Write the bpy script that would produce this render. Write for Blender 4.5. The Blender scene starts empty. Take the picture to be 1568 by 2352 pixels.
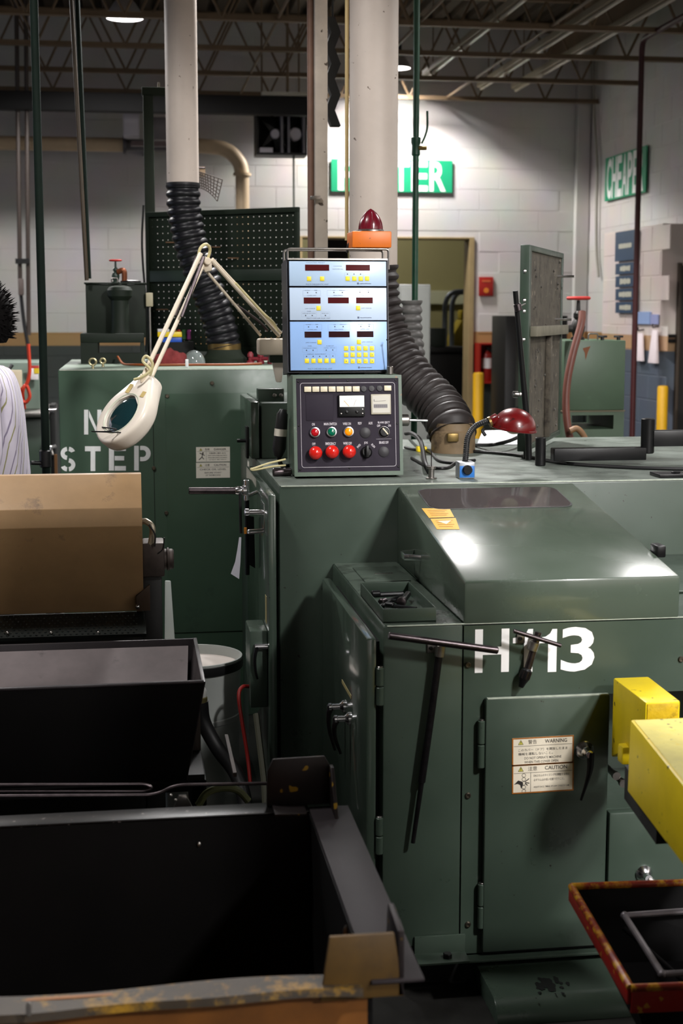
import bpy, bmesh, math, random
from mathutils import Vector, Matrix

random.seed(7)
S = bpy.context.scene
COL = S.collection

# ---------------------------------------------------------------- camera
CAM_H = 1.6
FPX = 3300.0
PITCH = math.atan(456 / FPX)
YAW = math.atan(484 / FPX * math.cos(PITCH))
cam_data = bpy.data.cameras.new('camera')
cam_data.sensor_fit = 'VERTICAL'
cam_data.sensor_height = 36.0
cam_data.sensor_width = 24.0
cam_data.lens = FPX / 2352 * 36.0
cam_data.clip_end = 100
cam_data.dof.use_dof = True
cam_data.dof.focus_distance = 4.1
cam_data.dof.aperture_fstop = 5.0
cam = bpy.data.objects.new('camera', cam_data)
cam.location = (0, 0, CAM_H)
cam.rotation_euler = (math.pi / 2 - PITCH, 0, -YAW)
COL.objects.link(cam)
S.camera = cam

# ---------------------------------------------------------------- world, lights, exposure
world = bpy.data.worlds.new('world')
S.world = world
world.use_nodes = True
world.node_tree.nodes['Background'].inputs[0].default_value = (0.75, 0.8, 1.0, 1)
world.node_tree.nodes['Background'].inputs[1].default_value = 0.005
S.view_settings.view_transform = 'Standard'
S.view_settings.look = 'None'
S.view_settings.exposure = 0.0
S.view_settings.gamma = 1.0
S.view_settings.use_curve_mapping = False
# the hall is lit by its high-bay lamps only: (x, y, z, watts)
LAMPS = {
    'seen': [(0.0, 10.6, 3.655, 210, 150), (2.46, 13.42, 3.83, 380, 132)],
    'hall': [(2.3, 0.3, 3.85, 950, 160), (3.0, -2.6, 3.85, 1050, 160), (-0.9, 3.6, 3.85, 260, 140), (3.3, 6.2, 3.85, 220, 140), (1.1, 7.3, 3.95, 1000, 136), (-2.0, 9.0, 3.85, 360, 155)],
}
LAMP_COL = (1.0, 0.975, 0.96)

# ---------------------------------------------------------------- helpers
CR = Vector((math.cos(YAW), -math.sin(YAW), 0))
CF = Vector((math.sin(YAW) * math.cos(PITCH), math.cos(YAW) * math.cos(PITCH), -math.sin(PITCH)))
CU = Vector((math.sin(YAW) * math.sin(PITCH), math.cos(YAW) * math.sin(PITCH), math.cos(PITCH)))


def at(px, py, Y=None, Z=None, X=None):
    """the point of a depth (or height, or side) plane of the hall that a place in the photograph shows"""
    d = CF + CR * ((px - 784) / FPX) - CU * ((py - 1176) / FPX)
    if Y is not None:
        t = Y / d.y
    elif Z is not None:
        t = (Z - CAM_H) / d.z
    else:
        t = X / d.x
    return Vector((0, 0, CAM_H)) + d * t


def px2m(n, Y):
    return n / FPX * Y * 1.02


class Geo:
    def __init__(self, v=None, f=None):
        self.v = v or []
        self.f = f or []

    def __add__(self, o):
        n = len(self.v)
        return Geo(self.v + o.v, self.f + [tuple(i + n for i in q) for q in o.f])

    def T(self, m):
        return Geo([m @ p for p in self.v], self.f)

    def move(self, d):
        d = Vector(d)
        return Geo([p + d for p in self.v], self.f)


def from_bm(bm):
    bm.verts.index_update()
    g = Geo([v.co.copy() for v in bm.verts], [tuple(v.index for v in f.verts) for f in bm.faces])
    bm.free()
    return g


def bevel_geo(g, b, seg=2, angle=30):
    bm = bmesh.new()
    vs = [bm.verts.new(p) for p in g.v]
    for q in g.f:
        try:
            bm.faces.new([vs[i] for i in q])
        except ValueError:
            pass
    bmesh.ops.recalc_face_normals(bm, faces=bm.faces)
    es = [e for e in bm.edges if len(e.link_faces) == 2 and e.calc_face_angle(0) > math.radians(angle)]
    bmesh.ops.bevel(bm, geom=es, offset=b, segments=seg, profile=0.5, affect='EDGES', clamp_overlap=True)
    return from_bm(bm)


def box(x0, x1, y0, y1, z0, z1, b=0.0, seg=2):
    x0, x1 = min(x0, x1), max(x0, x1)
    y0, y1 = min(y0, y1), max(y0, y1)
    z0, z1 = min(z0, z1), max(z0, z1)
    v = [Vector(p) for p in ((x0, y0, z0), (x1, y0, z0), (x1, y1, z0), (x0, y1, z0), (x0, y0, z1), (x1, y0, z1), (x1, y1, z1), (x0, y1, z1))]
    f = [(0, 3, 2, 1), (4, 5, 6, 7), (0, 1, 5, 4), (1, 2, 6, 5), (2, 3, 7, 6), (3, 0, 4, 7)]
    g = Geo(v, f)
    if b:
        g = bevel_geo(g, min(b, 0.45 * min(x1 - x0, y1 - y0, z1 - z0)), seg)
    return g


def cbox(c, sx, sy, sz, b=0.0):
    return box(c[0] - sx / 2, c[0] + sx / 2, c[1] - sy / 2, c[1] + sy / 2, c[2] - sz / 2, c[2] + sz / 2, b)


def hexa(p, b=0.0):
    """box from 8 corners: bottom four, then top four, same order"""
    g = Geo([Vector(q) for q in p], [(0, 3, 2, 1), (4, 5, 6, 7), (0, 1, 5, 4), (1, 2, 6, 5), (2, 3, 7, 6), (3, 0, 4, 7)])
    return bevel_geo(g, b) if b else g


def axis_frame(d):
    d = Vector(d).normalized()
    a = Vector((0, 0, 1)) if abs(d.z) < 0.9 else Vector((1, 0, 0))
    u = a.cross(d).normalized()
    return u, d.cross(u), d


def lathe(prof, o=(0, 0, 0), axis=(0, 0, 1), seg=24, cap=True):
    """revolve (radius, height) pairs about an axis"""
    u, w, d = axis_frame(axis)
    o = Vector(o)
    v, f = [], []
    for r, h in prof:
        for k in range(seg):
            a = 2 * math.pi * k / seg
            v.append(o + d * h + (u * math.cos(a) + w * math.sin(a)) * max(r, 1e-5))
    for i in range(len(prof) - 1):
        for k in range(seg):
            k2 = (k + 1) % seg
            f.append((i * seg + k, i * seg + k2, (i + 1) * seg + k2, (i + 1) * seg + k))
    if cap:
        f.append(tuple(range(seg - 1, -1, -1)))
        f.append(tuple((len(prof) - 1) * seg + k for k in range(seg)))
    return Geo(v, f)


def cyl(p0, p1, r, r1=None, seg=20, b=0.0):
    p0, p1 = Vector(p0), Vector(p1)
    L = (p1 - p0).length
    r1 = r if r1 is None else r1
    if b:
        prof = [(r - b, 0), (r, b), (r1, L - b), (r1 - b, L)]
    else:
        prof = [(r, 0), (r1, L)]
    return lathe(prof, p0, p1 - p0, seg)


def spline(pts, n=12, closed=False):
    P = [Vector(p) for p in pts]
    if len(P) < 3:
        return [P[0].lerp(P[-1], i / n) for i in range(n + 1)]
    out = []
    m = len(P)
    last = m if closed else m - 1
    for i in range(last):
        p1, p2 = P[i % m], P[(i + 1) % m]
        p0 = P[(i - 1) % m] if (closed or i > 0) else p1 * 2 - p2
        p3 = P[(i + 2) % m] if (closed or i + 2 < m) else p2 * 2 - p1
        for k in range(n):
            t = k / n
            out.append(0.5 * ((2 * p1) + (p2 - p0) * t + (2 * p0 - 5 * p1 + 4 * p2 - p3) * t * t + (3 * p1 - p0 - 3 * p2 + p3) * t ** 3))
    if not closed:
        out.append(P[-1])
    return out


def sweep(path, radii, seg=12, closed=False, cap=True):
    n = len(path)
    v, f = [], []
    t0 = (path[1] - path[0]).normalized()
    u, w, _ = axis_frame(t0)
    for i in range(n):
        if closed:
            t = path[(i + 1) % n] - path[i - 1]
        else:
            t = path[min(i + 1, n - 1)] - path[max(i - 1, 0)]
        t = t.normalized() if t.length > 1e-9 else t0
        u = (u - t * u.dot(t))
        u = u.normalized() if u.length > 1e-6 else axis_frame(t)[0]
        w = t.cross(u)
        r = radii[i] if isinstance(radii, (list, tuple)) else radii
        for k in range(seg):
            a = 2 * math.pi * k / seg
            v.append(path[i] + (u * math.cos(a) + w * math.sin(a)) * r)
    m = n if closed else n - 1
    for i in range(m):
        j = (i + 1) % n
        for k in range(seg):
            k2 = (k + 1) % seg
            f.append((i * seg + k, i * seg + k2, j * seg + k2, j * seg + k))
    if cap and not closed:
        f.append(tuple(range(seg - 1, -1, -1)))
        f.append(tuple((n - 1) * seg + k for k in range(seg)))
    return Geo(v, f)


def tube(pts, r, seg=10, n=10, smooth=True, closed=False):
    path = spline(pts, n, closed) if smooth else [Vector(p) for p in pts]
    return sweep(path, r, seg, closed)


def rod(pts, r, seg=10, bend=0.02):
    """straight runs joined by rounded corners"""
    P = [Vector(p) for p in pts]
    path = [P[0]]
    for i in range(1, len(P) - 1):
        a = P[i] + (P[i - 1] - P[i]).normalized() * min(bend, (P[i - 1] - P[i]).length * 0.45)
        b = P[i] + (P[i + 1] - P[i]).normalized() * min(bend, (P[i + 1] - P[i]).length * 0.45)
        for k in range(6):
            t = k / 5
            path.append(a * (1 - t) ** 2 + P[i] * 2 * t * (1 - t) + b * t * t)
    path.append(P[-1])
    return sweep(path, r, seg)


def hose(pts, r, pitch, depth, seg=28, r_end=None):
    """a corrugated hose: ring after ring along a curve"""
    path = spline(pts, 40)
    L = [0.0]
    for a, b in zip(path, path[1:]):
        L.append(L[-1] + (b - a).length)
    tot = L[-1]
    n = int(tot / pitch) * 6
    out, rad = [], []
    j = 0
    for i in range(n + 1):
        s = tot * i / n
        while j < len(L) - 2 and L[j + 1] < s:
            j += 1
        t = (s - L[j]) / max(L[j + 1] - L[j], 1e-9)
        out.append(path[j].lerp(path[j + 1], min(max(t, 0), 1)))
        ph = (i % 6) / 6
        k = 1.0 if ph < 0.2 else (0.75 if ph < 0.4 else (0.1 if ph < 0.75 else 0.6))
        rr = r if r_end is None else r + (r_end - r) * s / tot
        rad.append(rr - depth + depth * k + 0.02 * depth * random.uniform(-1, 1))
    return sweep(out, rad, seg)


def prism(poly, axis, d0, d1, b=0.0):
    """extrude a 2-D outline; axis 'x': outline is (y,z); 'y': (x,z); 'z': (x,y)"""
    def P(a, c, d):
        return Vector({'x': (d, a, c), 'y': (a, d, c), 'z': (a, c, d)}[axis])
    n = len(poly)
    v = [P(a, c, d0) for a, c in poly] + [P(a, c, d1) for a, c in poly]
    f = [tuple(range(n - 1, -1, -1)), tuple(range(n, 2 * n))]
    f += [(i, (i + 1) % n, n + (i + 1) % n, n + i) for i in range(n)]
    g = Geo(v, f)
    return bevel_geo(g, b) if b else g


def plate(pts, th, b=0.0):
    """flat plate: outline in space, thickened along its normal away from the viewer"""
    P = [Vector(p) for p in pts]
    nrm = (P[1] - P[0]).cross(P[2] - P[0]).normalized()
    if nrm.dot(P[0] - Vector((0, 0, CAM_H))) < 0:
        nrm = -nrm
    n = len(P)
    v = P + [p + nrm * th for p in P]
    f = [tuple(range(n)), tuple(range(2 * n - 1, n - 1, -1))] + [(i, n + i, n + (i + 1) % n, (i + 1) % n) for i in range(n)]
    g = Geo(v, f)
    return bevel_geo(g, b) if b else g


def ball(c, rx, ry=None, rz=None, seg=20, rings=12):
    ry = rx if ry is None else ry
    rz = rx if rz is None else rz
    prof = [(math.sin(math.pi * i / rings), -math.cos(math.pi * i / rings)) for i in range(rings + 1)]
    g = lathe(prof, seg=seg, cap=False)
    c = Vector(c)
    return Geo([Vector((p.x * rx, p.y * ry, p.z * rz)) + c for p in g.v], g.f)


def rrect(w, h, r, n=5):
    out = []
    for cx, cy, a0 in ((w / 2 - r, h / 2 - r, 0), (-w / 2 + r, h / 2 - r, 90), (-w / 2 + r, -h / 2 + r, 180), (w / 2 - r, -h / 2 + r, 270)):
        for k in range(n + 1):
            a = math.radians(a0 + 90 * k / n)
            out.append((cx + r * math.cos(a), cy + r * math.sin(a)))
    return out


def ring2d(outer, inner, axis='y', d0=0, d1=0.001):
    """a flat frame between two outlines of the same point count"""
    n = len(outer)
    def P(a, c, d):
        return Vector({'x': (d, a, c), 'y': (a, d, c), 'z': (a, c, d)}[axis])
    v = [P(*p, d0) for p in outer] + [P(*p, d0) for p in inner] + [P(*p, d1) for p in outer] + [P(*p, d1) for p in inner]
    f = []
    for i in range(n):
        j = (i + 1) % n
        f += [(i, j, n + j, n + i), (2 * n + i, 3 * n + i, 3 * n + j, 2 * n + j), (i, 2 * n + i, 2 * n + j, j), (n + i, n + j, 3 * n + j, 3 * n + i)]
    return Geo(v, f)


def frame(o, right=(1, 0, 0), up=(0, 0, 1)):
    """local axes: x along right, z along up, y into the surface (so -y stands proud)"""
    r = Vector(right).normalized()
    u = Vector(up)
    u = (u - r * u.dot(r)).normalized()
    n = u.cross(r)
    m = Matrix.Identity(4)
    for i in range(3):
        m[i][0], m[i][1], m[i][2], m[i][3] = r[i], n[i], u[i], o[i]
    return m


TEXTS = {}


def text(s, h, bold=0.0, wide=1.0, spacing=1.0, lines=None, w=None):
    """flat lettering, cap height h (and width w), centred, in local x-z at y=0"""
    key = (s, bold, spacing)
    if key not in TEXTS:
        cu = bpy.data.curves.new('t', 'FONT')
        cu.body = s
        cu.size = 1.0
        cu.offset = bold
        cu.space_character = spacing
        cu.resolution_u = 3
        cu.align_x = 'LEFT'
        ob = bpy.data.objects.new('t', cu)
        me = ob.to_mesh()
        g = Geo([Vector((q.co.x, 0, q.co.y)) for q in me.vertices], [tuple(p.vertices) for p in me.polygons])
        ob.to_mesh_clear()
        bpy.data.objects.remove(ob)
        bpy.data.curves.remove(cu)
        TEXTS[key] = g
    g = TEXTS[key]
    if not g.v:
        return g
    xs = [p.x for p in g.v]
    zs = [p.z for p in g.v]
    k = h / max(max(zs) - min(zs), 1e-6)
    kx = k * wide if w is None else w / max(max(xs) - min(xs), 1e-6)
    cx, cz = (max(xs) + min(xs)) / 2, (max(zs) + min(zs)) / 2
    return Geo([Vector(((p.x - cx) * kx, 0, (p.z - cz) * k)) for p in g.v], g.f)


def mesh_of(name, g, mat, off=(0, 0, 0), smooth=35):
    me = bpy.data.meshes.new(name)
    o = Vector(off)
    me.from_pydata([tuple(p - o) for p in g.v], [], g.f)
    bm = bmesh.new()
    bm.from_mesh(me)
    bmesh.ops.recalc_face_normals(bm, faces=bm.faces)
    bm.to_mesh(me)
    bm.free()
    if smooth:
        me.shade_smooth()
        me.set_sharp_from_angle(angle=math.radians(smooth))
    if mat:
        me.materials.append(mat)
    return me


def tag(o, label=None, cat=None, group=None, kind=None):
    if label:
        o['label'] = label
    if cat:
        o['category'] = cat
    if group:
        o['group'] = group
    if kind:
        o['kind'] = kind
    return o


def thing(name, label, cat, base, group=None, kind=None):
    o = bpy.data.objects.new(name, None)
    o.empty_display_size = 0.05
    o.location = Vector(base)
    COL.objects.link(o)
    o['base'] = tuple(base)
    return tag(o, label, cat, group, kind)


def world_base(o):
    p = Vector((0, 0, 0))
    while o:
        p += Vector(o.location)
        o = o.parent
    return p


def part(root, name, g, mat, label=None, kind=None, smooth=35):
    """one mesh, given in hall coordinates, under its thing or part"""
    b = world_base(root)
    o = bpy.data.objects.new(name, mesh_of(name, g, mat, b, smooth))
    o.parent = root
    COL.objects.link(o)
    return tag(o, label, None, None, kind)


def solo(name, label, cat, g, mat, group=None, kind=None, smooth=35):
    """a thing that is one mesh; its origin sits at its base"""
    xs = [p.x for p in g.v]
    ys = [p.y for p in g.v]
    zs = [p.z for p in g.v]
    b = Vector(((min(xs) + max(xs)) / 2, (min(ys) + max(ys)) / 2, min(zs)))
    o = bpy.data.objects.new(name, mesh_of(name, g, mat, b, smooth))
    o.location = b
    COL.objects.link(o)
    return tag(o, label, cat, group, kind)


def clone(o, parent, loc, rot=None, name=None):
    c = o.copy()
    c.parent = parent
    c.location = loc
    if rot:
        c.rotation_euler = rot
    COL.objects.link(c)
    return c


# ---------------------------------------------------------------- materials
def lin(r, g, b):
    return tuple(((c / 255) / 12.92 if c / 255 <= 0.04045 else ((c / 255 + 0.055) / 1.055) ** 2.4) for c in (r, g, b)) + (1,)


MATS = {}


def mat(name, col, rough=0.5, metal=0.0, var=0.0, scale=6.0, stain=None, stain_amt=0.0, stain_scale=9.0, bump=0.0, bump_scale=120.0,
        emit=None, emit_s=0.0, spec=0.5, trans=0.0, coat=0.0, ior=1.45, rvar=0.0, rscale=5.0, chips=None, chip_scale=60.0, chip_at=0.72):
    """painted or bare surface: colour with drifting tone, stains, small chips, uneven gloss and fine relief"""
    if name in MATS:
        return MATS[name]
    m = bpy.data.materials.new(name)
    m.use_nodes = True
    nt = m.node_tree
    N, L = nt.nodes, nt.links
    b = N['Principled BSDF']
    b.inputs['Roughness'].default_value = rough
    b.inputs['Metallic'].default_value = metal
    b.inputs['IOR'].default_value = ior
    b.inputs['Coat Weight'].default_value = coat
    b.inputs['Specular IOR Level'].default_value = spec
    b.inputs['Coat Roughness'].default_value = 0.08
    b.inputs['Transmission Weight'].default_value = trans
    geo = N.new('ShaderNodeNewGeometry')
    pos = geo.outputs['Position']

    def noise(sc, detail=4, rgh=0.6):
        n = N.new('ShaderNodeTexNoise')
        n.inputs['Scale'].default_value = sc
        n.inputs['Detail'].default_value = detail
        n.inputs['Roughness'].default_value = rgh
        L.new(pos, n.inputs['Vector'])
        return n.outputs['Fac']

    def ramp(src, a, c):
        r = N.new('ShaderNodeMapRange')
        r.inputs['From Min'].default_value = a
        r.inputs['From Max'].default_value = c
        L.new(src, r.inputs['Value'])
        return r.outputs['Result']

    def mix(fac, c1, c2):
        x = N.new('ShaderNodeMix')
        x.data_type = 'RGBA'
        if hasattr(fac, 'links'):
            L.new(fac, x.inputs[0])
        else:
            x.inputs[0].default_value = fac
        for i, c in ((6, c1), (7, c2)):
            if hasattr(c, 'links'):
                L.new(c, x.inputs[i])
            else:
                x.inputs[i].default_value = c
        return x.outputs[2]

    out = col
    if var:
        d = tuple(c * (1 - var) for c in col[:3]) + (1,)
        e = tuple(min(1, c * (1 + var)) for c in col[:3]) + (1,)
        out = mix(ramp(noise(scale), 0.3, 0.7), d, e)
    if stain:
        out = mix(ramp(noise(stain_scale, 7, 0.7), 0.62 - stain_amt * 0.3, 0.78 - stain_amt * 0.3), out, stain)
    if chips:
        out = mix(ramp(noise(chip_scale, 2, 0.5), chip_at, chip_at + 0.03), out, chips)
    if hasattr(out, 'links'):
        L.new(out, b.inputs['Base Color'])
    else:
        b.inputs['Base Color'].default_value = out
    if rvar:
        r = ramp(noise(rscale, 6, 0.65), 0.3, 0.7)
        k = N.new('ShaderNodeMapRange')
        k.inputs['To Min'].default_value = max(0.02, rough - rvar)
        k.inputs['To Max'].default_value = min(1, rough + rvar)
        L.new(r, k.inputs['Value'])
        L.new(k.outputs['Result'], b.inputs['Roughness'])
    if bump:
        bp = N.new('ShaderNodeBump')
        bp.inputs['Strength'].default_value = bump
        bp.inputs['Distance'].default_value = 0.003
        L.new(noise(bump_scale, 5), bp.inputs['Height'])
        L.new(bp.outputs['Normal'], b.inputs['Normal'])
    if emit:
        b.inputs['Emission Color'].default_value = emit
        b.inputs['Emission Strength'].default_value = emit_s
    MATS[name] = m
    return m


GREEN = lin(60, 73, 63)
DGREEN = lin(44, 58, 47)
m_green = mat('machine green paint', GREEN, 0.36, var=0.10, scale=3.5, stain=lin(44, 54, 46), stain_amt=-0.05, stain_scale=5, rvar=0.1, rscale=7, chips=lin(30, 26, 22), chip_scale=70, chip_at=0.735, bump=0.03)
m_green_top = mat('worn green top', lin(102, 110, 103), 0.42, var=0.2, scale=9, stain=lin(56, 58, 54), stain_amt=0.1, stain_scale=7, rvar=0.16, rscale=9, chips=lin(150, 150, 140), chip_scale=90, chip_at=0.7)
m_hood = mat('hood green enamel', lin(73, 84, 73), 0.24, var=0.04, scale=3, rvar=0.06, rscale=3, coat=0.3)
m_gloss = mat('glossy door paint', GREEN, 0.3, var=0.08, scale=3.5, chips=lin(30, 26, 22), chip_scale=70, chip_at=0.735, coat=1.0)
m_shelf = mat('oily green shelf', lin(78, 88, 79), 0.22, var=0.2, scale=8, stain=lin(30, 31, 29), stain_amt=0.38, stain_scale=8, rvar=0.12)
m_edge = mat('worn bright edge', lin(176, 184, 170), 0.4, var=0.2, scale=60)
m_dgreen = mat('dark green paint', DGREEN, 0.42, var=0.12, scale=3, stain=lin(34, 44, 36), stain_amt=0.0, stain_scale=4, rvar=0.1)
m_ddgreen = mat('very dark green paint', lin(26, 34, 24), 0.7, spec=0.25, var=0.15, scale=6)
m_polegreen = mat('pole green paint', lin(6, 20, 13), 0.75, var=0.2, scale=20, spec=0.2)
m_pipegreen = mat('pipe green paint', lin(8, 58, 38), 0.4, var=0.18, scale=20)
m_white = mat('white print', lin(246, 244, 242), 0.6)
m_black = mat('black rubber', lin(20, 20, 21), 0.45)
m_blackgloss = mat('black enamel', lin(12, 12, 13), 0.4, spec=0.35)
m_dark = mat('matt black', lin(10, 11, 10), 0.8)
m_chrome = mat('chrome', lin(235, 235, 238), 0.2, 1.0)
m_steel = mat('bare steel', lin(150, 146, 142), 0.35, 1.0, var=0.15, scale=40)
m_dsteel = mat('blued steel', lin(86, 78, 80), 0.36, 1.0, var=0.25, scale=50)
m_screw = mat('screw steel', lin(120, 112, 100), 0.4, 1.0)
m_cream = mat('cream enamel', lin(222, 208, 186), 0.4, var=0.06, scale=12)
m_creamw = mat('white enamel', lin(232, 222, 208), 0.3)
m_pipe = mat('white duct paint', lin(181, 169, 159), 0.55, var=0.05, scale=8, chips=lin(90, 76, 64), chip_scale=38, chip_at=0.715, bump=0.1, bump_scale=60)
m_yellow = mat('yellow paint', lin(228, 200, 12), 0.45, var=0.07, scale=10, chips=lin(50, 40, 30), chip_scale=45, chip_at=0.7)
m_yellowpale = mat('worn pale yellow paint', lin(214, 200, 104), 0.5, var=0.08, scale=25, stain=lin(222, 190, 30), stain_amt=0.1, stain_scale=18, chips=lin(70, 60, 46), chip_scale=60, chip_at=0.69, bump=0.5, bump_scale=70)
m_red = mat('red button plastic', lin(206, 32, 24), 0.25, coat=0.5)

# ================================================================ the hall
WALL_Y = 14.0
WALL_X = 4.49
ROOF_Z = 4.34


def wall_material(name, white, tan, low, rough=0.5):
    """block paint: white above, a tan band, dark below, by height above the floor"""
    m = bpy.data.materials.new(name)
    m.use_nodes = True
    nt = m.node_tree
    N, L = nt.nodes, nt.links
    b = N['Principled BSDF']
    geo = N.new('ShaderNodeNewGeometry')
    sep = N.new('ShaderNodeSeparateXYZ')
    L.new(geo.outputs['Position'], sep.inputs[0])
    cr = N.new('ShaderNodeValToRGB')
    cr.color_ramp.interpolation = 'CONSTANT'
    mr = N.new('ShaderNodeMapRange')
    mr.inputs['From Max'].default_value = 4.0
    L.new(sep.outputs['Z'], mr.inputs['Value'])
    L.new(mr.outputs['Result'], cr.inputs[0])
    e = cr.color_ramp.elements
    e[0].position, e[0].color = 0.0, low
    e[1].position, e[1].color = 1.286 / 4, tan
    e2 = e.new(1.412 / 4)
    e2.color = white
    nz = N.new('ShaderNodeTexNoise')
    nz.inputs['Scale'].default_value = 2.5
    nz.inputs['Detail'].default_value = 5
    L.new(geo.outputs['Position'], nz.inputs['Vector'])
    mx = N.new('ShaderNodeMix')
    mx.data_type = 'RGBA'
    mx.blend_type = 'MULTIPLY'
    mx.inputs[0].default_value = 0.25
    L.new(cr.outputs[0], mx.inputs[6])
    L.new(nz.outputs['Color'], mx.inputs[7])
    L.new(mx.outputs[2], b.inputs['Base Color'])
    b.inputs['Roughness'].default_value = rough
    bp = N.new('ShaderNodeBump')
    bp.inputs['Strength'].default_value = 0.25
    bp.inputs['Distance'].default_value = 0.004
    n2 = N.new('ShaderNodeTexNoise')
    n2.inputs['Scale'].default_value = 45
    L.new(geo.outputs['Position'], n2.inputs['Vector'])
    L.new(n2.outputs['Fac'], bp.inputs['Height'])
    L.new(bp.outputs['Normal'], b.inputs['Normal'])
    return m


m_wall = wall_material('painted block wall', lin(204, 200, 196), lin(170, 132, 84), lin(56, 62, 58))
m_office = wall_material('office block with blue sheen', lin(226, 212, 204), lin(196, 158, 120), lin(92, 100, 112), 0.35)  # blue-grey lower tone paints in the cool sheen on the block
m_floor = mat('concrete floor', lin(36, 35, 33), 0.45, var=0.2, scale=1.5, stain=lin(36, 34, 32), stain_amt=0.2, stain_scale=2.5, rvar=0.15, bump=0.1)
m_deck = mat('roof deck paint', lin(70, 60, 46), 0.7, var=0.1, scale=2)
m_joist = mat('roof steel paint', lin(112, 92, 68), 0.6, var=0.15, scale=5)
m_olive = mat('olive room wall', lin(160, 152, 104), 0.6, var=0.05, scale=1.5)


def structure(name, g, m, smooth=0):
    o = bpy.data.objects.new(name, mesh_of(name, g, m, (0, 0, 0), smooth))
    COL.objects.link(o)
    o['kind'] = 'structure'
    return o


structure('floor', box(-7, 6.5, -4, 22, -0.15, 0), m_floor)

# back wall: slab with the doorway cut out, blocks proud of the joints
DX0, DX1, DZ = 1.6, 3.35, 2.34
poly = [(-7, 0), (DX0, 0), (DX0, DZ), (DX1, DZ), (DX1, 0), (WALL_X + 0.2, 0), (WALL_X + 0.2, ROOF_Z), (-7, ROOF_Z)]
wall_back = structure('wall_back', prism(poly, 'y', WALL_Y + 0.006, WALL_Y + 0.2), m_wall)
BW, BH = 0.4, 0.2
blk = mesh_of('block', box(-BW / 2 + 0.002, BW / 2 - 0.002, 0.003, 0.012, -BH / 2 + 0.002, BH / 2 - 0.002, 0.002, 1), m_wall, smooth=0)


def lay_blocks(wall, o, along, into, u0, u1, z0, z1, mesh, skip=None):
    """running bond of blocks on one wall face, from u0 to u1 along it"""
    k = 0
    z = z0
    ang = math.atan2(along[1], along[0])
    while z < z1 - 0.05:
        u = u0 + (BW / 2 if k % 2 else 0)
        while u < u1 - 0.15:
            p = Vector(o) + Vector(along) * (u + BW / 2)
            p.z = z + BH / 2
            if not (skip and skip(u, u + BW, z, z + BH)):
                b = bpy.data.objects.new('block', mesh)
                b.location = p
                b.rotation_euler = (0, 0, ang)
                b.parent = wall
                COL.objects.link(b)
            u += BW
        z += BH
        k += 1


lay_blocks(wall_back, (0, WALL_Y, 0), (1, 0, 0), None, -1.6, WALL_X, 0.8, 4.2, blk,
           lambda a, b, c, d: (b > DX0 and a < DX1 and c < DZ) or b > WALL_X + 0.02)
wall_right = structure('wall_right', box(WALL_X + 0.006, WALL_X + 0.2, -4, WALL_Y, 0, ROOF_Z), m_wall)
lay_blocks(wall_right, (WALL_X, 0, 0), (0, -1, 0), None, -WALL_Y, -9.8, 1.4, 4.2, blk)
structure('wall_left', prism([(-4, 0), (6.2, 0), (6.2, 3.0), (9.4, 3.0), (9.4, 0), (WALL_Y, 0), (WALL_Y, ROOF_Z), (-4, ROOF_Z)], 'x', -7, -6.8), m_wall)
structure('wall_front', box(-7, 6.5, -4.2, -4, 0, ROOF_Z), m_wall)

# low office block standing out from the side wall
OX, OY0, OY1, OZ = 4.2, 11.15, 12.6, 2.31
office = structure('wall_office', box(OX + 0.006, WALL_X - 0.002, OY0 + 0.006, OY1, 0, OZ), m_office)
oblk = mesh_of('block', box(-BW / 2 + 0.003, BW / 2 - 0.003, 0.002, 0.012, -BH / 2 + 0.003, BH / 2 - 0.003, 0.003, 1), m_office, smooth=0)
lay_blocks(office, (OX, 0, 0), (0, -1, 0), None, -OY1 + 0.02, -OY0, 0.1, OZ, oblk)
lay_blocks(office, (0, OY0, 0), (1, 0, 0), None, OX, WALL_X, 0.1, OZ, oblk, lambda a, b, c, d: b > WALL_X)
d2 = structure('door_2', box(4.36, 4.478, OY0 - 0.04, OY0, 0.02, 1.98, 0.004), mat('dark door paint', lin(24, 22, 20), 0.5))
part(d2, 'door_frame', box(4.335, 4.36, OY0 - 0.05, OY0 + 0.002, 0.0, 2.0, 0.003), mat('door frame paint', lin(58, 48, 38), 0.5))

# doorway trim, and the room behind it
m_trim = mat('door trim paint', lin(150, 130, 92), 0.5, var=0.1)
d1 = structure('door_1', box(DX1 - 0.05, DX1, WALL_Y - 0.02, WALL_Y + 0.22, 0, DZ, 0.004), m_trim)
part(d1, 'frame_side', box(DX0, DX0 + 0.05, WALL_Y - 0.02, WALL_Y + 0.22, 0, DZ, 0.004), m_trim)
part(d1, 'frame_head', box(DX0 + 0.05, DX1 - 0.05, WALL_Y - 0.02, WALL_Y + 0.22, DZ - 0.02, DZ, 0.004), m_trim)
structure('wall_room', box(0.5, 5.5, 19.0, 19.2, 0, ROOF_Z), m_olive)
structure('wall_room_side', box(5.3, 5.5, WALL_Y + 0.2, 19.0, 0, ROOF_Z), m_olive)
structure('trim_1', box(0.5, 5.3, 18.9, 19.0, 1.72, 1.9, 0.01), mat('room rail paint', lin(206, 206, 170), 0.5))

# corner pilaster with a conduit
structure('trim_2', box(WALL_X - 0.14, WALL_X - 0.002, WALL_Y - 0.08, WALL_Y - 0.002, 0, 4.25, 0.01), m_wall)

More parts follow.
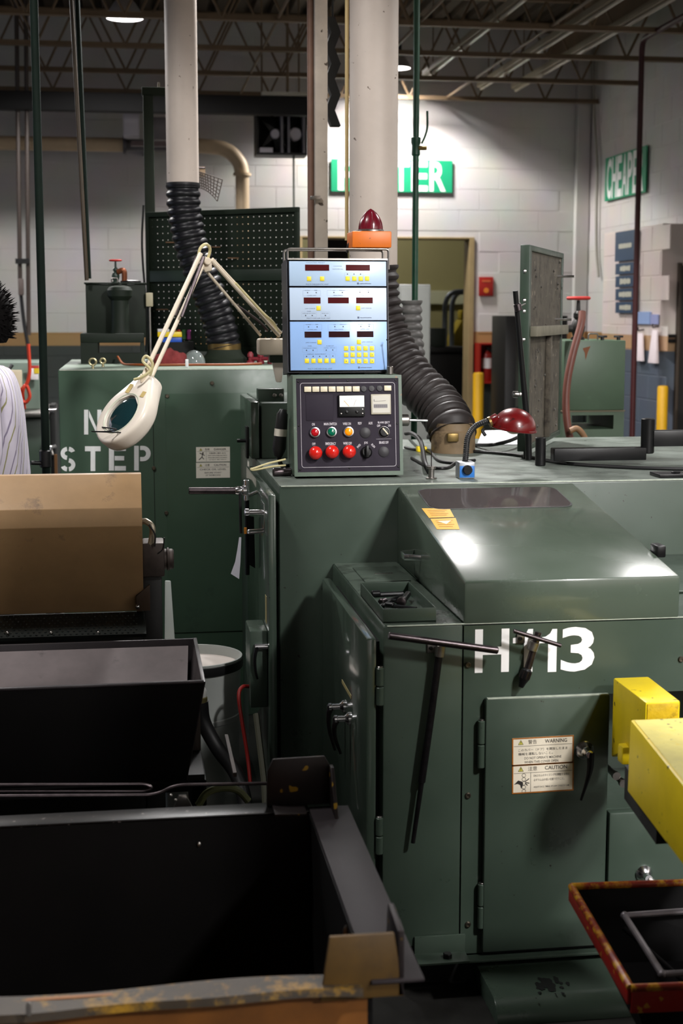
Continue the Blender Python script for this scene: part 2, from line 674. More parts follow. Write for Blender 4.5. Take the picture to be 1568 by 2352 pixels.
# roof: corrugated deck and open-web joists
pts = []
x = -7.0
while x < 6.5:
    pts += [(x, ROOF_Z), (x + 0.09, ROOF_Z), (x + 0.11, ROOF_Z + 0.05), (x + 0.15, ROOF_Z + 0.05), (x + 0.17, ROOF_Z)]
    x += 0.17
top = [(a, ROOF_Z + 0.12) for a in (6.5, -7.0)]
n = len(pts)
dv = [Vector((a, -4, c)) for a, c in pts] + [Vector((a, 22, c)) for a, c in pts]
df = [(i, i + 1, n + i + 1, n + i) for i in range(n - 1)]
ceiling = structure('ceiling', Geo(dv, df), m_deck)
for jy in (13.72, 12.6, 11.42, 10.28, 9.15, 8.0, 6.85):
    je = bpy.data.objects.new('joist', None)
    je.location = (0, jy, 3.6)
    je.parent = ceiling
    COL.objects.link(je)
    part(je, 'bottom_chord', prism([(-0.03, 3.6), (0.03, 3.6), (0.03, 3.606), (0.004, 3.606), (0.004, 3.64), (-0.004, 3.64), (-0.004, 3.606), (-0.03, 3.606)], 'x', -4.5, WALL_X).move((0, jy, 0)), m_joist)
    part(je, 'top_chord', box(-4.5, WALL_X, jy - 0.035, jy + 0.035, 4.285, 4.335), m_joist)
    web = mesh_of('web', cyl((0, 0, 3.62), (0.33, 0, 4.29), 0.011, seg=6), m_joist)
    for k in range(-4, 7):
        for sgn in (1, -1):
            w = bpy.data.objects.new('web', web)
            w.parent = je
            w.location = (0.66 * k, 0, -3.6)
            w.scale.x = sgn
            COL.objects.link(w)
# rafter beam along the side wall and bridging bars
part(ceiling, 'girder', prism([(-0.07, 3.62), (0.07, 3.62), (0.07, 3.635), (0.008, 3.635), (0.008, 3.94), (0.07, 3.94), (0.07, 3.955), (-0.07, 3.955), (-0.07, 3.94), (-0.008, 3.94), (-0.008, 3.635), (-0.07, 3.635)], 'y', 5.0, 13.9).move((4.05, 0, 0.33)), m_joist)
for bx in (1.05, 2.05, 3.0):
    part(ceiling, 'bridging_bar', cyl((bx, 6.5, 3.625), (bx, 13.9, 3.625), 0.012, seg=6), m_joist)

# dark runway beam across the hall below the joists
rb = thing('runway_beam', 'long black overhead beam with a pale rail on top, below the roof joists', 'beam', (0, 12, 3.2))
part(rb, 'beam', box(-4.5, at(712, 236, Y=12).x, 11.94, 12.06, 3.2, 3.345, 0.005), mat('beam black', lin(14, 13, 13), 0.7))
part(rb, 'rail', box(at(600, 215, Y=12).x, at(712, 215, Y=12).x, 11.97, 12.03, 3.352, 3.385, 0.004), mat('rail white', lin(190, 186, 170), 0.5))
for hx in (-3.0, -0.4, 1.3):
    part(rb, 'hanger', cyl((hx, 12, 3.34), (hx, 12, 4.3), 0.012, seg=8), m_joist)

# fluorescent channels running away from the viewer under the roof
m_chan = mat('white channel', lin(150, 138, 116), 0.5)
for i, (cx, y0, y1, lab) in enumerate(((2.63, 9.6, 12.9, 'white strip light channel under the roof beside the green pipe'),
                                       (3.26, 8.8, 13.45, 'long white strip light channel, middle of the three under the roof'),
                                       (3.6, 9.2, 13.5, 'white strip light channel under the roof closest to the side wall'))):
    t = thing('strip_light', lab, 'light', (cx, (y0 + y1) / 2, 3.66), 'unlit strip lights under the roof')
    part(t, 'channel', box(cx - 0.035, cx + 0.035, y0, y1, 3.68, 3.73, 0.004), m_chan)
    part(t, 'lamp_tube', cyl((cx, y0 + 0.03, 3.665), (cx, y1 - 0.03, 3.665), 0.014, seg=10), mat('lamp tube glass', lin(190, 180, 160), 0.3))
    for hy in (y0 + 0.3, y1 - 0.3):
        part(t, 'hanger', cyl((cx, hy, 3.72), (cx, hy, 4.3), 0.006, seg=6), m_joist)

# high-bay lamps; each carries its own light
m_bulb = mat('lit bulb', (1, 0.95, 0.9, 1), 0.4, emit=(1, 0.93, 0.9, 1), emit_s=9.0)
m_refl = mat('lamp reflector', lin(196, 196, 200), 0.3, 0.6)


def high_bay(x, y, z, watts, cone, label, group):
    t = thing('high_bay_lamp', label, 'lamp', (x, y, z), group)
    part(t, 'stem', cyl((x, y, z + 0.2), (x, y, 4.33), 0.012, seg=8), m_joist)
    part(t, 'housing', lathe([(0.0, 0.24), (0.045, 0.235), (0.05, 0.13), (0.055, 0.115)], (x, y, z), seg=20, cap=False), m_blackgloss)
    part(t, 'reflector', lathe([(0.052, 0.12), (0.075, 0.1), (0.108, 0.05), (0.128, 0.0), (0.131, 0.0), (0.112, 0.052), (0.078, 0.104), (0.055, 0.126)], (x, y, z), seg=32, cap=False), m_refl)
    part(t, 'lens', lathe([(0.0, -0.004), (0.08, -0.003), (0.126, 0.003)], (x, y, z), seg=32, cap=False), m_bulb)
    ld = bpy.data.lights.new('lamp_light', 'SPOT')
    ld.energy = watts
    ld.color = LAMP_COL
    ld.spot_size = math.radians(cone)
    ld.spot_blend = 0.12
    ld.shadow_soft_size = 0.2
    lo = bpy.data.objects.new('lamp_light', ld)
    lo.location = (0, 0, -0.03)
    lo.parent = t
    COL.objects.link(lo)


high_bay(*LAMPS['seen'][0], 'lit round high-bay lamp hanging above the dark upper corner', 'high-bay lamps')
high_bay(*LAMPS['seen'][1], 'lit high-bay lamp by the back wall, half hidden by the thick white pipe', 'high-bay lamps')
for q, lab in zip(LAMPS['hall'], ('high-bay lamp over the added column, above the frame', 'high-bay lamp behind the camera near the side wall', 'high-bay lamp above the brown conveyor hopper', 'high-bay lamp above the rusty panel and the green tank', 'high-bay lamp between the two white pipes, above the frame', 'high-bay lamp above the far machine behind the man')):
    high_bay(*q, lab, 'high-bay lamps')
# daylight through the loading door in the side wall
da = bpy.data.lights.new('loading_door_daylight', 'AREA')
da.shape = 'RECTANGLE'
da.size, da.size_y = 3.0, 2.8
da.energy = 45
da.color = (0.72, 0.8, 1.0)
dao = bpy.data.objects.new('loading_door_daylight', da)
dao.location = (-6.75, 7.8, 1.55)
dao.rotation_euler = (0, math.radians(-90), 0)
COL.objects.link(dao)

# ---- signs on the walls
m_signgreen = mat('sign green', lin(14, 142, 98), 0.5)
m_signwhite = mat('sign white', lin(232, 234, 230), 0.5)


def word_sign(name, label, word, M, w, h):
    """green board with a white word; M maps local x-z (y into the wall)"""
    t = thing(name, label, 'sign', M @ Vector((0, 0, -h / 2)), 'slogan signs on the walls')
    part(t, 'board', box(-w / 2, w / 2, -0.012, 0, -h / 2, h / 2, 0.002).T(M), m_signgreen, smooth=0)
    n = len(word)
    for i, ch in enumerate(word):
        cw = w * 0.905 / n
        g = text(ch, h * 0.93, bold=0.026, w=cw * 0.9).T(M @ Matrix.Translation((-w * 0.4525 + cw * (i + 0.5), -0.0135, 0)))
        part(t, 'letter', g, m_signwhite, smooth=0)
    return t


a, b = at(760, 365, Y=13.98), at(1038, 443, Y=13.98)
word_sign('slogan_sign', 'green sign reading FASTER on the white back wall behind the pipe', 'FASTER', frame(((a.x + b.x) / 2, 13.985, (a.z + b.z) / 2)), b.x - a.x, a.z - b.z)
word_sign('slogan_sign', 'green sign reading CHEAPER on the side wall behind the red pipe', 'CHEAPER', frame((4.475, 12.84, 2.85), right=(0, -1, 0)), 1.1, 0.4)

# ---- blue sign plates on the office block
m_plate = mat('blue sign plate', lin(48, 72, 96), 0.35)
m_platetext = mat('sign lettering cream', lin(206, 204, 186), 0.5)
rows = [(530, 597, 'tall blue sign plate at the top of the stack on the pink block'), (602, 627, 'small blue sign plate just under the tall one on the pink block'),
        (631, 656, 'middle blue sign plate in the stack on the pink block'), (660, 686, 'second lowest blue sign plate on the pink block'), (690, 715, 'lowest blue sign plate on the pink block')]
for i, (y0, y1, lab) in enumerate(rows):
    a, b = at(1413, y0, X=OX - 0.03), at(1459, y1, X=OX - 0.03)
    a2, b2 = at(1413, y0 + 4, X=OX - 0.03), at(1413, y1 + 4, X=OX - 0.03)
    ya, yb = a.y, b.y
    zt, zb = a2.z, b2.z
    t = thing('sign_plate', lab, 'sign', (OX - 0.03, (ya + yb) / 2, zb), 'blue sign plates on the pink block')
    part(t, 'plate', box(OX - 0.03, OX - 0.015, yb, ya, zb, zt, 0.002), m_plate, smooth=0)
    part(t, 'bracket', box(OX - 0.015, OX - 0.001, yb + 0.1, ya - 0.1, (zt + zb) / 2 - 0.02, (zt + zb) / 2 + 0.02), m_steel, smooth=0)
    M = frame((OX - 0.032, (ya + yb) / 2, (zt + zb) / 2), right=(0, -1, 0))
    g = Geo()
    wd = (0.62, 0.5, 0.52, 0.62, 0.56)[i] * (ya - yb)
    k = (11, 6, 7, 9, 6)[i]
    for c in range(k):
        cx = -wd / 2 + wd * (c + 0.5) / k
        hh = 0.05 * random.uniform(0.7, 1.0)
        g = g + box(cx - wd / k * 0.38, cx + wd / k * 0.38, -0.001, 0, -hh / 2, hh / 2)
    part(t, 'lettering', g.T(M), m_platetext, smooth=0)
t = thing('notice_holder', 'pale blue notice holder with a bright glare on the pink block', 'notice', at(1475, 745, X=OX - 0.02))
a, b = at(1452, 716, X=OX - 0.02), at(1490, 745, X=OX - 0.02)
part(t, 'sheet', box(OX - 0.02, OX - 0.002, b.y, a.y, b.z, a.z, 0.002), mat('pale blue sheet', lin(150, 172, 214), 0.25), smooth=0)
a, b = at(1494, 722, X=OX - 0.02), at(1508, 745, X=OX - 0.02)
part(t, 'side_sheet', box(OX - 0.02, OX - 0.002, b.y, a.y, b.z, a.z, 0.002), mat('pale violet sheet', lin(150, 156, 198), 0.4), smooth=0)
for i, (x0, y0, x1, y1, lab) in enumerate(((1457, 765, 1476, 830, 'white paper roll hanging on a hook, nearer the blue signs'), (1492, 758, 1507, 835, 'white paper roll hanging on a hook beside the block corner'))):
    a, b = at(x0, y0, X=OX - 0.04), at(x1, y1, X=OX - 0.04)
    t = thing('paper_roll', lab, 'paper', (OX - 0.04, (a.y + b.y) / 2, b.z), 'paper rolls hung on the pink block')
    ym = (a.y + b.y) / 2
    part(t, 'sheet', bevel_geo(hexa([(OX - 0.05, ym + 0.09, b.z), (OX - 0.05, ym - 0.09, b.z), (OX - 0.02, ym - 0.09, b.z), (OX - 0.02, ym + 0.09, b.z),
                                     (OX - 0.035, ym + 0.05, a.z), (OX - 0.035, ym - 0.05, a.z), (OX - 0.02, ym - 0.05, a.z), (OX - 0.02, ym + 0.05, a.z)]), 0.004), mat('paper white', lin(232, 218, 220), 0.7))
    part(t, 'hook', rod([(OX, ym, a.z + 0.03), (OX - 0.05, ym, a.z + 0.02), (OX - 0.05, ym, a.z + 0.05)], 0.006, 8, 0.01), m_dsteel)
t = thing('notice_plate', 'small black plate with faint lettering on the tan band of the block front', 'sign', (4.27, OY0, 1.25))
a, b = at(1526, 768, Y=OY0 - 0.01), at(1552, 787, Y=OY0 - 0.01)
part(t, 'plate', box(a.x, b.x, OY0 - 0.012, OY0 - 0.001, b.z, a.z, 0.001), m_blackgloss, smooth=0)
part(t, 'lettering', box(a.x + 0.01, b.x - 0.01, OY0 - 0.0135, OY0 - 0.0125, (a.z + b.z) / 2 - 0.004, (a.z + b.z) / 2 + 0.006), mat('brown lettering', lin(120, 92, 66), 0.5), smooth=0)

# fire alarm plate, extinguisher cabinet and extinguisher
a, b = at(1100, 636, Y=13.98), at(1132, 680, Y=13.98)
t = thing('fire_sign', 'small red fire sign on the white wall beside the doorway', 'sign', ((a.x + b.x) / 2, 13.98, b.z))
m_firered = mat('fire red', lin(150, 26, 16), 0.45)
part(t, 'plate', box(a.x, b.x, 13.975, 13.999, b.z, a.z, 0.003), m_firered)
part(t, 'emblem', cyl(((a.x + b.x) / 2, 13.974, b.z + 0.055), ((a.x + b.x) / 2, 13.972, b.z + 0.055), 0.026, seg=16), mat('emblem yellow', lin(206, 120, 40), 0.5))
part(t, 'caption', box(a.x + 0.03, b.x - 0.03, 13.972, 13.974, a.z - 0.05, a.z - 0.03), mat('caption orange', lin(190, 90, 50), 0.5), smooth=0)
a, b = at(1098, 788, Y=13.85), at(1138, 880, Y=13.85)
t = thing('extinguisher_cabinet', 'red open fire extinguisher cabinet on the dark lower wall', 'cabinet', ((a.x + b.x) / 2, 13.9, b.z))
part(t, 'back_panel', box(a.x, b.x, 13.96, 13.998, b.z, a.z), m_firered)
part(t, 'side_panel', box(a.x, a.x + 0.015, 13.8, 13.96, b.z, a.z), m_firered)
part(t, 'side_panel', box(b.x - 0.015, b.x, 13.8, 13.96, b.z, a.z), m_firered)
part(t, 'bottom_panel', box(a.x + 0.015, b.x - 0.015, 13.8, 13.96, b.z, b.z + 0.015), m_firered)
part(t, 'hood_panel', box(a.x + 0.015, b.x - 0.015, 13.8, 13.96, a.z - 0.015, a.z), m_firered)
cx = (a.x + b.x) / 2 + 0.01
t = thing('fire_extinguisher', 'red fire extinguisher with a white label, inside the red wall cabinet', 'extinguisher', (cx, 13.88, b.z + 0.015))
part(t, 'cylinder', lathe([(0.05, 0), (0.055, 0.01), (0.055, 0.24), (0.045, 0.275), (0.02, 0.29), (0.018, 0.31)], (cx, 13.88, b.z + 0.016), seg=20), m_firered)
part(t, 'paper_label', lathe([(0.0562, 0.13), (0.0562, 0.23)], (cx, 13.88, b.z + 0.016), seg=20, cap=False), mat('label white', lin(225, 220, 220), 0.6))
part(t, 'valve', cbox((cx, 13.87, b.z + 0.335), 0.03, 0.07, 0.03, 0.004), m_blackgloss)
part(t, 'hose', tube([(cx + 0.015, 13.85, b.z + 0.33), (cx + 0.06, 13.84, b.z + 0.28), (cx + 0.062, 13.84, b.z + 0.12)], 0.008, 8), m_black)

# yellow bollards
m_bollard = mat('bollard yellow', lin(206, 156, 12), 0.5, var=0.06)
p = at(1098, 860, Y=13.5)
solo('safety_bollard', 'yellow bollard guarding the doorway jamb in the back wall', 'bollard', lathe([(0.052, 0), (0.052, p.z), (0.045, p.z + 0.015), (0, p.z + 0.02)], (at(1098, 900, Y=13.5).x, 13.5, 0), seg=24, cap=False), m_bollard, 'yellow bollards')
p = at(1520, 890, Y=10.8)
solo('safety_bollard', 'yellow bollard standing before the corner of the pink block', 'bollard', lathe([(0.042, 0), (0.042, p.z), (0.036, p.z + 0.012), (0, p.z + 0.016)], (at(1520, 950, Y=10.8).x, 10.8, 0), seg=24, cap=False), m_bollard, 'yellow bollards')

# dark shelf cabinet beside the doorway
a, b = at(1155, 725, Y=12.6), at(1290, 1010, Y=12.6)
t = thing('open_cabinet', 'tall black open cabinet standing against the back wall behind the rusty panel', 'cabinet', ((a.x + b.x) / 2, 12.6, 0))
m_cabblk = mat('cabinet black', lin(16, 15, 14), 0.5)
part(t, 'post', box(a.x, a.x + 0.1, 12.5, 13.0, 0, a.z, 0.005), m_cabblk)
part(t, 'post', box(b.x - 0.1, b.x, 12.5, 13.0, 0, a.z, 0.005), m_cabblk)
part(t, 'header', box(a.x + 0.1, b.x - 0.1, 12.5, 13.0, a.z - 0.12, a.z, 0.005), m_cabblk)
part(t, 'shelf', box(a.x + 0.1, b.x - 0.1, 12.5, 13.0, 0.7, 0.74), m_cabblk)
part(t, 'back_panel', box(a.x + 0.1, b.x - 0.1, 12.96, 13.0, 0.74, a.z - 0.12), mat('cabinet back grey', lin(106, 110, 100), 0.6))
part(t, 'notice', box(a.x + 0.13, a.x + 0.22, 12.955, 12.96, 1.08, 1.3), mat('buff card', lin(196, 166, 110), 0.7))
part(t, 'lower_panel', box(a.x + 0.1, b.x - 0.1, 12.9, 12.95, 0.0, 0.7), m_cabblk)

# ================================================================ the green machine
FY = 3.2        # plane of the numbered front panel
CY = 4.05       # plane of the tall cabinet behind it
SZ = 0.884      # height of the low shelf
TZ = 1.112      # height of the cabinet top
FX0, FXS, FXH = 0.562, 0.752, 1.276


def screw(root, p, n=(0, -1, 0), r=0.007):
    p = Vector(p)
    n = Vector(n)
    g = lathe([(r, 0), (r, 0.002), (r * 0.75, 0.0045), (r * 0.45, 0.0045), (r * 0.42, 0.0025), (0, 0.0025)], p, n, 14, cap=False)
    return part(root, 'screw', g, m_screw)


def chrome_lever(root, o, n, lever_dir, name='handle', L=0.055, bar=0.05, lever=0.11, m_lever=None):
    """cabinet catch: spindle out of the door, cross bar, curved lever hanging from it"""
    o, n = Vector(o), Vector(n).normalized()
    u = Vector(lever_dir).normalized()
    h = part(root, name, lathe([(0.016, 0), (0.016, 0.006), (0.011, 0.01), (0.008, 0.014), (0.008, L * 0.8), (0.010, L * 0.85), (0.010, L), (0.004, L + 0.004)], o, n, 20), m_chrome)
    c = o + n * (L * 0.9)
    part(h, 'lever', sweep(spline([c - u * 0.004, c - Vector((0, 0, 0.02)) + u * 0.004, c - Vector((0, 0, lever * 0.55)) + u * 0.002, c - Vector((0, 0, lever)) - u * 0.012], 8),
                           [0.008 - 0.0045 * i / 24 for i in range(25)], 10), m_lever or m_chrome)
    return h


def hinge(root, x, y, z0, z1, m=None):
    """a two-leaf pin hinge standing upright"""
    m = m or m_green
    zm = (z0 + z1) / 2
    h = part(root, 'hinge', cyl((x, y, zm + 0.001), (x, y, z1), 0.009, seg=16, b=0.002), m)
    part(h, 'knuckle', cyl((x, y, z0), (x, y, zm - 0.001), 0.009, seg=16, b=0.002), m)
    part(h, 'pin', cyl((x, y, z1 - 0.001), (x, y, z1 + 0.003), 0.007, seg=16, b=0.001), m_steel)
    return h


# ---- front cabinet with the number
fc = thing('front_cabinet', 'green machine cabinet with big white number H113 on its front panel', 'machine cabinet', (0.95, 3.6, 0.0))
FXE = 1.95
part(fc, 'side_body', box(FX0, FXS - 0.001, FY, CY - 0.002, 0.10, SZ, 0.006), m_green)
a, b = at(1392, 1603, Y=FY), at(1500, 1852, Y=FY)
RX0, RX1, RZ0, RZ1 = a.x + 0.005, a.x + 0.42, b.z, a.z + 0.01
part(fc, 'front_panel', ring2d([(FXS + 0.001, 0.075), (FXE, 0.075), (FXE, SZ - 0.004), (FXS + 0.001, SZ - 0.004)], [(RX0, RZ0), (RX1, RZ0), (RX1, RZ1), (RX0, RZ1)], 'y', FY, FY + 0.3), m_green, smooth=0)
part(fc, 'rear_body', box(FXS + 0.001, FXE, FY + 0.3, CY - 0.002, 0.075, SZ - 0.004), m_green)
part(fc, 'shelf_plate', box(FX0 + 0.004, FXS - 0.004, FY + 0.005, CY - 0.004, SZ - 0.0005, SZ + 0.002), m_shelf)
part(fc, 'shelf_lid', box(FX0 + 0.045, FXS - 0.02, 3.74, 3.96, SZ + 0.001, SZ + 0.005, 0.0015), m_shelf)
part(fc, 'lid_slot', box(FX0 + 0.09, FXS - 0.05, 3.845, 3.853, SZ + 0.0045, SZ + 0.0062), m_steel)
part(fc, 'edge_strip', box(FX0 + 0.01, FXE, FY - 0.0012, FY + 0.006, SZ - 0.0005, SZ + 0.0012), m_edge)
# recess right of the access door, with a step below it
a, b = at(1392, 1603, Y=FY), at(1500, 1852, Y=FY)
part(fc, 'lower_panel', box(a.x + 0.005, a.x + 0.42, FY - 0.03, FY + 0.0, 0.10, b.z, 0.006), m_green)
for q in (at(1416, 1783, Y=FY - 0.04), at(1432, 1800, Y=FY - 0.05)):
    part(fc, 'knurled_screw', lathe([(0.010, 0), (0.010, 0.012), (0.007, 0.013), (0.007, 0.36)], q, (0, 1, 0), 18), m_steel)
# the side door on the left face
LDX0, LDX1 = 0.522, 0.546
zt = 0.858
sd = part(fc, 'side_door', box(LDX0, LDX1, FY - 0.005, 3.97, 0.255, zt, 0.005), m_gloss)
part(fc, 'door_gap_shade', box(LDX1 - 0.001, FX0 + 0.001, FY + 0.05, 3.95, 0.27, zt - 0.02), m_dark)  # black filler put in for the shade inside the door gap
for z0, z1 in ((0.70, 0.79), (0.34, 0.43)):
    hinge(sd, 0.5535, FY - 0.008, z0, z1)
chrome_lever(sd, at(792, 1622, X=LDX0), (-1, 0, 0), (-1, 0, 0), L=0.042, lever=0.115, m_lever=m_dsteel)
chrome_lever(sd, at(804, 1650, X=LDX0), (-1, 0, 0), (-1, 0, 0), L=0.040, lever=0.09, m_lever=m_dsteel)
a, b = at(784, 1532, X=LDX0), at(800, 1612, X=LDX0)
part(sd, 'paper_label', box(LDX0 - 0.001, LDX0, b.y - 0.05, a.y - 0.01, b.z + 0.02, a.z - 0.03), mat('faded label', lin(150, 138, 92), 0.6), smooth=0)
# the access door on the front panel
a, b = at(1116, 1606, Y=FY - 0.022), at(1390, 2171, Y=FY - 0.022)
DXL, DXR, DZT, DZB = a.x, b.x - 0.004, a.z, b.z
ad = part(fc, 'access_door', box(DXL, DXR, FY - 0.022, FY - 0.001, DZB, DZT, 0.005), m_green)
part(ad, 'edge_strip', box(DXL + 0.004, DXR - 0.004, FY - 0.0215, FY - 0.012, DZT - 0.001, DZT + 0.0012), m_edge)
part(fc, 'under_door_shade', box(DXL + 0.005, DXR + 0.02, FY - 0.004, FY - 0.0005, DZB - 0.016, DZB - 0.002), m_black)  # black strip stands in for the shade gap under the door
for (y0, y1) in ((1655, 1764), (2030, 2132)):
    p0, p1 = at(1104, y1, Y=FY - 0.012), at(1104, y0, Y=FY - 0.012)
    hinge(ad, p0.x, FY - 0.011, p0.z, p1.z)
p = at(1341, 1722, Y=FY - 0.022)
hh = part(ad, 'handle', lathe([(0.0225, 0), (0.0225, 0.004), (0.019, 0.007), (0.017, 0.012), (0.0125, 0.016), (0.010, 0.02), (0.010, 0.04), (0.007, 0.042)], p, (0, -1, 0), 28), m_chrome)
q = p + Vector((0, -0.036, 0))
e = at(1334, 1838, Y=q.y)
part(hh, 'lever', sweep(spline([q + Vector((0.004, 0, 0.004)), q + Vector((0.003, -0.004, -0.03)), q + Vector((-0.003, -0.004, -0.06)), e], 8), [0.0095 - 0.0065 * (i / 24) for i in range(25)], 10), m_blackgloss)
part(hh, 'cap', cyl(q + Vector((0, -0.004, 0)), q + Vector((0, -0.008, 0)), 0.008, seg=18, b=0.001), m_chrome)
# chrome catch below the yellow arm
p = at(1478, 2006, Y=FY - 0.03)
h2 = part(fc, 'catch', lathe([(0.021, 0), (0.021, 0.004), (0.018, 0.008), (0.013, 0.014), (0.009, 0.016), (0.009, 0.035)], p, (0, -1, 0), 28), m_chrome)
part(h2, 'lever', sweep(spline([p + Vector((0, -0.03, 0.0)), p + Vector((0.02, -0.034, -0.015)), p + Vector((0.035, -0.03, -0.05))], 6), [0.007 - 0.004 * i / 12 for i in range(13)], 8), m_chrome)
# panel screws
for (px, py) in ((1074, 1527), (1074, 1827), (1074, 2123), (1563, 1514)):
    screw(fc, at(px, py, Y=FY), r=0.0075)
# number
for ch, x0, x1 in (('H', 1091, 1168), ('1', 1176, 1222), ('1', 1230, 1277), ('3', 1289, 1364)):
    a, b = at(x0, 1446 if ch != '3' else 1441, Y=FY - 0.001), at(x1, 1543 if ch != '3' else 1541, Y=FY - 0.001)
    if ch == '1':
        w, h = b.x - a.x, a.z - b.z
        o = Vector((a.x, FY - 0.001, b.z))
        st = 0.021
        pl = [(w - st, 0), (w, 0), (w, h), (w - st * 0.55, h), (w - st * 0.8, h * 0.9), (w - st * 1.3, h * 0.83), (0.002, h * 0.8), (0.002, h * 0.68), (w - st, h * 0.68)]
        g = Geo([o + Vector((x, 0, z)) for x, z in pl], [tuple(range(len(pl)))])
    else:
        g = text(ch, a.z - b.z, bold=0.022, w=b.x - a.x).T(frame(((a.x + b.x) / 2, FY - 0.001, (a.z + b.z) / 2)))
    part(fc, 'number_letter', g, m_white, smooth=0)
# base bracket, sill strip and rounded base cover
a, b = at(952, 2178, Y=FY - 0.01), at(1066, 2222, Y=FY - 0.06)
part(fc, 'foot_bracket', prism([(FY - 0.06, 0.085), (FY - 0.06, 0.079), (FY - 0.002, 0.079), (FY - 0.002, 0.128), (FY - 0.008, 0.128), (FY - 0.008, 0.085)], 'x', a.x, at(1066, 2200, Y=FY).x, 0.001), m_green)
p = at(1027, 2216, Y=FY - 0.035)
part(fc, 'foot_bolt', lathe([(0.011, 0), (0.011, 0.010), (0.009, 0.012)], (p.x, FY - 0.036, 0.085), (0, 0, 1), 6), m_blackgloss)
part(fc, 'sill_strip', box(at(1068, 2205, Y=FY).x, FXE, FY - 0.035, FY - 0.001, 0.066, 0.073, 0.002), m_green)
bx0 = at(1092, 2215, Z=0.05).x
prof = [(FY + 0.2, 0.0), (FY + 0.2, 0.052), (FY - 0.17, 0.052)] + [(FY - 0.17 - 0.05 * math.sin(math.radians(k)), 0.002 + 0.05 * math.cos(math.radians(k))) for k in range(10, 91, 10)] + [(FY - 0.22, 0.0)]
part(fc, 'base_cover', prism([(y, z) for y, z in prof], 'x', bx0, FXE, 0.003), mat('base cover green', lin(58, 71, 61), 0.3, var=0.1, stain=lin(14, 15, 14), stain_amt=-0.18, stain_scale=11, rvar=0.1))
part(fc, 'plinth', box(FX0 + 0.02, FXE, FY + 0.02, CY, 0.0, 0.10), m_dark)
# oil spot on the base cover: a cluster of flat drips
op = at(1255, 2262, Z=0.053)
g = Geo()
for k in range(46):
    ang, rr = random.uniform(0, 6.28), abs(random.gauss(0, 0.4))
    cx, cy = op.x + 0.075 * rr * math.cos(ang), op.y + 0.07 * rr * math.sin(ang)
    r0 = random.uniform(0.002, 0.011) * (1.2 - min(rr, 1))
    n = 9
    g = g + Geo([Vector((cx + r0 * random.uniform(0.6, 1.4) * math.cos(6.283 * i / n), cy + r0 * 1.4 * random.uniform(0.6, 1.4) * math.sin(6.283 * i / n), 0.0532 + k * 0.00001)) for i in range(n)], [tuple(range(n))])
part(fc, 'oil_stain', g, mat('oil stain', lin(12, 12, 12), 0.5), kind='stuff', smooth=0)


# warning labels
m_label = mat('aged label', lin(226, 216, 196), 0.55, var=0.04, scale=30, stain=lin(170, 104, 30), stain_amt=-0.12, stain_scale=28)
m_labelrust = mat('rust border', lin(158, 96, 30), 0.7, var=0.3, scale=60)
m_ink = mat('label ink', lin(44, 40, 38), 0.6)
m_tri = mat('label triangle yellow', lin(198, 190, 84), 0.6)


def rect_frame(w, h, t, y=-0.0004):
    o = [(-w / 2, -h / 2), (w / 2, -h / 2), (w / 2, h / 2), (-w / 2, h / 2)]
    i = [(-w / 2 + t, -h / 2 + t), (w / 2 - t, -h / 2 + t), (w / 2 - t, h / 2 - t), (-w / 2 + t, h / 2 - t)]
    return ring2d(o, i, 'y', y, y + 0.0003)


def flat(x0, x1, z0, z1, y=-0.0009):
    return Geo([Vector((x0, y, z0)), Vector((x1, y, z0)), Vector((x1, y, z1)), Vector((x0, y, z1))], [(0, 1, 2, 3)])


def ltext(s, cx, cz, h, w=None, bold=0.0, y=-0.0009):
    return text(s, h, bold, w=w).move((cx, y, cz))


def line2(x0, z0, x1, z1, t=0.0006, y=-0.0009):
    d = Vector((x1 - x0, 0, z1 - z0)).normalized()
    n = Vector((-d.z, 0, d.x)) * t / 2
    a, b = Vector((x0, y, z0)), Vector((x1, y, z1))
    return Geo([a - n, b - n, b + n, a + n], [(0, 1, 2, 3)])


def circ(cx, cz, r, t=0.0006, n=20, y=-0.0009):
    g = Geo()
    for k in range(n):
        a0, a1 = 6.2832 * k / n, 6.2832 * (k + 1) / n
        g = g + line2(cx + r * math.cos(a0), cz + r * math.sin(a0), cx + r * math.cos(a1), cz + r * math.sin(a1), t, y)
    return g


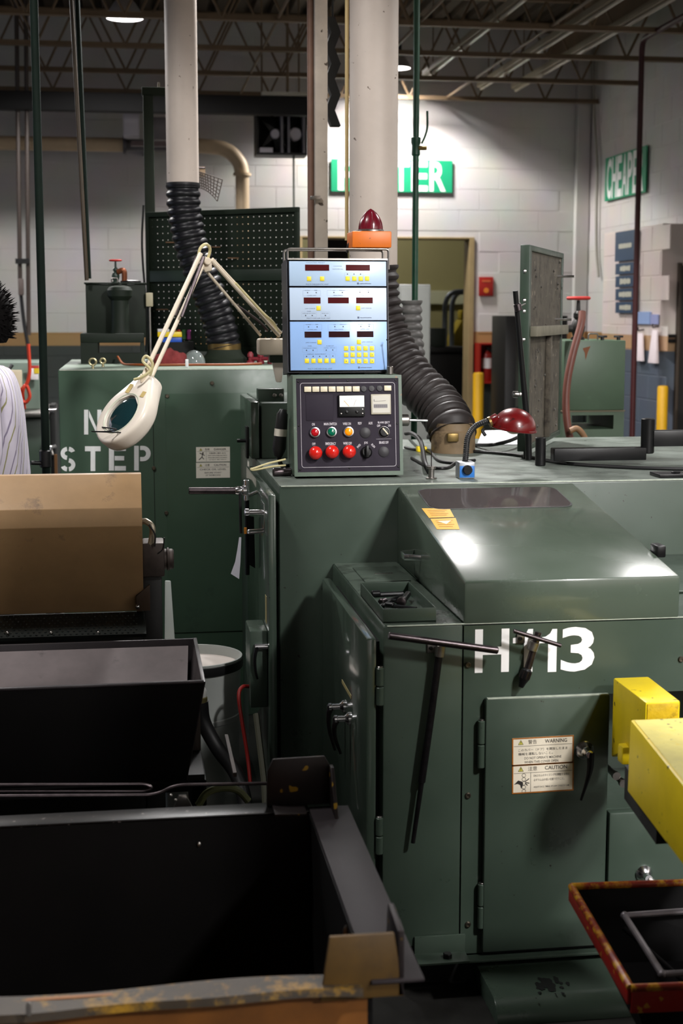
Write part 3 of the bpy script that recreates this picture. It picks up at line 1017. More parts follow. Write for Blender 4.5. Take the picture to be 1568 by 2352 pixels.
def warning_label(root, M, w, h, head_jp, head, lines, picto=None, label=None, rust=True):
    """a printed plate: heading with a triangle, a rule, then lines of text"""
    pl = part(root, 'warning_label', box(-w / 2, w / 2, -0.0006, 0, -h / 2, h / 2).T(M), m_label if rust else mat('clean label', lin(232, 228, 214), 0.55), label, smooth=0)
    if rust:
        part(pl, 'border', rect_frame(w, h, w * 0.02, -0.001).T(M), m_labelrust, smooth=0)
    zt = h / 2 - h * 0.16
    g = ltext(head_jp, -w * 0.17, zt, h * 0.15) + ltext(head, w * 0.21, zt, h * 0.13, w * 0.36, 0.012)
    zr = h / 2 - h * 0.3
    g = g + line2(-w / 2 + w * 0.03, zr, w / 2 - w * 0.03, zr, h * 0.012)
    for s, cx, cz, hh, ww in lines:
        g = g + ltext(s, cx * w, cz * h, hh * h, ww * w, 0.004)
    if picto:
        g = g + picto(w, h)
    tx = -w * 0.36
    th = h * 0.16
    tri = Geo([Vector((tx - th * 0.55, -0.0008, zt - th / 2)), Vector((tx + th * 0.55, -0.0008, zt - th / 2)), Vector((tx, -0.0008, zt + th / 2))], [(0, 1, 2)])
    part(pl, 'triangle', tri.T(M), m_tri, smooth=0)
    g = g + line2(tx - th * 0.55, zt - th / 2, tx + th * 0.55, zt - th / 2, h * 0.012, -0.001) + line2(tx + th * 0.55, zt - th / 2, tx, zt + th / 2, h * 0.012, -0.001) + line2(tx, zt + th / 2, tx - th * 0.55, zt - th / 2, h * 0.012, -0.001)
    g = g + line2(tx, zt + th * 0.2, tx, zt - th * 0.15, h * 0.02, -0.001) + line2(tx, zt - th * 0.25, tx, zt - th * 0.35, h * 0.02, -0.001)
    part(pl, 'print', g.T(M), m_ink, smooth=0)
    return pl


def hand_picto(w, h):
    g = line2(-w * 0.2, -h * 0.48, -w * 0.2, h * 0.2, h * 0.012)
    for k in range(5):
        g = g + circ(-w * 0.31, h * (0.12 - 0.135 * k), h * 0.062, h * 0.014)
    p = [(-0.47, -0.18), (-0.4, -0.04), (-0.33, -0.1), (-0.32, -0.16), (-0.35, -0.34), (-0.37, -0.2), (-0.41, -0.16)]
    g = g + Geo([Vector((a * w, -0.0011, c * h)) for a, c in p], [tuple(range(len(p)))])
    for x0, z0, x1, z1 in ((-0.29, -0.1, -0.225, 0.0), (-0.28, -0.13, -0.22, -0.16), (-0.29, -0.15, -0.25, -0.23)):
        g = g + line2(x0 * w, z0 * h, x1 * w, z1 * h, h * 0.03)
    return g


def run_picto(w, h):
    g = line2(-w * 0.2, -h * 0.46, -w * 0.2, h * 0.2, h * 0.012) + circ(-w * 0.3, h * 0.1, h * 0.03, h * 0.05)
    for x0, z0, x1, z1 in ((-0.31, 0.05, -0.33, -0.2), (-0.31, 0.03, -0.25, -0.08), (-0.32, 0.02, -0.4, 0.1), (-0.33, -0.18, -0.27, -0.32), (-0.33, -0.18, -0.42, -0.36)):
        g = g + line2(x0 * w, z0 * h, x1 * w, z1 * h, h * 0.05)
    return g


def face_frame(px0, py0, px1, py1, Y):
    """frame on a plane facing the viewer, centred in a patch, tilted as the patch's upper edge is"""
    a, b = at(px0, py0, Y=Y), at(px1, py1, Y=Y)
    return frame(((a.x + b.x) / 2, Y, (a.z + b.z) / 2)), b.x - a.x, a.z - b.z


YD = FY - 0.0225
M, w, h = face_frame(1176, 1695, 1316, 1753, YD)
warning_label(ad, M @ Matrix.Rotation(-0.012, 4, 'Y'), w, h, '警告', 'WARNING', [
    ('このカバー（ドア）を開放したまま', 0.0, 0.06, 0.10, 0.80), ('機械を運転しないこと。', -0.12, -0.08, 0.10, 0.56),
    ('DO NOT OPERATE MACHINE', 0.0, -0.235, 0.085, 0.60), ('WHEN THIS COVER OPEN.', -0.02, -0.375, 0.085, 0.56)], label='rust-edged label reading WARNING')
M, w, h = face_frame(1176, 1756, 1316, 1816, YD)
warning_label(ad, M @ Matrix.Rotation(-0.012, 4, 'Y'), w, h, '注意', 'CAUTION', [
    ('DKOカムのタイミングを調整する時は', 0.14, 0.09, 0.085, 0.58), ('必ずカム山の低い位置で行うこと。', 0.10, -0.06, 0.085, 0.50),
    ('ADJUST D.K.O. TIMING AT LOW CYCLE OF CAM.', 0.14, -0.31, 0.07, 0.58)], hand_picto, label='rust-edged label reading CAUTION')

# ---- hood
hd = thing('machine_hood', 'sloping glossy green hood with a tinted window, above the number', 'machine hood', (1.0, 3.6, SZ))
HZ0, HZ1 = 0.985, 1.108
poly = [(FY - 0.002, SZ - 0.001), (FY - 0.002, HZ0), (CY - 0.003, HZ1), (CY - 0.003, SZ - 0.001)]
part(hd, 'hood_shell', prism(poly, 'x', FXS, FXH, 0.007), m_hood)
sl = (HZ1 - HZ0) / (CY - FY)
ln = Vector((0, 1, sl)).normalized()
HM = Matrix.Identity(4)
nn = ln.cross(Vector((1, 0, 0)))
nn = -nn if nn.z < 0 else nn
o = Vector((0, FY, HZ0 + 0.0006))


def on_hood(px, py):
    d = at(px, py, Y=1.0) - Vector((0, 0, CAM_H))
    c = Vector((0, 0, CAM_H))
    t = (o - c).dot(nn) / d.dot(nn)
    return c + d * t


wq = [on_hood(995, 1124), on_hood(1262, 1120), on_hood(1306, 1163), on_hood(1030, 1170)]
wx0, wx1 = 0.80, 1.20
wy0, wy1 = wq[2].y, wq[0].y
def hp(x, y, lift=0.0):
    return Vector((x, y, HZ0 + (y - FY) * sl)) + nn * lift
outl = []
for (x, y, sx, sy) in ((wx0, wy0, 1, 1), (wx1, wy0, -1, 1), (wx1, wy1, -1, -1), (wx0, wy1, 1, -1)):
    r = 0.035
    c0 = Vector((x + sx * r, y + sy * r, 0))
    a0 = {(1, 1): 180, (-1, 1): 270, (-1, -1): 0, (1, -1): 90}[(sx, sy)]
    for k in range(5):
        a = math.radians(a0 + 22.5 * k)
        outl.append((c0.x + r * math.cos(a), c0.y + r * math.sin(a)))
def hood_patch(pl, l0, l1):
    n = len(pl)
    v = [hp(x, y, l0) for x, y in pl] + [hp(x, y, l1) for x, y in pl]
    return Geo(v, [tuple(range(n)), tuple(range(2 * n - 1, n - 1, -1))] + [(i, (i + 1) % n, n + (i + 1) % n, n + i) for i in range(n)])
wn = part(hd, 'window', hood_patch(outl, 0.0002, 0.0024), mat('tinted acrylic', lin(120, 112, 112), 0.05, 0.55, coat=1.0, ior=1.6))
cxm, cym = (wx0 + wx1) / 2, (wy0 + wy1) / 2
inn = [(cxm + (x - cxm) * 1.02, cym + (y - cym) * 1.06) for x, y in outl]
part(wn, 'gasket', hood_patch(inn, 0.0, 0.0012), m_black)
# two orange stickers on the hood
m_ora = mat('orange sticker', lin(226, 168, 60), 0.45, var=0.05)
for (q0, q1, q2, q3, nm) in (((968, 1168), (1032, 1168), (1043, 1188), (985, 1190), 'orange sticker'), ((988, 1192), (1046, 1190), (1055, 1216), (1003, 1216), 'orange sticker with a pale centre')):
    P = [on_hood(*q) for q in (q0, q1, q2, q3)]
    st = part(hd, 'sticker', Geo([p + nn * 0.0006 for p in P], [(0, 1, 2, 3)]), m_ora, nm, smooth=0)
    g = Geo()
    for r in range(4):
        t = 0.2 + 0.18 * r
        l0, l1 = P[0].lerp(P[3], t), P[1].lerp(P[2], t)
        a, b = l0.lerp(l1, 0.15), l0.lerp(l1, 0.85 - 0.1 * (r % 2))
        dv = (P[3] - P[0]) * 0.05
        g = g + Geo([a + nn * 0.001, b + nn * 0.001, b + dv + nn * 0.001, a + dv + nn * 0.001], [(0, 1, 2, 3)])
    part(st, 'print', g, mat('sticker print', lin(176, 116, 40), 0.6), smooth=0)
    if 'pale' in nm:
        q = [P[0].lerp(P[2], 0.25), P[1].lerp(P[3], 0.25), P[2].lerp(P[0], 0.45), P[3].lerp(P[1], 0.45)]
        part(st, 'pale_patch', Geo([p + nn * 0.0013 for p in q], [(0, 1, 2, 3)]), mat('pale patch', lin(236, 226, 190), 0.4), smooth=0)
# pull handle on the hood side, bent from flat bar
p0 = at(958, 1275, X=FXS)
hy, hz = p0.y, p0.z
hg = prism([(FXS, hy + 0.05), (FXS - 0.042, hy + 0.03), (FXS - 0.042, hy - 0.03), (FXS, hy - 0.05), (FXS, hy - 0.044), (FXS - 0.037, hy - 0.026), (FXS - 0.037, hy + 0.026), (FXS, hy + 0.044)], 'z', hz - 0.008, hz + 0.008, 0.001)
part(hd, 'pull_handle', hg, m_chrome)
p0 = at(1500, 1264, X=FXH)
part(hd, 'latch', cbox((FXH + 0.012, p0.y, p0.z), 0.024, 0.05, 0.03, 0.004), m_blackgloss)

# ---- tall cabinet
tc = thing('main_cabinet', 'wide green machine cabinet carrying the control box, behind the sloping hood', 'machine cabinet', (1.3, 4.8, 0.0))
CX0, CX1, CYB = 0.408, 2.3, 5.5
part(tc, 'body', box(CX0, CX1, CY, CYB, 0.02, TZ - 0.001, 0.006), m_green)
part(tc, 'top_plate', box(CX0 + 0.003, CX1 - 0.003, CY + 0.004, CYB - 0.004, TZ - 0.0012, TZ + 0.0008), m_green_top, smooth=0)
part(tc, 'front_edge', box(CX0 + 0.006, CX1, CY - 0.0012, CY + 0.006, TZ - 0.002, TZ + 0.0012), m_edge)
part(fc, 'right_deck', box(FXH + 0.01, FXE, FY + 0.3, CY - 0.003, SZ - 0.002, SZ + 0.004, 0.002), m_green)
# its left door
dd = part(tc, 'side_door', box(0.374, 0.397, CY - 0.03, 4.80, 0.10, 1.092, 0.005), m_gloss)
part(tc, 'door_gap_shade', box(0.396, CX0 + 0.001, CY + 0.04, 4.8, 0.12, 1.06), m_dark)  # black strip paints the dark of the gap behind this door
p = at(604, 1176, X=0.374)
h = part(dd, 'handle', cyl(p, p + Vector((-0.042, 0, 0)), 0.0075, seg=18, b=0.002), m_chrome)
part(h, 'plate', box(0.3715, 0.3745, p.y - 0.05, p.y + 0.05, p.z - 0.055, p.z + 0.03, 0.001), m_chrome)
part(h, 'knob', lathe([(0.006, 0), (0.011, 0.003), (0.011, 0.013), (0.006, 0.016)], p + Vector((-0.040, 0, 0)), (-1, 0, 0), 18), m_chrome)
part(h, 'hasp', rod([p + Vector((-0.002, -0.03, -0.055)), p + Vector((-0.045, -0.03, -0.058)), p + Vector((-0.045, 0.02, -0.058)), p + Vector((-0.002, 0.02, -0.055))], 0.0035, 8, 0.008), m_chrome)
a = at(612, 1395, X=0.373)
part(dd, 'paper_label', box(0.3728, 0.374, CY + 0.03, CY + 0.07, a.z - 0.05, a.z + 0.03), mat('faded label', lin(150, 138, 92), 0.6), smooth=0)
# lock box on the door with its chrome lever
a, b = at(572, 1447, Y=CY + 0.02), at(612, 1622, Y=CY + 0.02)
lb = part(tc, 'lock_box', box(a.x, 0.3735, CY + 0.005, CY + 0.16, b.z, a.z, 0.005), m_green)
p = at(600, 1485, Y=CY)
part(lb, 'lever_bar', cyl(p + Vector((-0.02, 0, 0)), p + Vector((0.02, 0, 0)), 0.009, seg=18, b=0.002), m_chrome)
part(lb, 'lever', sweep(spline([p + Vector((-0.013, -0.004, 0)), p + Vector((-0.02, -0.008, -0.03)), p + Vector((-0.018, -0.006, -0.07)), p + Vector((-0.012, -0.004, -0.095))], 6), [0.006 - 0.003 * i / 18 for i in range(19)], 8), m_blackgloss)

# ---- second cabinet behind, left of the control box
sc = thing('rear_cabinet', 'narrow green cabinet with a black door lever, behind the control box', 'machine cabinet', (0.5, 5.1, 0))
a = at(600, 925, Y=4.82)
part(sc, 'body', box(a.x, 0.70, 4.82, 5.45, TZ + 0.0015, a.z, 0.006), m_green)
a2 = at(566, 917, Y=5.15)
sdd = part(sc, 'side_door', box(a.x - 0.036, a.x - 0.008, 4.815, 5.3, TZ + 0.002, a.z + 0.004, 0.005), m_gloss)
p = at(570, 1012, X=a.x - 0.036)
lh = part(sdd, 'lever_handle', box(a.x - 0.045, a.x - 0.036, p.y - 0.03, p.y + 0.03, p.z - 0.06, p.z + 0.05, 0.003), m_blackgloss)
part(lh, 'lever', cyl((a.x - 0.04, p.y, p.z), (a.x - 0.075, p.y, p.z), 0.006, seg=12, b=0.001), m_blackgloss)
part(sdd, 'paper_label', box(a.x - 0.0372, a.x - 0.036, p.y - 0.03, p.y + 0.03, p.z - 0.14, p.z - 0.07), mat('clean label', lin(232, 228, 214), 0.55), smooth=0)
a, b = at(592, 893, Y=4.9), at(618, 922, Y=4.9)
part(sc, 'lamp_bracket', box(a.x, a.x + 0.09, 4.9, 4.96, b.z - 0.005, a.z, 0.003), m_green)
for q in ((630, 908), (645, 908)):
    part(sc, 'bolt', lathe([(0.007, 0), (0.007, 0.005), (0.004, 0.007)], at(q[0], q[1], Y=4.9), (0, -1, 0), 12), m_steel)

# ---- parts tray on the shelf
tp = thing('parts_tray', 'small open green tray of black tools on the low shelf', 'tray', (0.66, 3.3, SZ + 0.002))
a, b = at(878, 1410, Y=3.235), at(990, 1434, Y=3.235)
X0, X1, Y0 = 0.566, 0.692, 3.225
Y1 = 3.56
zb, zt = SZ + 0.0025, SZ + 0.036
part(tp, 'bottom', box(X0, X1, Y0, Y1, zb, zb + 0.003), m_green)
part(tp, 'wall_panel', box(X0, X1, Y0, Y0 + 0.0025, zb, zt, 0.0008), m_green)
part(tp, 'wall_panel', box(X0, X1, Y1 - 0.0025, Y1, zb, zt, 0.0008), m_green)
part(tp, 'wall_panel', box(X0, X0 + 0.0025, Y0 + 0.0025, Y1 - 0.0025, zb, zt, 0.0008), m_green)
part(tp, 'wall_panel', box(X1 - 0.0025, X1, Y0 + 0.0025, Y1 - 0.0025, zb, zt, 0.0008), m_green)
tz = zb + 0.003
tools = [((0.60, 3.42), (0.665, 3.50), 0.006, 'black socket bar lying along the tray'), ((0.585, 3.30), (0.63, 3.33), 0.006, 'short black hex bit in the tray near its front wall'),
         ((0.605, 3.345), (0.66, 3.30), 0.005, 'thin black punch lying across the tray'), ((0.635, 3.36), (0.672, 3.47), 0.008, 'thick black wrench shank in the tray'),
         ((0.59, 3.37), (0.625, 3.45), 0.005, 'slim black allen key in the tray'), ((0.60, 3.52), (0.67, 3.525), 0.006, 'black pin at the far end of the tray')]
for i, ((x0, y0), (x1, y1), r, lab) in enumerate(tools):
    z = tz + r + (0.008 if i in (2, 3) else 0.0)
    t = thing('hand_tool', lab, 'tool', (x0, y0, tz), 'loose black tools in the parts tray')
    part(t, 'shank', rod([(x0, y0, z), (x1, y1, z), (x1 + 0.012, y1 - 0.012, z)] if i in (1, 4) else [(x0, y0, z), (x1, y1, z)], r, 8, 0.008), m_blackgloss)
    part(t, 'head', lathe([(r * 1.1, -0.012), (r * 1.5, -0.01), (r * 1.5, 0.008), (r * 1.1, 0.01)], (x0, y0, z + r * 0.4), (x1 - x0, y1 - y0, 0), 12), m_dsteel if i in (0, 3) else m_blackgloss)

# ---- tools clipped to the panel
def clip(px, py, Y):
    p = at(px, py, Y=Y)
    c = part(fc, 'tool_clip', box(p.x - 0.016, p.x + 0.004, FY - 0.006, FY - 0.001, p.z - 0.012, p.z + 0.012, 0.002), m_steel)
    part(c, 'clip_screw', cyl((p.x - 0.008, FY - 0.006, p.z), (p.x - 0.008, FY - 0.010, p.z), 0.005, seg=14, b=0.001), m_blackgloss)
    return p


TY = FY - 0.022
t = thing('t_handle_wrench', 'long dark steel T-handle wrench clipped to the panel beside the number', 'wrench', at(948, 1938, Y=TY))
part(t, 'cross_bar', cyl(at(892, 1460, Y=TY - 0.02), at(1143, 1494, Y=TY - 0.02), 0.0085, seg=18, b=0.0015), m_dsteel)
part(t, 'shaft', sweep([at(1011, 1484, Y=TY), at(990, 1640, Y=TY), at(968, 1796, Y=TY)], 0.0088, 16), mat('dark shaft steel', lin(40, 38, 40), 0.35, 0.8, var=0.3, scale=60))
part(t, 'tip', sweep([at(968, 1796, Y=TY), at(948, 1936, Y=TY)], [0.0062, 0.005], 14), mat('dark shaft steel', lin(40, 38, 40)))
a, b = at(1012, 1482, Y=TY), at(1009, 1508, Y=TY)
clip(1000, 1492, TY)
part(fc, 'tool_clip_ring', cyl(a, b, 0.0118, seg=18, b=0.001), m_steel)
t = thing('chuck_wrench', 'short dark T-handle chuck wrench clipped over the white number', 'wrench', at(1195, 1580, Y=TY))
part(t, 'cross_bar', cyl(at(1179, 1449, Y=TY - 0.02), at(1288, 1483, Y=TY - 0.02), 0.0052, seg=14, b=0.001), m_dsteel)
part(t, 'shaft', sweep([at(1236, 1452, Y=TY), at(1224, 1495, Y=TY), at(1212, 1535, Y=TY)], 0.0085, 16), m_dsteel)
d = (at(1195, 1580, Y=TY) - at(1211, 1536, Y=TY))
ch = part(t, 'chuck', lathe([(0.009, 0), (0.012, 0.004), (0.012, 0.026), (0.009, 0.034), (0.006, 0.046), (0.003, 0.047)], at(1211, 1536, Y=TY), d, 18), m_blackgloss)
for k in range(8):
    u, w2, ax = axis_frame(d)
    rr = (u * math.cos(k * 0.785) + w2 * math.sin(k * 0.785)) * 0.0118
    p = at(1211, 1536, Y=TY) + ax * 0.006
    part(ch, 'flute', cyl(p + rr, p + rr + ax * 0.018, 0.0022, seg=6), m_dsteel)
clip(1206, 1470, TY)
part(fc, 'tool_clip_ring', cyl(at(1228, 1474, Y=TY), at(1221, 1494, Y=TY), 0.0125, seg=18, b=0.001), m_steel)

# ================================================================ control box
m_face = mat('panel face purple grey', lin(46, 41, 50), 0.6, spec=0.12, var=0.06, scale=20)
m_boxgreen = mat('control box green', lin(80, 96, 82), 0.4, var=0.08, scale=12, stain=lin(150, 150, 138), stain_amt=-0.05, stain_scale=20, chips=lin(120, 96, 72), chip_scale=60, chip_at=0.7)
m_lineprint = mat('panel print', lin(196, 190, 196), 0.5)
m_cap = mat('blank cap grey', lin(38, 36, 40), 0.5)
m_creamlens = mat('cream lamp lens', lin(212, 202, 176), 0.4)
a, b = at(675, 1100, Z=TZ), at(927.4, 1097.7, Z=TZ)
CBW = (b - a).length * 0.995
CBY = (a.y + b.y) / 2
lean = PITCH
CM = frame(((a.x + b.x) / 2, CBY, TZ + 0.008), (1, 0, 0), (0, math.sin(lean), math.cos(lean)))
CBH = 236 / FPX * (CBY / math.cos(YAW)) * 0.985
cb = thing('control_box', 'green control box with dark button panel, red mushroom buttons and a meter', 'control panel', ((a.x + b.x) / 2, CBY + 0.1, TZ + 0.001))


def cp(cx, cy, y=0.0):
    xl = 105 + 30 * (cy - 20) / 1275
    return Vector((((cx - xl) / 1365 - 0.5) * CBW, y, (1292 - cy) / 1272 * CBH))


dep = 0.2
top_z = CBH * math.cos(lean)
dy = CBH * math.sin(lean)
cz0 = TZ + 0.008
cxm = (a.x + b.x) / 2
prof = [(CBY + 0.004, cz0), (CBY + 0.004 + dy, cz0 + top_z), (CBY + dep, cz0 + top_z), (CBY + dep, cz0)]
part(cb, 'case', prism(prof, 'x', cxm - CBW / 2, cxm + CBW / 2, 0.004), m_boxgreen)
o = [(-CBW / 2, 0), (CBW / 2, 0), (CBW / 2, CBH), (-CBW / 2, CBH)]
t = 0.0095
i = [(-CBW / 2 + t, t * 1.3), (CBW / 2 - t, t * 1.3), (CBW / 2 - t, CBH - t), (-CBW / 2 + t, CBH - t)]
part(cb, 'front_frame', ring2d(o, i, 'y', -0.003, 0.006).T(CM), m_boxgreen, smooth=0)
part(cb, 'face_plate', box(-CBW / 2 + t - 0.001, CBW / 2 - t + 0.001, -0.0015, 0.006, t * 1.3 - 0.001, CBH - t + 0.001).T(CM), m_face, smooth=0)
for sx in (-1, 1):
    part(cb, 'foot', box(cxm + sx * (CBW / 2 - 0.03) - 0.015, cxm + sx * (CBW / 2 - 0.03) + 0.015, CBY + 0.03, CBY + 0.17, TZ + 0.0009, cz0 + 0.001), m_dark)
PY = -0.0016
rw, rh = (1385 - 195) / 1365 * CBW, (1180 - 112) / 1272 * CBH
c0 = cp(805, 648)
ro, ri = rrect(rw, rh, 0.008), rrect(rw - 0.0022, rh - 0.0022, 0.007)
part(cb, 'border_line', ring2d(ro, ri, 'y', PY - 0.0004, PY).move((c0.x, 0, c0.z)).T(CM), m_lineprint, smooth=0)
for q in ((175, 98), (793, 90), (1400, 88), (185, 655), (1418, 635), (203, 1207), (822, 1195), (1438, 1187)):
    part(cb, 'screw', lathe([(0.0032, 0), (0.003, 0.001), (0.0018, 0.0018), (0, 0.0018)], CM @ cp(*q, PY), CM.to_3x3() @ Vector((0, -1, 0)), 10, cap=False), m_blackgloss)
FN = CM.to_3x3() @ Vector((0, -1, 0))


def on_face(prof, cx, cy, seg=28, y=PY):
    return lathe(prof, CM @ cp(cx, cy, y), FN, seg, cap=False)


def fbox(x0, x1, y0, y1, d0, d1, b=0.0008):
    p, q = cp(x0, y1), cp(x1, y0)
    return box(p.x, q.x, -d1, -d0, p.z, q.z, b).T(CM)


sc1 = CBW / 1365
for k in range(7):
    xx = 292 + 101 * k
    part(cb, 'indicator_lamp', fbox(xx - 43, xx + 43, 162, 230, 0.0015, 0.007, 0.0012), m_creamlens)
part(cb, 'indicator_lamp', fbox(1252, 1340, 156, 222, 0.0015, 0.007, 0.0012), m_creamlens)
for xx, yy, rr in ((995, 195, 40), (1095, 192, 40), (1195, 190, 40), (1017, 750, 68), (1252, 995, 68)):
    part(cb, 'blank_cap', on_face([(rr * sc1, 0), (rr * sc1, 0.0015), (rr * sc1 * 0.85, 0.0028), (0, 0.0032)], xx, yy), m_cap)
part(cb, 'blank_plate', fbox(275, 605, 262, 590, 0.0015, 0.003, 0.0005), m_face)
mt = part(cb, 'meter', fbox(677, 1000, 272, 545, 0.0015, 0.012, 0.0015), m_blackgloss)
part(mt, 'dial', fbox(688, 993, 283, 425, 0.0115, 0.0128, 0), mat('dial white', lin(232, 228, 222), 0.4))
g = Geo()
for (x0, y0, x1, y1) in ((740, 345, 805, 418),):
    p, q = cp(x0, y0), cp(x1, y1)
    g = g + line2(p.x, p.z, q.x, q.z, 0.0016, -0.0132)
part(mt, 'needle', g.T(CM), mat('needle ochre', lin(206, 176, 110), 0.5), smooth=0)
g = Geo()
p, q = cp(890, 335), cp(862, 415)
g = line2(p.x, p.z, q.x, q.z, 0.0008, -0.0132)
for k in range(11):
    an = math.radians(140 - 10 * k)
    c = cp(835, 440)
    g = g + line2(c.x + 0.030 * math.cos(an), c.z + 0.026 * math.sin(an), c.x + 0.033 * math.cos(an), c.z + 0.029 * math.sin(an), 0.0005, -0.0132)
part(mt, 'scale_print', g.T(CM), mat('scale print', lin(150, 130, 120), 0.5), smooth=0)
for xx in (780, 908):
    part(mt, 'knob', lathe([(0.005, 0), (0.005, 0.003), (0.003, 0.005), (0, 0.005)], CM @ cp(xx, 485, -0.012), FN, 16, cap=False), m_black)
for xx, yy in ((708, 508), (975, 455), (975, 508)):
    part(mt, 'screw', lathe([(0.0026, 0), (0.0018, 0.0012), (0, 0.0013)], CM @ cp(xx, yy, -0.012), FN, 10, cap=False), m_steel)
ct = part(cb, 'counter', fbox(1088, 1333, 265, 522, 0.0015, 0.008, 0.0015), mat('counter frame', lin(172, 166, 148), 0.45))
part(ct, 'counter_face', fbox(1105, 1318, 285, 500, 0.0078, 0.0084, 0), mat('counter face', lin(186, 182, 170), 0.35))
part(ct, 'digit_window', fbox(1118, 1290, 392, 440, 0.0084, 0.0088, 0), mat('digit window', lin(112, 108, 110), 0.4))
g = Geo()
for k in range(7):
    p = cp(1130 + 25 * k, 416)
    g = g + text('0', 0.006, w=0.0035).move((p.x, -0.0091, p.z))
p, q = cp(1130, 355), cp(1270, 350)
g = g + line2(p.x, p.z, q.x, q.z, 0.0007, -0.009)
p, q = cp(1122, 360), cp(1122, 330)
g = g + line2(p.x, p.z, q.x, q.z, 0.0015, -0.009)
part(ct, 'print', g.T(CM), mat('counter print', lin(76, 72, 76), 0.5), smooth=0)
for xx, yy, cc, nm in ((382, 740, lin(170, 12, 24), 'red'), (590, 737, lin(0, 96, 70), 'green'), (803, 737, lin(240, 140, 8), 'amber')):
    bt = part(cb, 'push_button', on_face([(66 * sc1, 0), (68 * sc1, 0.004), (62 * sc1, 0.009), (50 * sc1, 0.0095), (48 * sc1, 0.006)], xx, yy), m_chrome, 'chrome-ringed push button with a %s lens' % nm)
    part(bt, 'lens', on_face([(48 * sc1, 0.004), (46 * sc1, 0.009), (34 * sc1, 0.012), (0, 0.0135)], xx, yy), mat('lens ' + nm, cc, 0.15, coat=0.6, emit=cc, emit_s=0.25 if nm == 'amber' else 0.06))
for xx, yy in ((385, 1000), (592, 990), (805, 990)):
    mb = part(cb, 'mushroom_button', on_face([(60 * sc1, 0.012), (80 * sc1, 0.014), (84 * sc1, 0.019), (78 * sc1, 0.026), (58 * sc1, 0.032), (30 * sc1, 0.0355), (0, 0.0365)], xx, yy, 36), m_red, 'red mushroom stop button')
    part(mb, 'collar', on_face([(52 * sc1, 0), (52 * sc1, 0.013)], xx, yy), m_blackgloss)
sk = part(cb, 'selector_knob', on_face([(64 * sc1, 0), (66 * sc1, 0.003), (58 * sc1, 0.006), (50 * sc1, 0.011), (0, 0.0115)], 1253, 745), m_blackgloss)
part(cb, 'selector_ring', on_face([(68 * sc1, 0), (69 * sc1, 0.002), (65 * sc1, 0.0022)], 1253, 745), m_steel)
p = cp(1262, 738)
part(sk, 'pointer', box(-0.0022, 0.0022, -0.0155, -0.011, -0.012, 0.012, 0.0008).T(CM @ Matrix.Translation(p) @ Matrix.Rotation(math.radians(-40), 4, 'Y')), m_creamlens)
jk = part(cb, 'jog_knob', on_face([(70 * sc1, 0), (73 * sc1, 0.004), (62 * sc1, 0.010), (50 * sc1, 0.013), (0, 0.013)], 1030, 1000), m_blackgloss)
p = cp(1030, 995)
part(jk, 'grip', box(-0.005, 0.005, -0.026, -0.012, -0.017, 0.019, 0.002).T(CM @ Matrix.Translation(p)), m_blackgloss)
g = Geo()
for s, xx, yy, hh, ww in (('ON', 365, 637, 34, 36), ('MAIN SWITCH', 577, 635, 34, 160), ('WIRE ON', 785, 634, 34, 102), ('REV', 948, 630, 34, 48), ('AUX', 1083, 630, 34, 52), ('BLANK EJECT', 1250, 626, 34, 150),
                          ('OFF', 1185, 664, 30, 42), ('ON', 1322, 664, 30, 34), ('OFF', 372, 885, 34, 42), ('EMERGENCY', 583, 883, 34, 132), ('WIRE OFF', 793, 882, 34, 108), ('JOG', 1025, 880, 34, 46), ('BRAKE OFF', 1252, 877, 34, 118)):
    p = cp(xx, yy)
    g = g + text(s, hh * CBH / 1272, 0.02, w=ww * sc1).move((p.x, PY - 0.0006, p.z))
for s, xx, yy, rot in (('FWD', 937, 917, -48), ('RUN', 1117, 917, 48)):
    p = cp(xx, yy)
    g = g + text(s, 28 * CBH / 1272, 0.02, w=56 * sc1).T(Matrix.Translation((p.x, PY - 0.0006, p.z)) @ Matrix.Rotation(math.radians(rot), 4, 'Y'))
p, q = cp(1155, 832), cp(1350, 832)
g = g + line2(p.x, p.z, q.x, q.z, 0.0006, PY - 0.0006)
part(cb, 'lettering', g.T(CM), m_lineprint, smooth=0)
# handwheel shaft on its side
p = at(928, 965, Y=CBY + 0.07)
sx = cxm + CBW / 2
sh = part(cb, 'side_shaft', cyl((sx - 0.002, p.y, p.z), (sx + 0.03, p.y, p.z), 0.018, seg=24, b=0.003), m_steel)
part(sh, 'thin_rod', cyl((sx + 0.028, p.y, p.z), (sx + 0.088, p.y, p.z - 0.002), 0.004, seg=12, b=0.001), m_chrome)

# ---- plugs and cables at its left side
p = at(645, 985, Y=CBY + 0.12)
t = thing('cable_plug', 'black cable plug with a white band beside the control box', 'plug', (p.x, p.y, TZ + 0.001))
part(t, 'upper_sleeve', lathe([(0.008, 0.06), (0.017, 0.045), (0.019, 0.0)], p, (0.1, 0, 1), 20), m_black)
part(t, 'white_band', lathe([(0.0195, 0.0), (0.0195, -0.022)], p, (0.1, 0, 1), 20, cap=False), mat('band white', lin(196, 190, 176), 0.6))
part(t, 'lower_sleeve', lathe([(0.019, -0.022), (0.021, -0.06), (0.012, -0.085)], p, (0.1, 0, 1), 20), m_black)
part(t, 'cable', tube([p + Vector((-0.008, 0, -0.08)), p + Vector((0.0, 0.0, -0.11)), p + Vector((0.02, 0.03, -0.117)), p + Vector((0.05, 0.06, -0.118))], 0.007, 10), m_black)
q = at(655, 1072, Y=CBY + 0.05)
solo('pipe_stub', 'short dark pipe stub lying on the cabinet top by the control box', 'pipe', cyl((cxm - CBW / 2 - 0.002, CBY + 0.08, TZ + 0.014), (at(626, 1074, Y=CBY + 0.08).x, CBY + 0.075, TZ + 0.014), 0.0125, seg=20, b=0.002), m_dsteel)
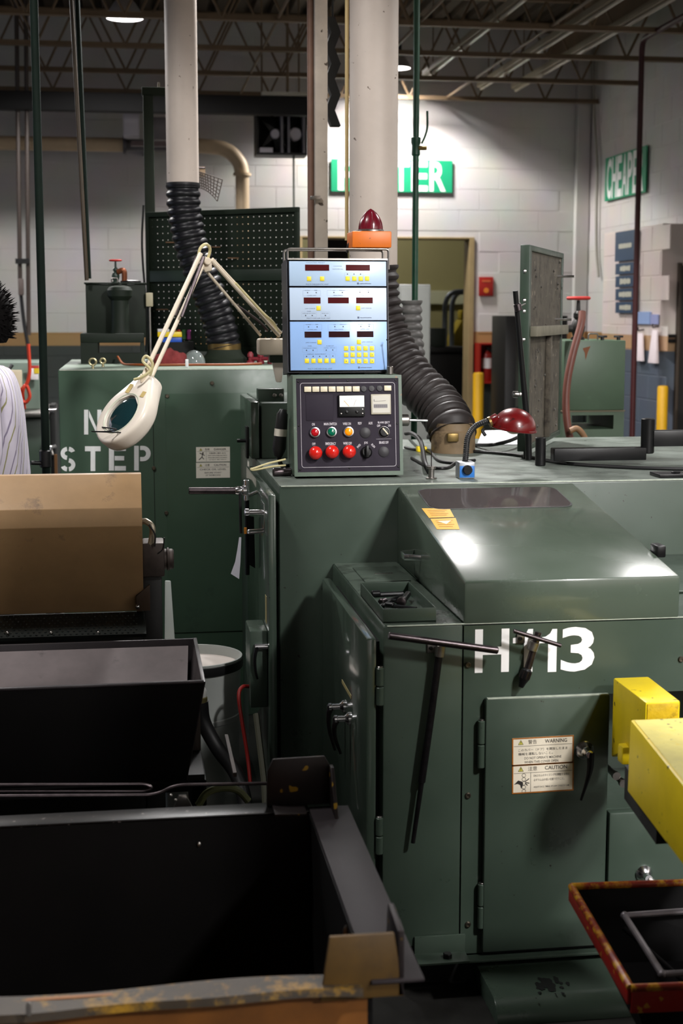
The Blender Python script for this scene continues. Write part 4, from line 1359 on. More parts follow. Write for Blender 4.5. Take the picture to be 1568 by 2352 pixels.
q0, q1 = at(576, 1077, Y=CBY - 0.02), at(655, 1058, Y=CBY + 0.05)
solo('cord_loop', 'loop of pale cream cord hanging out beside the control box', 'cord', tube([q1 + Vector((0, 0, 0.004)), (q0 + q1) / 2 + Vector((0, 0, 0.004)), q0 + Vector((0.01, 0, 0.002)), q0, q0 + Vector((0.01, 0, -0.0035)), (q0 + q1) / 2 + Vector((0.01, 0, -0.006)), q1 + Vector((0, 0, -0.014))], 0.003, 8), mat('cord cream', lin(196, 186, 140), 0.6))

# ================================================================ display units
p = at(779, 850, Y=4.31)
DW = 225 / FPX * 4.31 / math.cos(YAW) * 0.985
DH = 246 / FPX * 4.31 / math.cos(YAW)
dlean = math.radians(5)
DM = frame((p.x, p.y, p.z), (1, 0, 0), (0, math.sin(dlean), math.cos(dlean)))
DN = DM.to_3x3() @ Vector((0, -1, 0))
m_case = mat('display case', lin(34, 36, 46), 0.4)
m_disp = mat('dark red display', lin(74, 8, 14), 0.15, coat=0.5)
m_dispd = mat('very dark display', lin(40, 8, 16), 0.15, coat=0.5)
m_key = mat('yellow key', lin(232, 212, 40), 0.45)
m_dprint = mat('display print', lin(70, 84, 116), 0.5)
m_led = mat('led dot', lin(34, 38, 56), 0.3)
DFACE = {0: lin(176, 200, 226), 1: lin(190, 208, 230), 2: lin(148, 184, 234)}


def dp(cx, cy, y=0.0):
    return Vector((((cx - 37) / 1468 - 0.5) * DW, y, (1700 - cy) / 1600 * DH))


def dbox(x0, x1, y0, y1, d0, d1, b=0.0):
    a, c = dp(x0, y1), dp(x1, y0)
    return box(a.x, c.x, -d1, -d0, a.z, c.z, b).T(DM)


ULAB = ['top display unit of the stack, with two red readouts and six yellow keys', 'middle pale blue display unit with three red readouts and two yellow keys', 'lowest and tallest blue display unit with a yellow number keypad']
UR = [(95, 458), (484, 962), (984, 1702)]
dsc = DW / 1468
for u in range(3):
    y0, y1 = UR[u]
    base = DM @ dp(770, y1 + 12)
    du = thing('display_unit', ULAB[u], 'display', base, 'stacked display units')
    b0, b1 = dp(20, y1 + 12), dp(1520, y0 - 12)
    part(du, 'case', box(b0.x, b1.x, 0.002, 0.18, b0.z + 0.0004, b1.z - 0.0004, 0.002).T(DM), m_case)
    mf = mat('display face %d' % u, DFACE[u], 0.3)
    part(du, 'face_plate', dbox(30, 1506, y0, y1, -0.003, 0.0005, 0.001), mf)
    if u == 0:
        disp = [(270, 635, 145, 234), (890, 1257, 145, 230)]
        keys = [(328, 354), (527, 352), (915, 349), (1017, 349), (1115, 349), (1214, 347)]
        leds = [(914, 282), (1014, 282), (1114, 282)]
        boxes = [(868, 1150, 262, 390)]
        texts = [('MULTI CHECKER PTC UNIT', 450, 434, 18, 345), ('PARTS PER MIN', 765, 210, 12, 160), ('COUNTER', 765, 167, 12, 130), ('COUNTER PRESET', 430, 116, 12, 290), ('COUNT', 1070, 116, 12, 80)]
    elif u == 1:
        disp = [(243, 497, 628, 717), (611, 928, 627, 713), (1041, 1295, 627, 713)]
        keys = [(466, 785), (1071, 782)]
        leds = [(303, 556), (434, 556), (704, 553), (832, 553), (1102, 550), (1231, 550), (269, 893), (369, 893), (569, 893)]
        boxes = [(230, 500, 520, 605), (598, 935, 518, 605), (1028, 1300, 518, 602), (205, 435, 838, 912), (500, 638, 838, 912)]
        texts = [('OUTPUT', 300, 524, 12, 80), ('ERR', 430, 522, 12, 42), ('LOWER LIMIT', 362, 598, 13, 140), ('ON', 703, 522, 12, 34), ('RESULT', 832, 522, 12, 90), ('PEAK FORCE', 766, 596, 13, 140), ('OUTPUT', 1100, 522, 12, 80), ('ERR', 1230, 520, 12, 40), ('UPPER LIMIT', 1166, 594, 13, 135),
                 ('LIMIT CHANGE', 338, 790, 14, 152), ('LIMIT CHANGE', 1198, 786, 14, 152), ('TIMER', 320, 830, 12, 62), ('CHECKER SET MODE', 318, 862, 11, 200), ('SEND SET', 566, 862, 11, 105), ('MULTI CHECKER DUAL UNIT', 465, 934, 16, 360)]
    else:
        disp = [(248, 503, 1130, 1218), (616, 935, 1128, 1215), (1047, 1300, 1126, 1213)]
        keys = [(474, 1286), (1077, 1284)] + [(878 + 99.5 * k, yy) for yy in (1379, 1475, 1570) for k in range(5)] + [(278 + 99.5 * k, 1562) for k in range(5)]
        leds = [(310, 1060), (441, 1060), (711, 1057), (838, 1057), (1108, 1055), (1237, 1053), (275, 1405), (375, 1405), (575, 1404), (674, 1402), (275, 1497), (375, 1496), (474, 1496), (574, 1494), (675, 1492)]
        boxes = [(235, 510, 1022, 1108), (605, 940, 1020, 1108), (1032, 1305, 1018, 1104), (208, 438, 1350, 1432), (538, 730, 1350, 1430), (228, 625, 1460, 1610), (632, 716, 1455, 1610), (828, 1326, 1332, 1620)]
        texts = [('OUTPUT', 308, 1026, 12, 80), ('ERR', 438, 1024, 12, 42), ('LOWER LIMIT', 370, 1100, 13, 140), ('ON', 708, 1026, 12, 34), ('RESULT', 838, 1026, 12, 95), ('PEAK FORCE', 770, 1098, 13, 135), ('OUTPUT', 1106, 1024, 12, 80), ('ERR', 1236, 1022, 12, 40), ('UPPER LIMIT', 1172, 1096, 13, 140),
                 ('LIMIT CHANGE', 344, 1292, 14, 160), ('LIMIT CHANGE', 1204, 1286, 14, 160), ('TIMER', 324, 1342, 12, 62), ('CHECKER SET MODE', 322, 1374, 11, 210), ('ALARM SET', 632, 1342, 12, 120), ('MODE   STROKE', 630, 1372, 11, 165), ('DISPLAY  MODE SELECT', 430, 1462, 13, 280), ('MULTI CHECKER DUAL UNIT', 476, 1678, 18, 370)]
    for (x0, x1, yy0, yy1) in disp:
        dd_ = part(du, 'readout', dbox(x0, x1, yy0, yy1, 0.0005, 0.0012), m_dispd if u == 2 else m_disp, smooth=0)
    for (kx, ky) in keys:
        kk = part(du, 'key', dbox(kx - 32, kx + 32, ky - 33, ky + 33, 0.0005, 0.0022, 0.0006), m_key)
    for (lx, ly) in leds:
        part(du, 'indicator_dot', lathe([(9 * dsc, 0), (8 * dsc, 0.0008), (0, 0.001)], DM @ dp(lx, ly, -0.0005), DN, 12, cap=False), m_led)
    g = Geo()
    for (x0, x1, yy0, yy1) in boxes:
        c = dp((x0 + x1) / 2, (yy0 + yy1) / 2)
        w_, h_ = (x1 - x0) * dsc, (yy1 - yy0) / 1600 * DH
        g = g + ring2d(rrect(w_, h_, 0.002, 2), rrect(w_ - 0.0006, h_ - 0.0006, 0.0018, 2), 'y', -0.0008, -0.0006).move((c.x, 0, c.z))
    part(du, 'outline_print', g.T(DM), mat('outline print', lin(134, 152, 188), 0.5), kind='stuff', smooth=0)
    g = Geo()
    for s, tx, ty, th, tw in texts:
        c = dp(tx, ty)
        g = g + text(s, th / 1600 * DH, w=tw * dsc).move((c.x, -0.0008, c.z))
    # maker's mark: a dark square and a short unreadable line
    my = y1 - 38
    c = dp(1072, my)
    g = g + flat(c.x - 0.0028, c.x + 0.0028, c.z - 0.0028, c.z + 0.0028, -0.0008)
    for k in range(12):
        c = dp(1102 + 15 * k, my + 2)
        g = g + flat(c.x - 0.0012, c.x + 0.0012, c.z - random.uniform(0.0007, 0.0014), c.z + random.uniform(0.0007, 0.0014), -0.0008)
    if u == 2:
        for k, ch in enumerate(('7', '8', '9', 'C', 'E', '4', '5', '6', '0', '.', '1', '2', '3', 'ENT', '-')):
            c = dp(*keys[2 + k])
            g = g + text(ch, 16 / 1600 * DH, w=(34 if len(ch) > 1 else 12) * dsc).move((c.x, -0.0024, c.z))
    part(du, 'lettering', g.T(DM), m_dprint, kind='stuff', smooth=0)
# support stand of the units: side straps, feet and the tube rail on top
st = thing('display_stand', 'thin metal stand with a tube rail holding the three display units', 'stand', (p.x, 4.4, cz0 + top_z))
b0, b1 = dp(12, 1714), dp(1526, 80)
for xx in (b0.x - 0.004, b1.x + 0.001):
    part(st, 'side_strap', box(xx, xx + 0.003, 0.01, 0.15, b0.z - 0.004, b1.z + 0.006).T(DM), m_case)
zz = b0.z - 0.0005
part(st, 'bottom_plate', box(b0.x - 0.001, b1.x + 0.001, 0.01, 0.15, zz - 0.0035, zz - 0.0003).T(DM), m_case)
part(st, 'top_plate', box(b0.x - 0.001, b1.x + 0.001, 0.0, 0.15, b1.z + 0.001, b1.z + 0.006).T(DM), m_steel)
for xx in (-0.1, 0.1):
    q = DM @ Vector((xx, 0.06, zz - 0.0035))
    part(st, 'foot', box(q.x - 0.02, q.x + 0.02, q.y - 0.04, q.y + 0.02, cz0 + top_z + 0.0005, q.z + 0.004), m_dark)
rz = (DM @ dp(0, 60)).z
a, b = at(660, 571, Y=4.36), at(892, 571, Y=4.36)
part(st, 'tube_rail', rod([(a.x, 4.36, rz - 0.03), (a.x, 4.36, a.z), (b.x, 4.36, a.z), (b.x, 4.36, rz - 0.03)], 0.0036, 10, 0.01), m_steel)
part(st, 'tube_rail', rod([(a.x, 4.46, rz - 0.03), (a.x, 4.46, a.z), (b.x, 4.46, a.z), (b.x, 4.46, rz - 0.03)], 0.0036, 10, 0.01), m_steel)
rail_z = a.z + 0.0036
a, b = at(807, 531, Y=4.37), at(897, 570, Y=4.37)
be = thing('beacon_light', 'dark red beacon dome on a small orange box above the display units', 'beacon', ((a.x + b.x) / 2, 4.41, rail_z))
part(be, 'orange_box', box(a.x, b.x, 4.355, 4.465, rail_z + 0.0004, a.z, 0.004), mat('orange paint', lin(206, 104, 22), 0.45, var=0.06, scale=14, chips=lin(90, 50, 20), chip_scale=60, chip_at=0.71))
c = at(851, 529, Y=4.41)
H = at(851, 479, Y=4.41).z - a.z
part(be, 'base_ring', lathe([(0.040, 0), (0.040, 0.006), (0.0375, 0.008)], (c.x, 4.41, a.z), (0, 0, 1), 32), m_steel)
m_dome = mat('beacon red plastic', lin(92, 14, 28), 0.25, coat=0.4, var=0.1, scale=40)
part(be, 'dome', lathe([(0.0372, 0.006)] + [(0.037 * (1 - (k / 88) ** 2.0) ** 0.8, 0.008 + (H - 0.008) * k / 88) for k in range(0, 88, 8)] + [(0.0, H)], (c.x, 4.41, a.z), (0, 0, 1), 36, cap=False), m_dome)
for k in range(12):
    an = k * math.pi / 6
    pth = [Vector((c.x + 0.0372 * (1 - (e / 88) ** 2.0) ** 0.8 * math.cos(an), 4.41 + 0.0372 * (1 - (e / 88) ** 2.0) ** 0.8 * math.sin(an), a.z + 0.008 + (H - 0.008) * e / 88)) for e in range(0, 80, 12)]
    part(be, 'dome_rib', sweep(pth, 0.001, 5), m_dome)
part(be, 'lead', tube([at(808, 555, Y=4.42), at(800, 562, Y=4.43), at(797, 580, Y=4.44)], 0.004, 8), m_black)
# thin probe standing at the right of the keypad
p0, p1 = at(895, 862, Y=4.285), at(887, 782, Y=4.285)
t = thing('probe_stand', 'slim black probe in a small steel socket before the blue keypad unit', 'probe', (p0.x, 4.285, cz0 + top_z))
part(t, 'socket', cyl((p0.x, 4.285, cz0 + top_z + 0.0005), (p0.x, 4.285, at(0, 846, Y=4.285).z), 0.010, seg=18, b=0.0015), m_steel)
part(t, 'rod', cyl((p0.x - 0.002, 4.285, at(0, 848, Y=4.285).z), (p1.x + 0.003, 4.285, p1.z), 0.0016, seg=8), m_black)
part(t, 'tip', cyl((p1.x + 0.003, 4.285, p1.z), (p1.x + 0.003, 4.285, p1.z + 0.004), 0.0035, seg=10), m_black)

# ================================================================ magnifier lamp
ml = thing('magnifier_lamp', 'cream magnifier lamp on a long jointed spring arm, hanging before the green box', 'magnifier lamp', at(640, 880, Y=4.86))
bY = 4.86
a, b = at(594, 778, Y=bY - 0.04), at(657, 816, Y=bY - 0.04)
part(ml, 'base_block', box(a.x, b.x, bY - 0.04, bY + 0.05, b.z, a.z, 0.008), m_cream)
part(ml, 'bracket', prism([(at(624, 834, Y=bY).x, at(0, 834, Y=bY).z), (at(651, 834, Y=bY).x, at(0, 834, Y=bY).z), (at(646, 880, Y=bY).x, at(0, 882, Y=bY).z), (at(634, 880, Y=bY).x, at(0, 882, Y=bY).z)], 'y', bY - 0.012, bY + 0.012, 0.003), m_creamw)
part(ml, 'bracket_collar', box(at(618, 820, Y=bY).x, at(656, 820, Y=bY).x, bY - 0.02, bY + 0.03, at(0, 836, Y=bY).z, b.z, 0.003), m_dgreen)
El = at(470, 582, Y=4.68)
B0, B1 = at(598, 770, Y=bY), at(640, 772, Y=bY)
part(ml, 'lower_rod', cyl(B1 + Vector((0, -0.02, 0)), at(485, 598, Y=4.66), 0.006, seg=8), m_cream)
part(ml, 'lower_rod', cyl(B1 + Vector((0.01, 0.03, 0.01)), at(487, 595, Y=4.72), 0.006, seg=8), m_cream)
part(ml, 'lower_rod', cyl(B0, at(470, 618, Y=4.70), 0.005, seg=8), m_cream)
part(ml, 'lower_spring', tube([at(615, 760, Y=4.87), at(590, 735, Y=4.86), at(533, 695, Y=4.8)], 0.005, 8), m_dsteel)
part(ml, 'cord', tube([at(640, 775, Y=4.84), at(630, 745, Y=4.84), at(600, 715, Y=4.82), at(540, 650, Y=4.76)], 0.0045, 8), mat('cord cream', lin(196, 186, 140), 0.6))
part(ml, 'elbow_plate', prism([(at(462, 588, Y=4.68).x, El.z - 0.02), (at(486, 588, Y=4.68).x, El.z - 0.03), (at(486, 610, Y=4.68).x, El.z - 0.055), (at(470, 612, Y=4.68).x, El.z - 0.06), (at(458, 600, Y=4.68).x, El.z - 0.03)], 'y', 4.66, 4.72, 0.004), m_cream)
part(ml, 'elbow_pivot', cyl(at(477, 600, Y=4.645), at(477, 600, Y=4.73), 0.012, seg=18, b=0.002), m_cream)
part(ml, 'elbow_cord', tube([at(455, 590, Y=4.64), at(460, 570, Y=4.64), at(473, 561, Y=4.66), at(482, 572, Y=4.68), at(478, 592, Y=4.69)], 0.005, 10), mat('cord cream', lin(196, 186, 140), 0.6))
H0 = at(338, 868, Y=4.5)
part(ml, 'upper_rod', cyl(at(461, 582, Y=4.63), at(330, 862, Y=4.48), 0.0075, seg=8), m_cream)
part(ml, 'upper_rod', cyl(at(474, 592, Y=4.67), at(347, 868, Y=4.52), 0.0065, seg=8), m_cream)
part(ml, 'spring', tube([at(468, 590, Y=4.62), at(417, 728, Y=4.57)], 0.0055, 10, n=20), m_dsteel)
part(ml, 'spring', tube([at(450, 590, Y=4.66), at(402, 725, Y=4.6)], 0.005, 10, n=20), m_dsteel)
part(ml, 'cord', tube([at(345, 862, Y=4.47), at(350, 835, Y=4.47), at(336, 818, Y=4.47), at(328, 830, Y=4.47), at(345, 850, Y=4.46), at(325, 866, Y=4.46), at(308, 872, Y=4.47)], 0.0045, 8), mat('cord cream', lin(196, 186, 140), 0.6))
part(ml, 'head_joint', box(H0.x - 0.022, H0.x + 0.018, 4.475, 4.53, H0.z - 0.014, H0.z + 0.012, 0.004), m_cream)
hc = at(283, 953, Y=4.46)
view = (Vector((0, 0, CAM_H)) - hc).normalized()
nrm = (view * 0.60 + (CR * -0.62 + CU * 0.50)).normalized()
e1 = (CR * 0.62 + CU * 0.78)
e1 = (e1 - nrm * e1.dot(nrm)).normalized()
e2 = nrm.cross(e1)
neck = (e1 * 0.97 + e2 * 0.24).normalized()
n2 = nrm.cross(neck)
outl = []
R1, R2, LN = 0.108, 0.036, 0.118
th = math.acos((R1 - R2) / LN)
for k in range(29):
    an = th + (2 * math.pi - 2 * th) * k / 28
    outl.append((R1 * math.cos(an), R1 * math.sin(an)))
for k in range(9):
    an = -th + 2 * th * k / 8
    outl.append((LN + R2 * math.cos(an), R2 * math.sin(an)))


def headpt(x, y, d):
    return hc + neck * x + n2 * y + nrm * d


n = len(outl)
v = []
lev = [(0.86, -0.05), (0.97, -0.04), (1.0, -0.028), (1.0, -0.006), (0.975, 0.006), (0.9, 0.011)]
for sc_, d in lev:
    v += [headpt(x * sc_ if x < R1 else LN + (x - LN) * sc_ + 0 if x > LN else x * sc_, y * sc_, d) for x, y in outl]
f = []
for r in range(len(lev) - 1):
    f += [(r * n + i, r * n + (i + 1) % n, (r + 1) * n + (i + 1) % n, (r + 1) * n + i) for i in range(n)]
f.append(tuple(range(n - 1, -1, -1)))
# top: ring down to the lens opening
RL = 0.067
base_i = len(v)
v += [headpt(RL * math.cos(math.atan2(y, x)), RL * math.sin(math.atan2(y, x)), 0.009) for x, y in outl]
v += [headpt(RL * 0.96 * math.cos(math.atan2(y, x)), RL * 0.96 * math.sin(math.atan2(y, x)), -0.01) for x, y in outl]
r = len(lev) - 1
f += [(r * n + i, r * n + (i + 1) % n, base_i + (i + 1) % n, base_i + i) for i in range(n)]
f += [(base_i + i, base_i + (i + 1) % n, base_i + n + (i + 1) % n, base_i + n + i) for i in range(n)]
hs = part(ml, 'head_shell', Geo(v, f), m_creamw, smooth=50)
part(hs, 'lens', lathe([(RL * 0.98, 0.001), (RL * 0.8, 0.007), (RL * 0.5, 0.0115), (0.0, 0.0135)], hc, nrm, 40, cap=False), mat('lens glass', lin(22, 50, 54), 0.04, coat=1.0, ior=1.7))
part(hs, 'lens_ring', lathe([(RL * 1.0, 0.0085), (RL * 1.07, 0.0115), (RL * 1.12, 0.0085)], hc, nrm, 40, cap=False), mat('ring pale green', lin(196, 200, 180), 0.4))
a = headpt(-0.085, -0.05, 0.014)
b = headpt(-0.085, 0.05, 0.014)
part(hs, 'shade_clip', tube([headpt(-0.06, -0.06, 0.01), at(211, 991, Y=4.39), at(243, 991, Y=4.39), at(268, 986, Y=4.4), headpt(-0.062, 0.045, 0.012)], 0.002, 8), m_blackgloss)
q = [headpt(0.085 + sx * 0.016, 0.035 + sy * 0.010, 0.0118) for sx, sy in ((-1, -1), (1, -1), (1, 1), (-1, 1))]
part(hs, 'tape_patch', Geo(q, [(0, 1, 2, 3)]), mat('tape ochre', lin(200, 176, 110), 0.6), smooth=0)
q = [headpt(0.078 + sx * 0.010, -0.05 + sy * 0.010, 0.0118) for sx, sy in ((-1, -1), (1, -1), (1, 1), (-1, 1))]
part(hs, 'tape_patch', Geo(q, [(0, 1, 2, 3)]), mat('tape ochre', lin(200, 176, 110), 0.6), smooth=0)
part(hs, 'screw', lathe([(0.005, 0), (0.003, 0.002), (0, 0.002)], headpt(0.118, -0.002, 0.0112), nrm, 10, cap=False), m_steel)

# ================================================================ pipes, hoses and poles
m_hoseblk = mat('black hose rubber', lin(18, 18, 22), 0.4, spec=0.35, var=0.2, scale=30)
m_hosebrn = mat('dusty hose rubber', lin(36, 30, 29), 0.55, var=0.25, scale=25, stain=lin(72, 58, 50), stain_amt=0.05, stain_scale=14)
m_bronze = mat('hose clamp brass', lin(120, 100, 60), 0.4, 0.8)

# slim white pipe with the black hose
PYL = 6.2
a = at(420, 425, Y=PYL)
wp = thing('extraction_pipe', 'slimmer white extraction pipe coming down on the left above the black hose', 'pipe', (a.x, PYL, a.z), 'white extraction pipes')
part(wp, 'pipe', cyl((a.x, PYL, a.z), (a.x, PYL, 4.3), px2m(35, PYL), seg=36), m_pipe)
part(wp, 'pipe_band', lathe([(px2m(37, PYL), 0), (px2m(37, PYL), 0.02)], (a.x, PYL, a.z - 0.012), (0, 0, 1), 36), m_black)
hs_pts = [at(420, 425, Y=PYL), at(424, 490, Y=PYL), at(442, 575, Y=PYL), at(474, 660, Y=PYL), at(502, 740, Y=PYL), at(515, 795, Y=PYL)]
solo('flexible_hose', 'black ribbed flexible hose running from the slim white pipe down to the box', 'hose', hose(hs_pts, px2m(38, PYL), 0.034, 0.009), m_hoseblk, 'flexible extraction hoses')
e = at(515, 800, Y=PYL)
hb = thing('hose_socket', 'round dark socket with a brass clamp where the black hose ends', 'socket', (e.x, PYL, 1.388))
part(hb, 'clamp', cyl((e.x, PYL, e.z - 0.005), (e.x, PYL, e.z + 0.02), px2m(37, PYL), seg=32), m_bronze)
part(hb, 'socket_body', lathe([(px2m(50, PYL), 1.388), (px2m(50, PYL), 1.41), (px2m(40, PYL), 1.43), (px2m(36, PYL), e.z)], (e.x, PYL, 0), (0, 0, 1), 32), m_ddgreen)

# thick white pipe with the dusty hose
PYB = 5.3
a = at(857, 615, Y=PYB)
wp = thing('extraction_pipe', 'thick white extraction pipe rising behind the red beacon', 'pipe', (a.x, PYB, a.z), 'white extraction pipes')
RB = px2m(54, PYB)
part(wp, 'pipe', cyl((a.x, PYB, a.z), (a.x, PYB, 4.3), RB, seg=48), m_pipe)
part(wp, 'edge_conduit', cyl((a.x - RB - 0.006, PYB + 0.03, a.z + 0.1), (a.x - RB - 0.006, PYB + 0.03, 4.3), 0.007, seg=10), mat('conduit straw', lin(196, 172, 120), 0.5))
hp_pts = [at(858, 612, Y=PYB), at(864, 690, Y=PYB), at(890, 780, Y=PYB - 0.02), at(945, 870, Y=PYB - 0.1), at(1005, 930, Y=PYB - 0.2), at(1034, 975, Y=PYB - 0.3), at(1040, 1000, Y=PYB - 0.33)]
solo('flexible_hose', 'thick dusty ribbed hose curving from the thick white pipe to the machine top', 'hose', hose(hp_pts, px2m(56, PYB), 0.034, 0.011, r_end=px2m(52, PYB)), m_hosebrn, 'flexible extraction hoses')
ce = at(1040, 1040, Y=PYB - 0.33)
cc = thing('hose_collar', 'stained pale collar where the thick hose meets the machine top', 'collar', (ce.x, PYB - 0.33, TZ + 0.001))
part(cc, 'collar_body', lathe([(0.078, 0.001), (0.078, 0.075), (0.072, 0.08), (0.069, 0.105)], (ce.x, PYB - 0.33, TZ), (0, 0, 1), 32), mat('collar stained', lin(112, 94, 70), 0.6, var=0.15, scale=14, stain=lin(44, 32, 22), stain_amt=0.3, stain_scale=12))
part(cc, 'collar_lug', cbox((ce.x - 0.02, PYB - 0.41, TZ + 0.06), 0.04, 0.02, 0.03, 0.004), m_bronze)
# second, paler hose behind
sp = [at(945, 690, Y=5.9), at(946, 760, Y=5.9), at(958, 850, Y=5.85), at(985, 930, Y=5.8), at(1005, 1010, Y=5.75), at(1005, 1200, Y=5.75), (at(1005, 1200, Y=5.75).x, 5.75, 0.01)]
solo('flexible_hose', 'thin grey ribbed hose partly hidden behind the dusty hose', 'hose', hose(sp, 0.045, 0.036, 0.008, seg=20), mat('grey hose', lin(84, 82, 80), 0.5), 'flexible extraction hoses')

# flat conduits between the two white pipes
cdt = thing('conduit_post', 'pale square conduit post rising between the two white pipes', 'post', at(738, 590, Y=5.7))
a = at(737, 592, Y=5.7)
part(cdt, 'post', box(a.x - px2m(14, 5.7), a.x + px2m(14, 5.7), 5.68, 5.75, 1.114, 4.3, 0.004), mat('conduit grey white', lin(188, 178, 166), 0.55, var=0.12, scale=10, chips=lin(80, 70, 60), chip_scale=30, chip_at=0.69))
part(cdt, 'cable_clip', box(a.x - px2m(26, 5.7), a.x - px2m(4, 5.7), 5.66, 5.68, at(0, 452, Y=5.7).z, at(0, 443, Y=5.7).z, 0.002), m_steel)
a2 = at(714, 590, Y=5.72)
solo('conduit_pipe', 'brownish thin conduit pipe beside the pale square post', 'pipe', cyl((a2.x, 5.72, 1.114), (a2.x, 5.72, 4.3), px2m(7.5, 5.7), seg=12), mat('conduit brown', lin(120, 92, 78), 0.5, var=0.15, scale=10))
# black folded blind strip hanging high beside the post
b0 = at(764, 40, Y=5.9)
b1 = at(764, 290, Y=5.9)
fb = thing('hanging_strip', 'black folded strip hanging high beside the pale post', 'strip', b1)
for k in range(7):
    z0 = b1.z + (b0.z - b1.z) * k / 7
    z1 = b1.z + (b0.z - b1.z) * (k + 1) / 7
    xx = 0.012 * (1 if k % 2 else -1)
    part(fb, 'fold', hexa([(b1.x - 0.02 - xx, 5.88, z0), (b1.x + 0.018 - xx, 5.88, z0), (b1.x + 0.018 - xx, 5.93, z0), (b1.x - 0.02 - xx, 5.93, z0),
                           (b1.x - 0.02 + xx, 5.88, z1), (b1.x + 0.018 + xx, 5.88, z1), (b1.x + 0.018 + xx, 5.93, z1), (b1.x - 0.02 + xx, 5.93, z1)]), m_dark)
part(fb, 'hanger', cyl((b1.x, 5.9, b0.z - 0.01), (b1.x, 5.9, 4.3), 0.004, seg=8), m_dark)

# green pipe with a valve
gp = thing('valve_pipe', 'bright green pipe with a lever valve, right of the thick white pipe', 'pipe', at(955, 1000, Y=6.4))
g0 = at(956, 160, Y=6.4)
part(gp, 'pipe', cyl((g0.x, 6.4, 0.0), (g0.x, 6.4, 4.3), px2m(7, 6.4), seg=18), m_pipegreen)
vz = at(0, 318, Y=6.4).z
part(gp, 'valve_body', lathe([(px2m(8, 6.4), -0.045), (px2m(10, 6.4), -0.04), (px2m(9, 6.4), 0.0), (px2m(11, 6.4), 0.012), (px2m(11, 6.4), 0.034), (px2m(8, 6.4), 0.036)], (g0.x, 6.4, vz), (0, 0, 1), 18), m_pipegreen)
vl = part(gp, 'valve_stem', cyl((g0.x + 0.01, 6.39, vz - 0.012), (g0.x + 0.045, 6.38, vz - 0.012), 0.01, seg=12, b=0.002), m_bronze)
part(vl, 'lever', tube([at(968, 330, Y=6.38), at(976, 312, Y=6.38), at(981, 290, Y=6.38), at(981, 255, Y=6.38)], 0.005, 8), m_pipegreen)

# dark green pole by the man, and the leaning pair above the tank
p0, p1 = at(80, 0, Y=5.3), at(105, 1090, Y=5.3)
gpole = thing('green_pole', 'dark green vertical pole beside the man in the striped shirt', 'pole', (p1.x, 5.3, 0))
part(gpole, 'pole', cyl((p1.x, 5.3, 0), (p0.x, 5.3, 4.3), px2m(9, 5.3), seg=20), m_polegreen)
part(gpole, 'coupling', cyl((p1.x, 5.3, at(0, 1075, Y=5.3).z), (p1.x, 5.3, at(0, 1035, Y=5.3).z), px2m(13, 5.3), seg=20, b=0.004), m_black)
part(gpole, 'petcock', cyl((p1.x, 5.3, 1.06), (p1.x - 0.05, 5.28, 1.065), 0.008, seg=10), m_black)
q0, q1 = at(177, 0, Y=6.35), at(204, 640, Y=6.35)
solo('leaning_conduit', 'dark green conduit leaning slightly, ending at the oil tank', 'pipe', cyl(q1, q0 + (q0 - q1) * 0.55, px2m(5.5, 6.35), seg=12), m_polegreen)
q0, q1 = at(164, 0, Y=6.33), at(199, 644, Y=6.33)
solo('leaning_conduit', 'rusty tan conduit running down beside the leaning green one', 'pipe', cyl(q1, q0 + (q0 - q1) * 0.55, px2m(4.5, 6.33), seg=12), mat('conduit tan', lin(54, 42, 26), 0.5, var=0.2, scale=12))

# thin pair of wall conduits, far left
t = thing('wall_conduit', 'pair of thin dark conduits clamped together on the far left', 'pipe', at(50, 770, Y=12))
c1, c2 = at(46, 640, Y=12), at(66, 770, Y=12)
part(t, 'conduit', cyl(c1, (at(40, 50, Y=12).x, 12, 4.3), 0.018, seg=10), mat('dark conduit', lin(60, 50, 44), 0.5))
part(t, 'conduit', cyl(c2, (at(62, 50, Y=12).x, 12, 4.3), 0.018, seg=10), mat('dark conduit', lin(60, 50, 44), 0.5))
part(t, 'clamp', box(at(36, 600, Y=12).x, at(68, 600, Y=12).x, 11.96, 11.98, at(0, 606, Y=12).z, at(0, 594, Y=12).z), m_black)
part(t, 'junction_box', box(at(42, 640, Y=12).x, at(54, 640, Y=12).x, 11.95, 12.02, at(0, 678, Y=12).z, at(0, 640, Y=12).z, 0.005), mat('junction grey', lin(96, 84, 80), 0.5))
part(t, 'cable', tube([at(48, 675, Y=12), at(55, 740, Y=12), at(65, 800, Y=12), at(66, 840, Y=12)], 0.015, 8), m_black)

# red pipe by the side wall
RY = 10.6
a, b = at(1460, 90, Y=RY), at(1465, 522, Y=RY)
e = at(1568, 8, Y=8.6)
solo('sprinkler_pipe', 'dark red pipe dropping in front of the CHEAPER sign', 'pipe', rod([(b.x, RY, 0.0), (b.x - 0.01, RY, a.z), (b.x - 0.02, 6.5, a.z + 0.02)], px2m(6.5, RY), 14, 0.1), mat('pipe dark red', lin(56, 12, 14), 0.5, var=0.1))
# small conduit in the corner
c = at(1362, 400, X=4.46)
solo('corner_conduit', 'thin grey conduit snaking down the wall corner', 'conduit', tube([(4.46, 13.8, 4.2), (4.455, 13.75, 3.6), (4.46, 13.62, 3.0), (4.455, 13.6, 2.6), (4.46, 13.58, 2.2), (4.46, 13.5, 1.95)], 0.014, 8), mat('conduit pale', lin(150, 146, 136), 0.6))

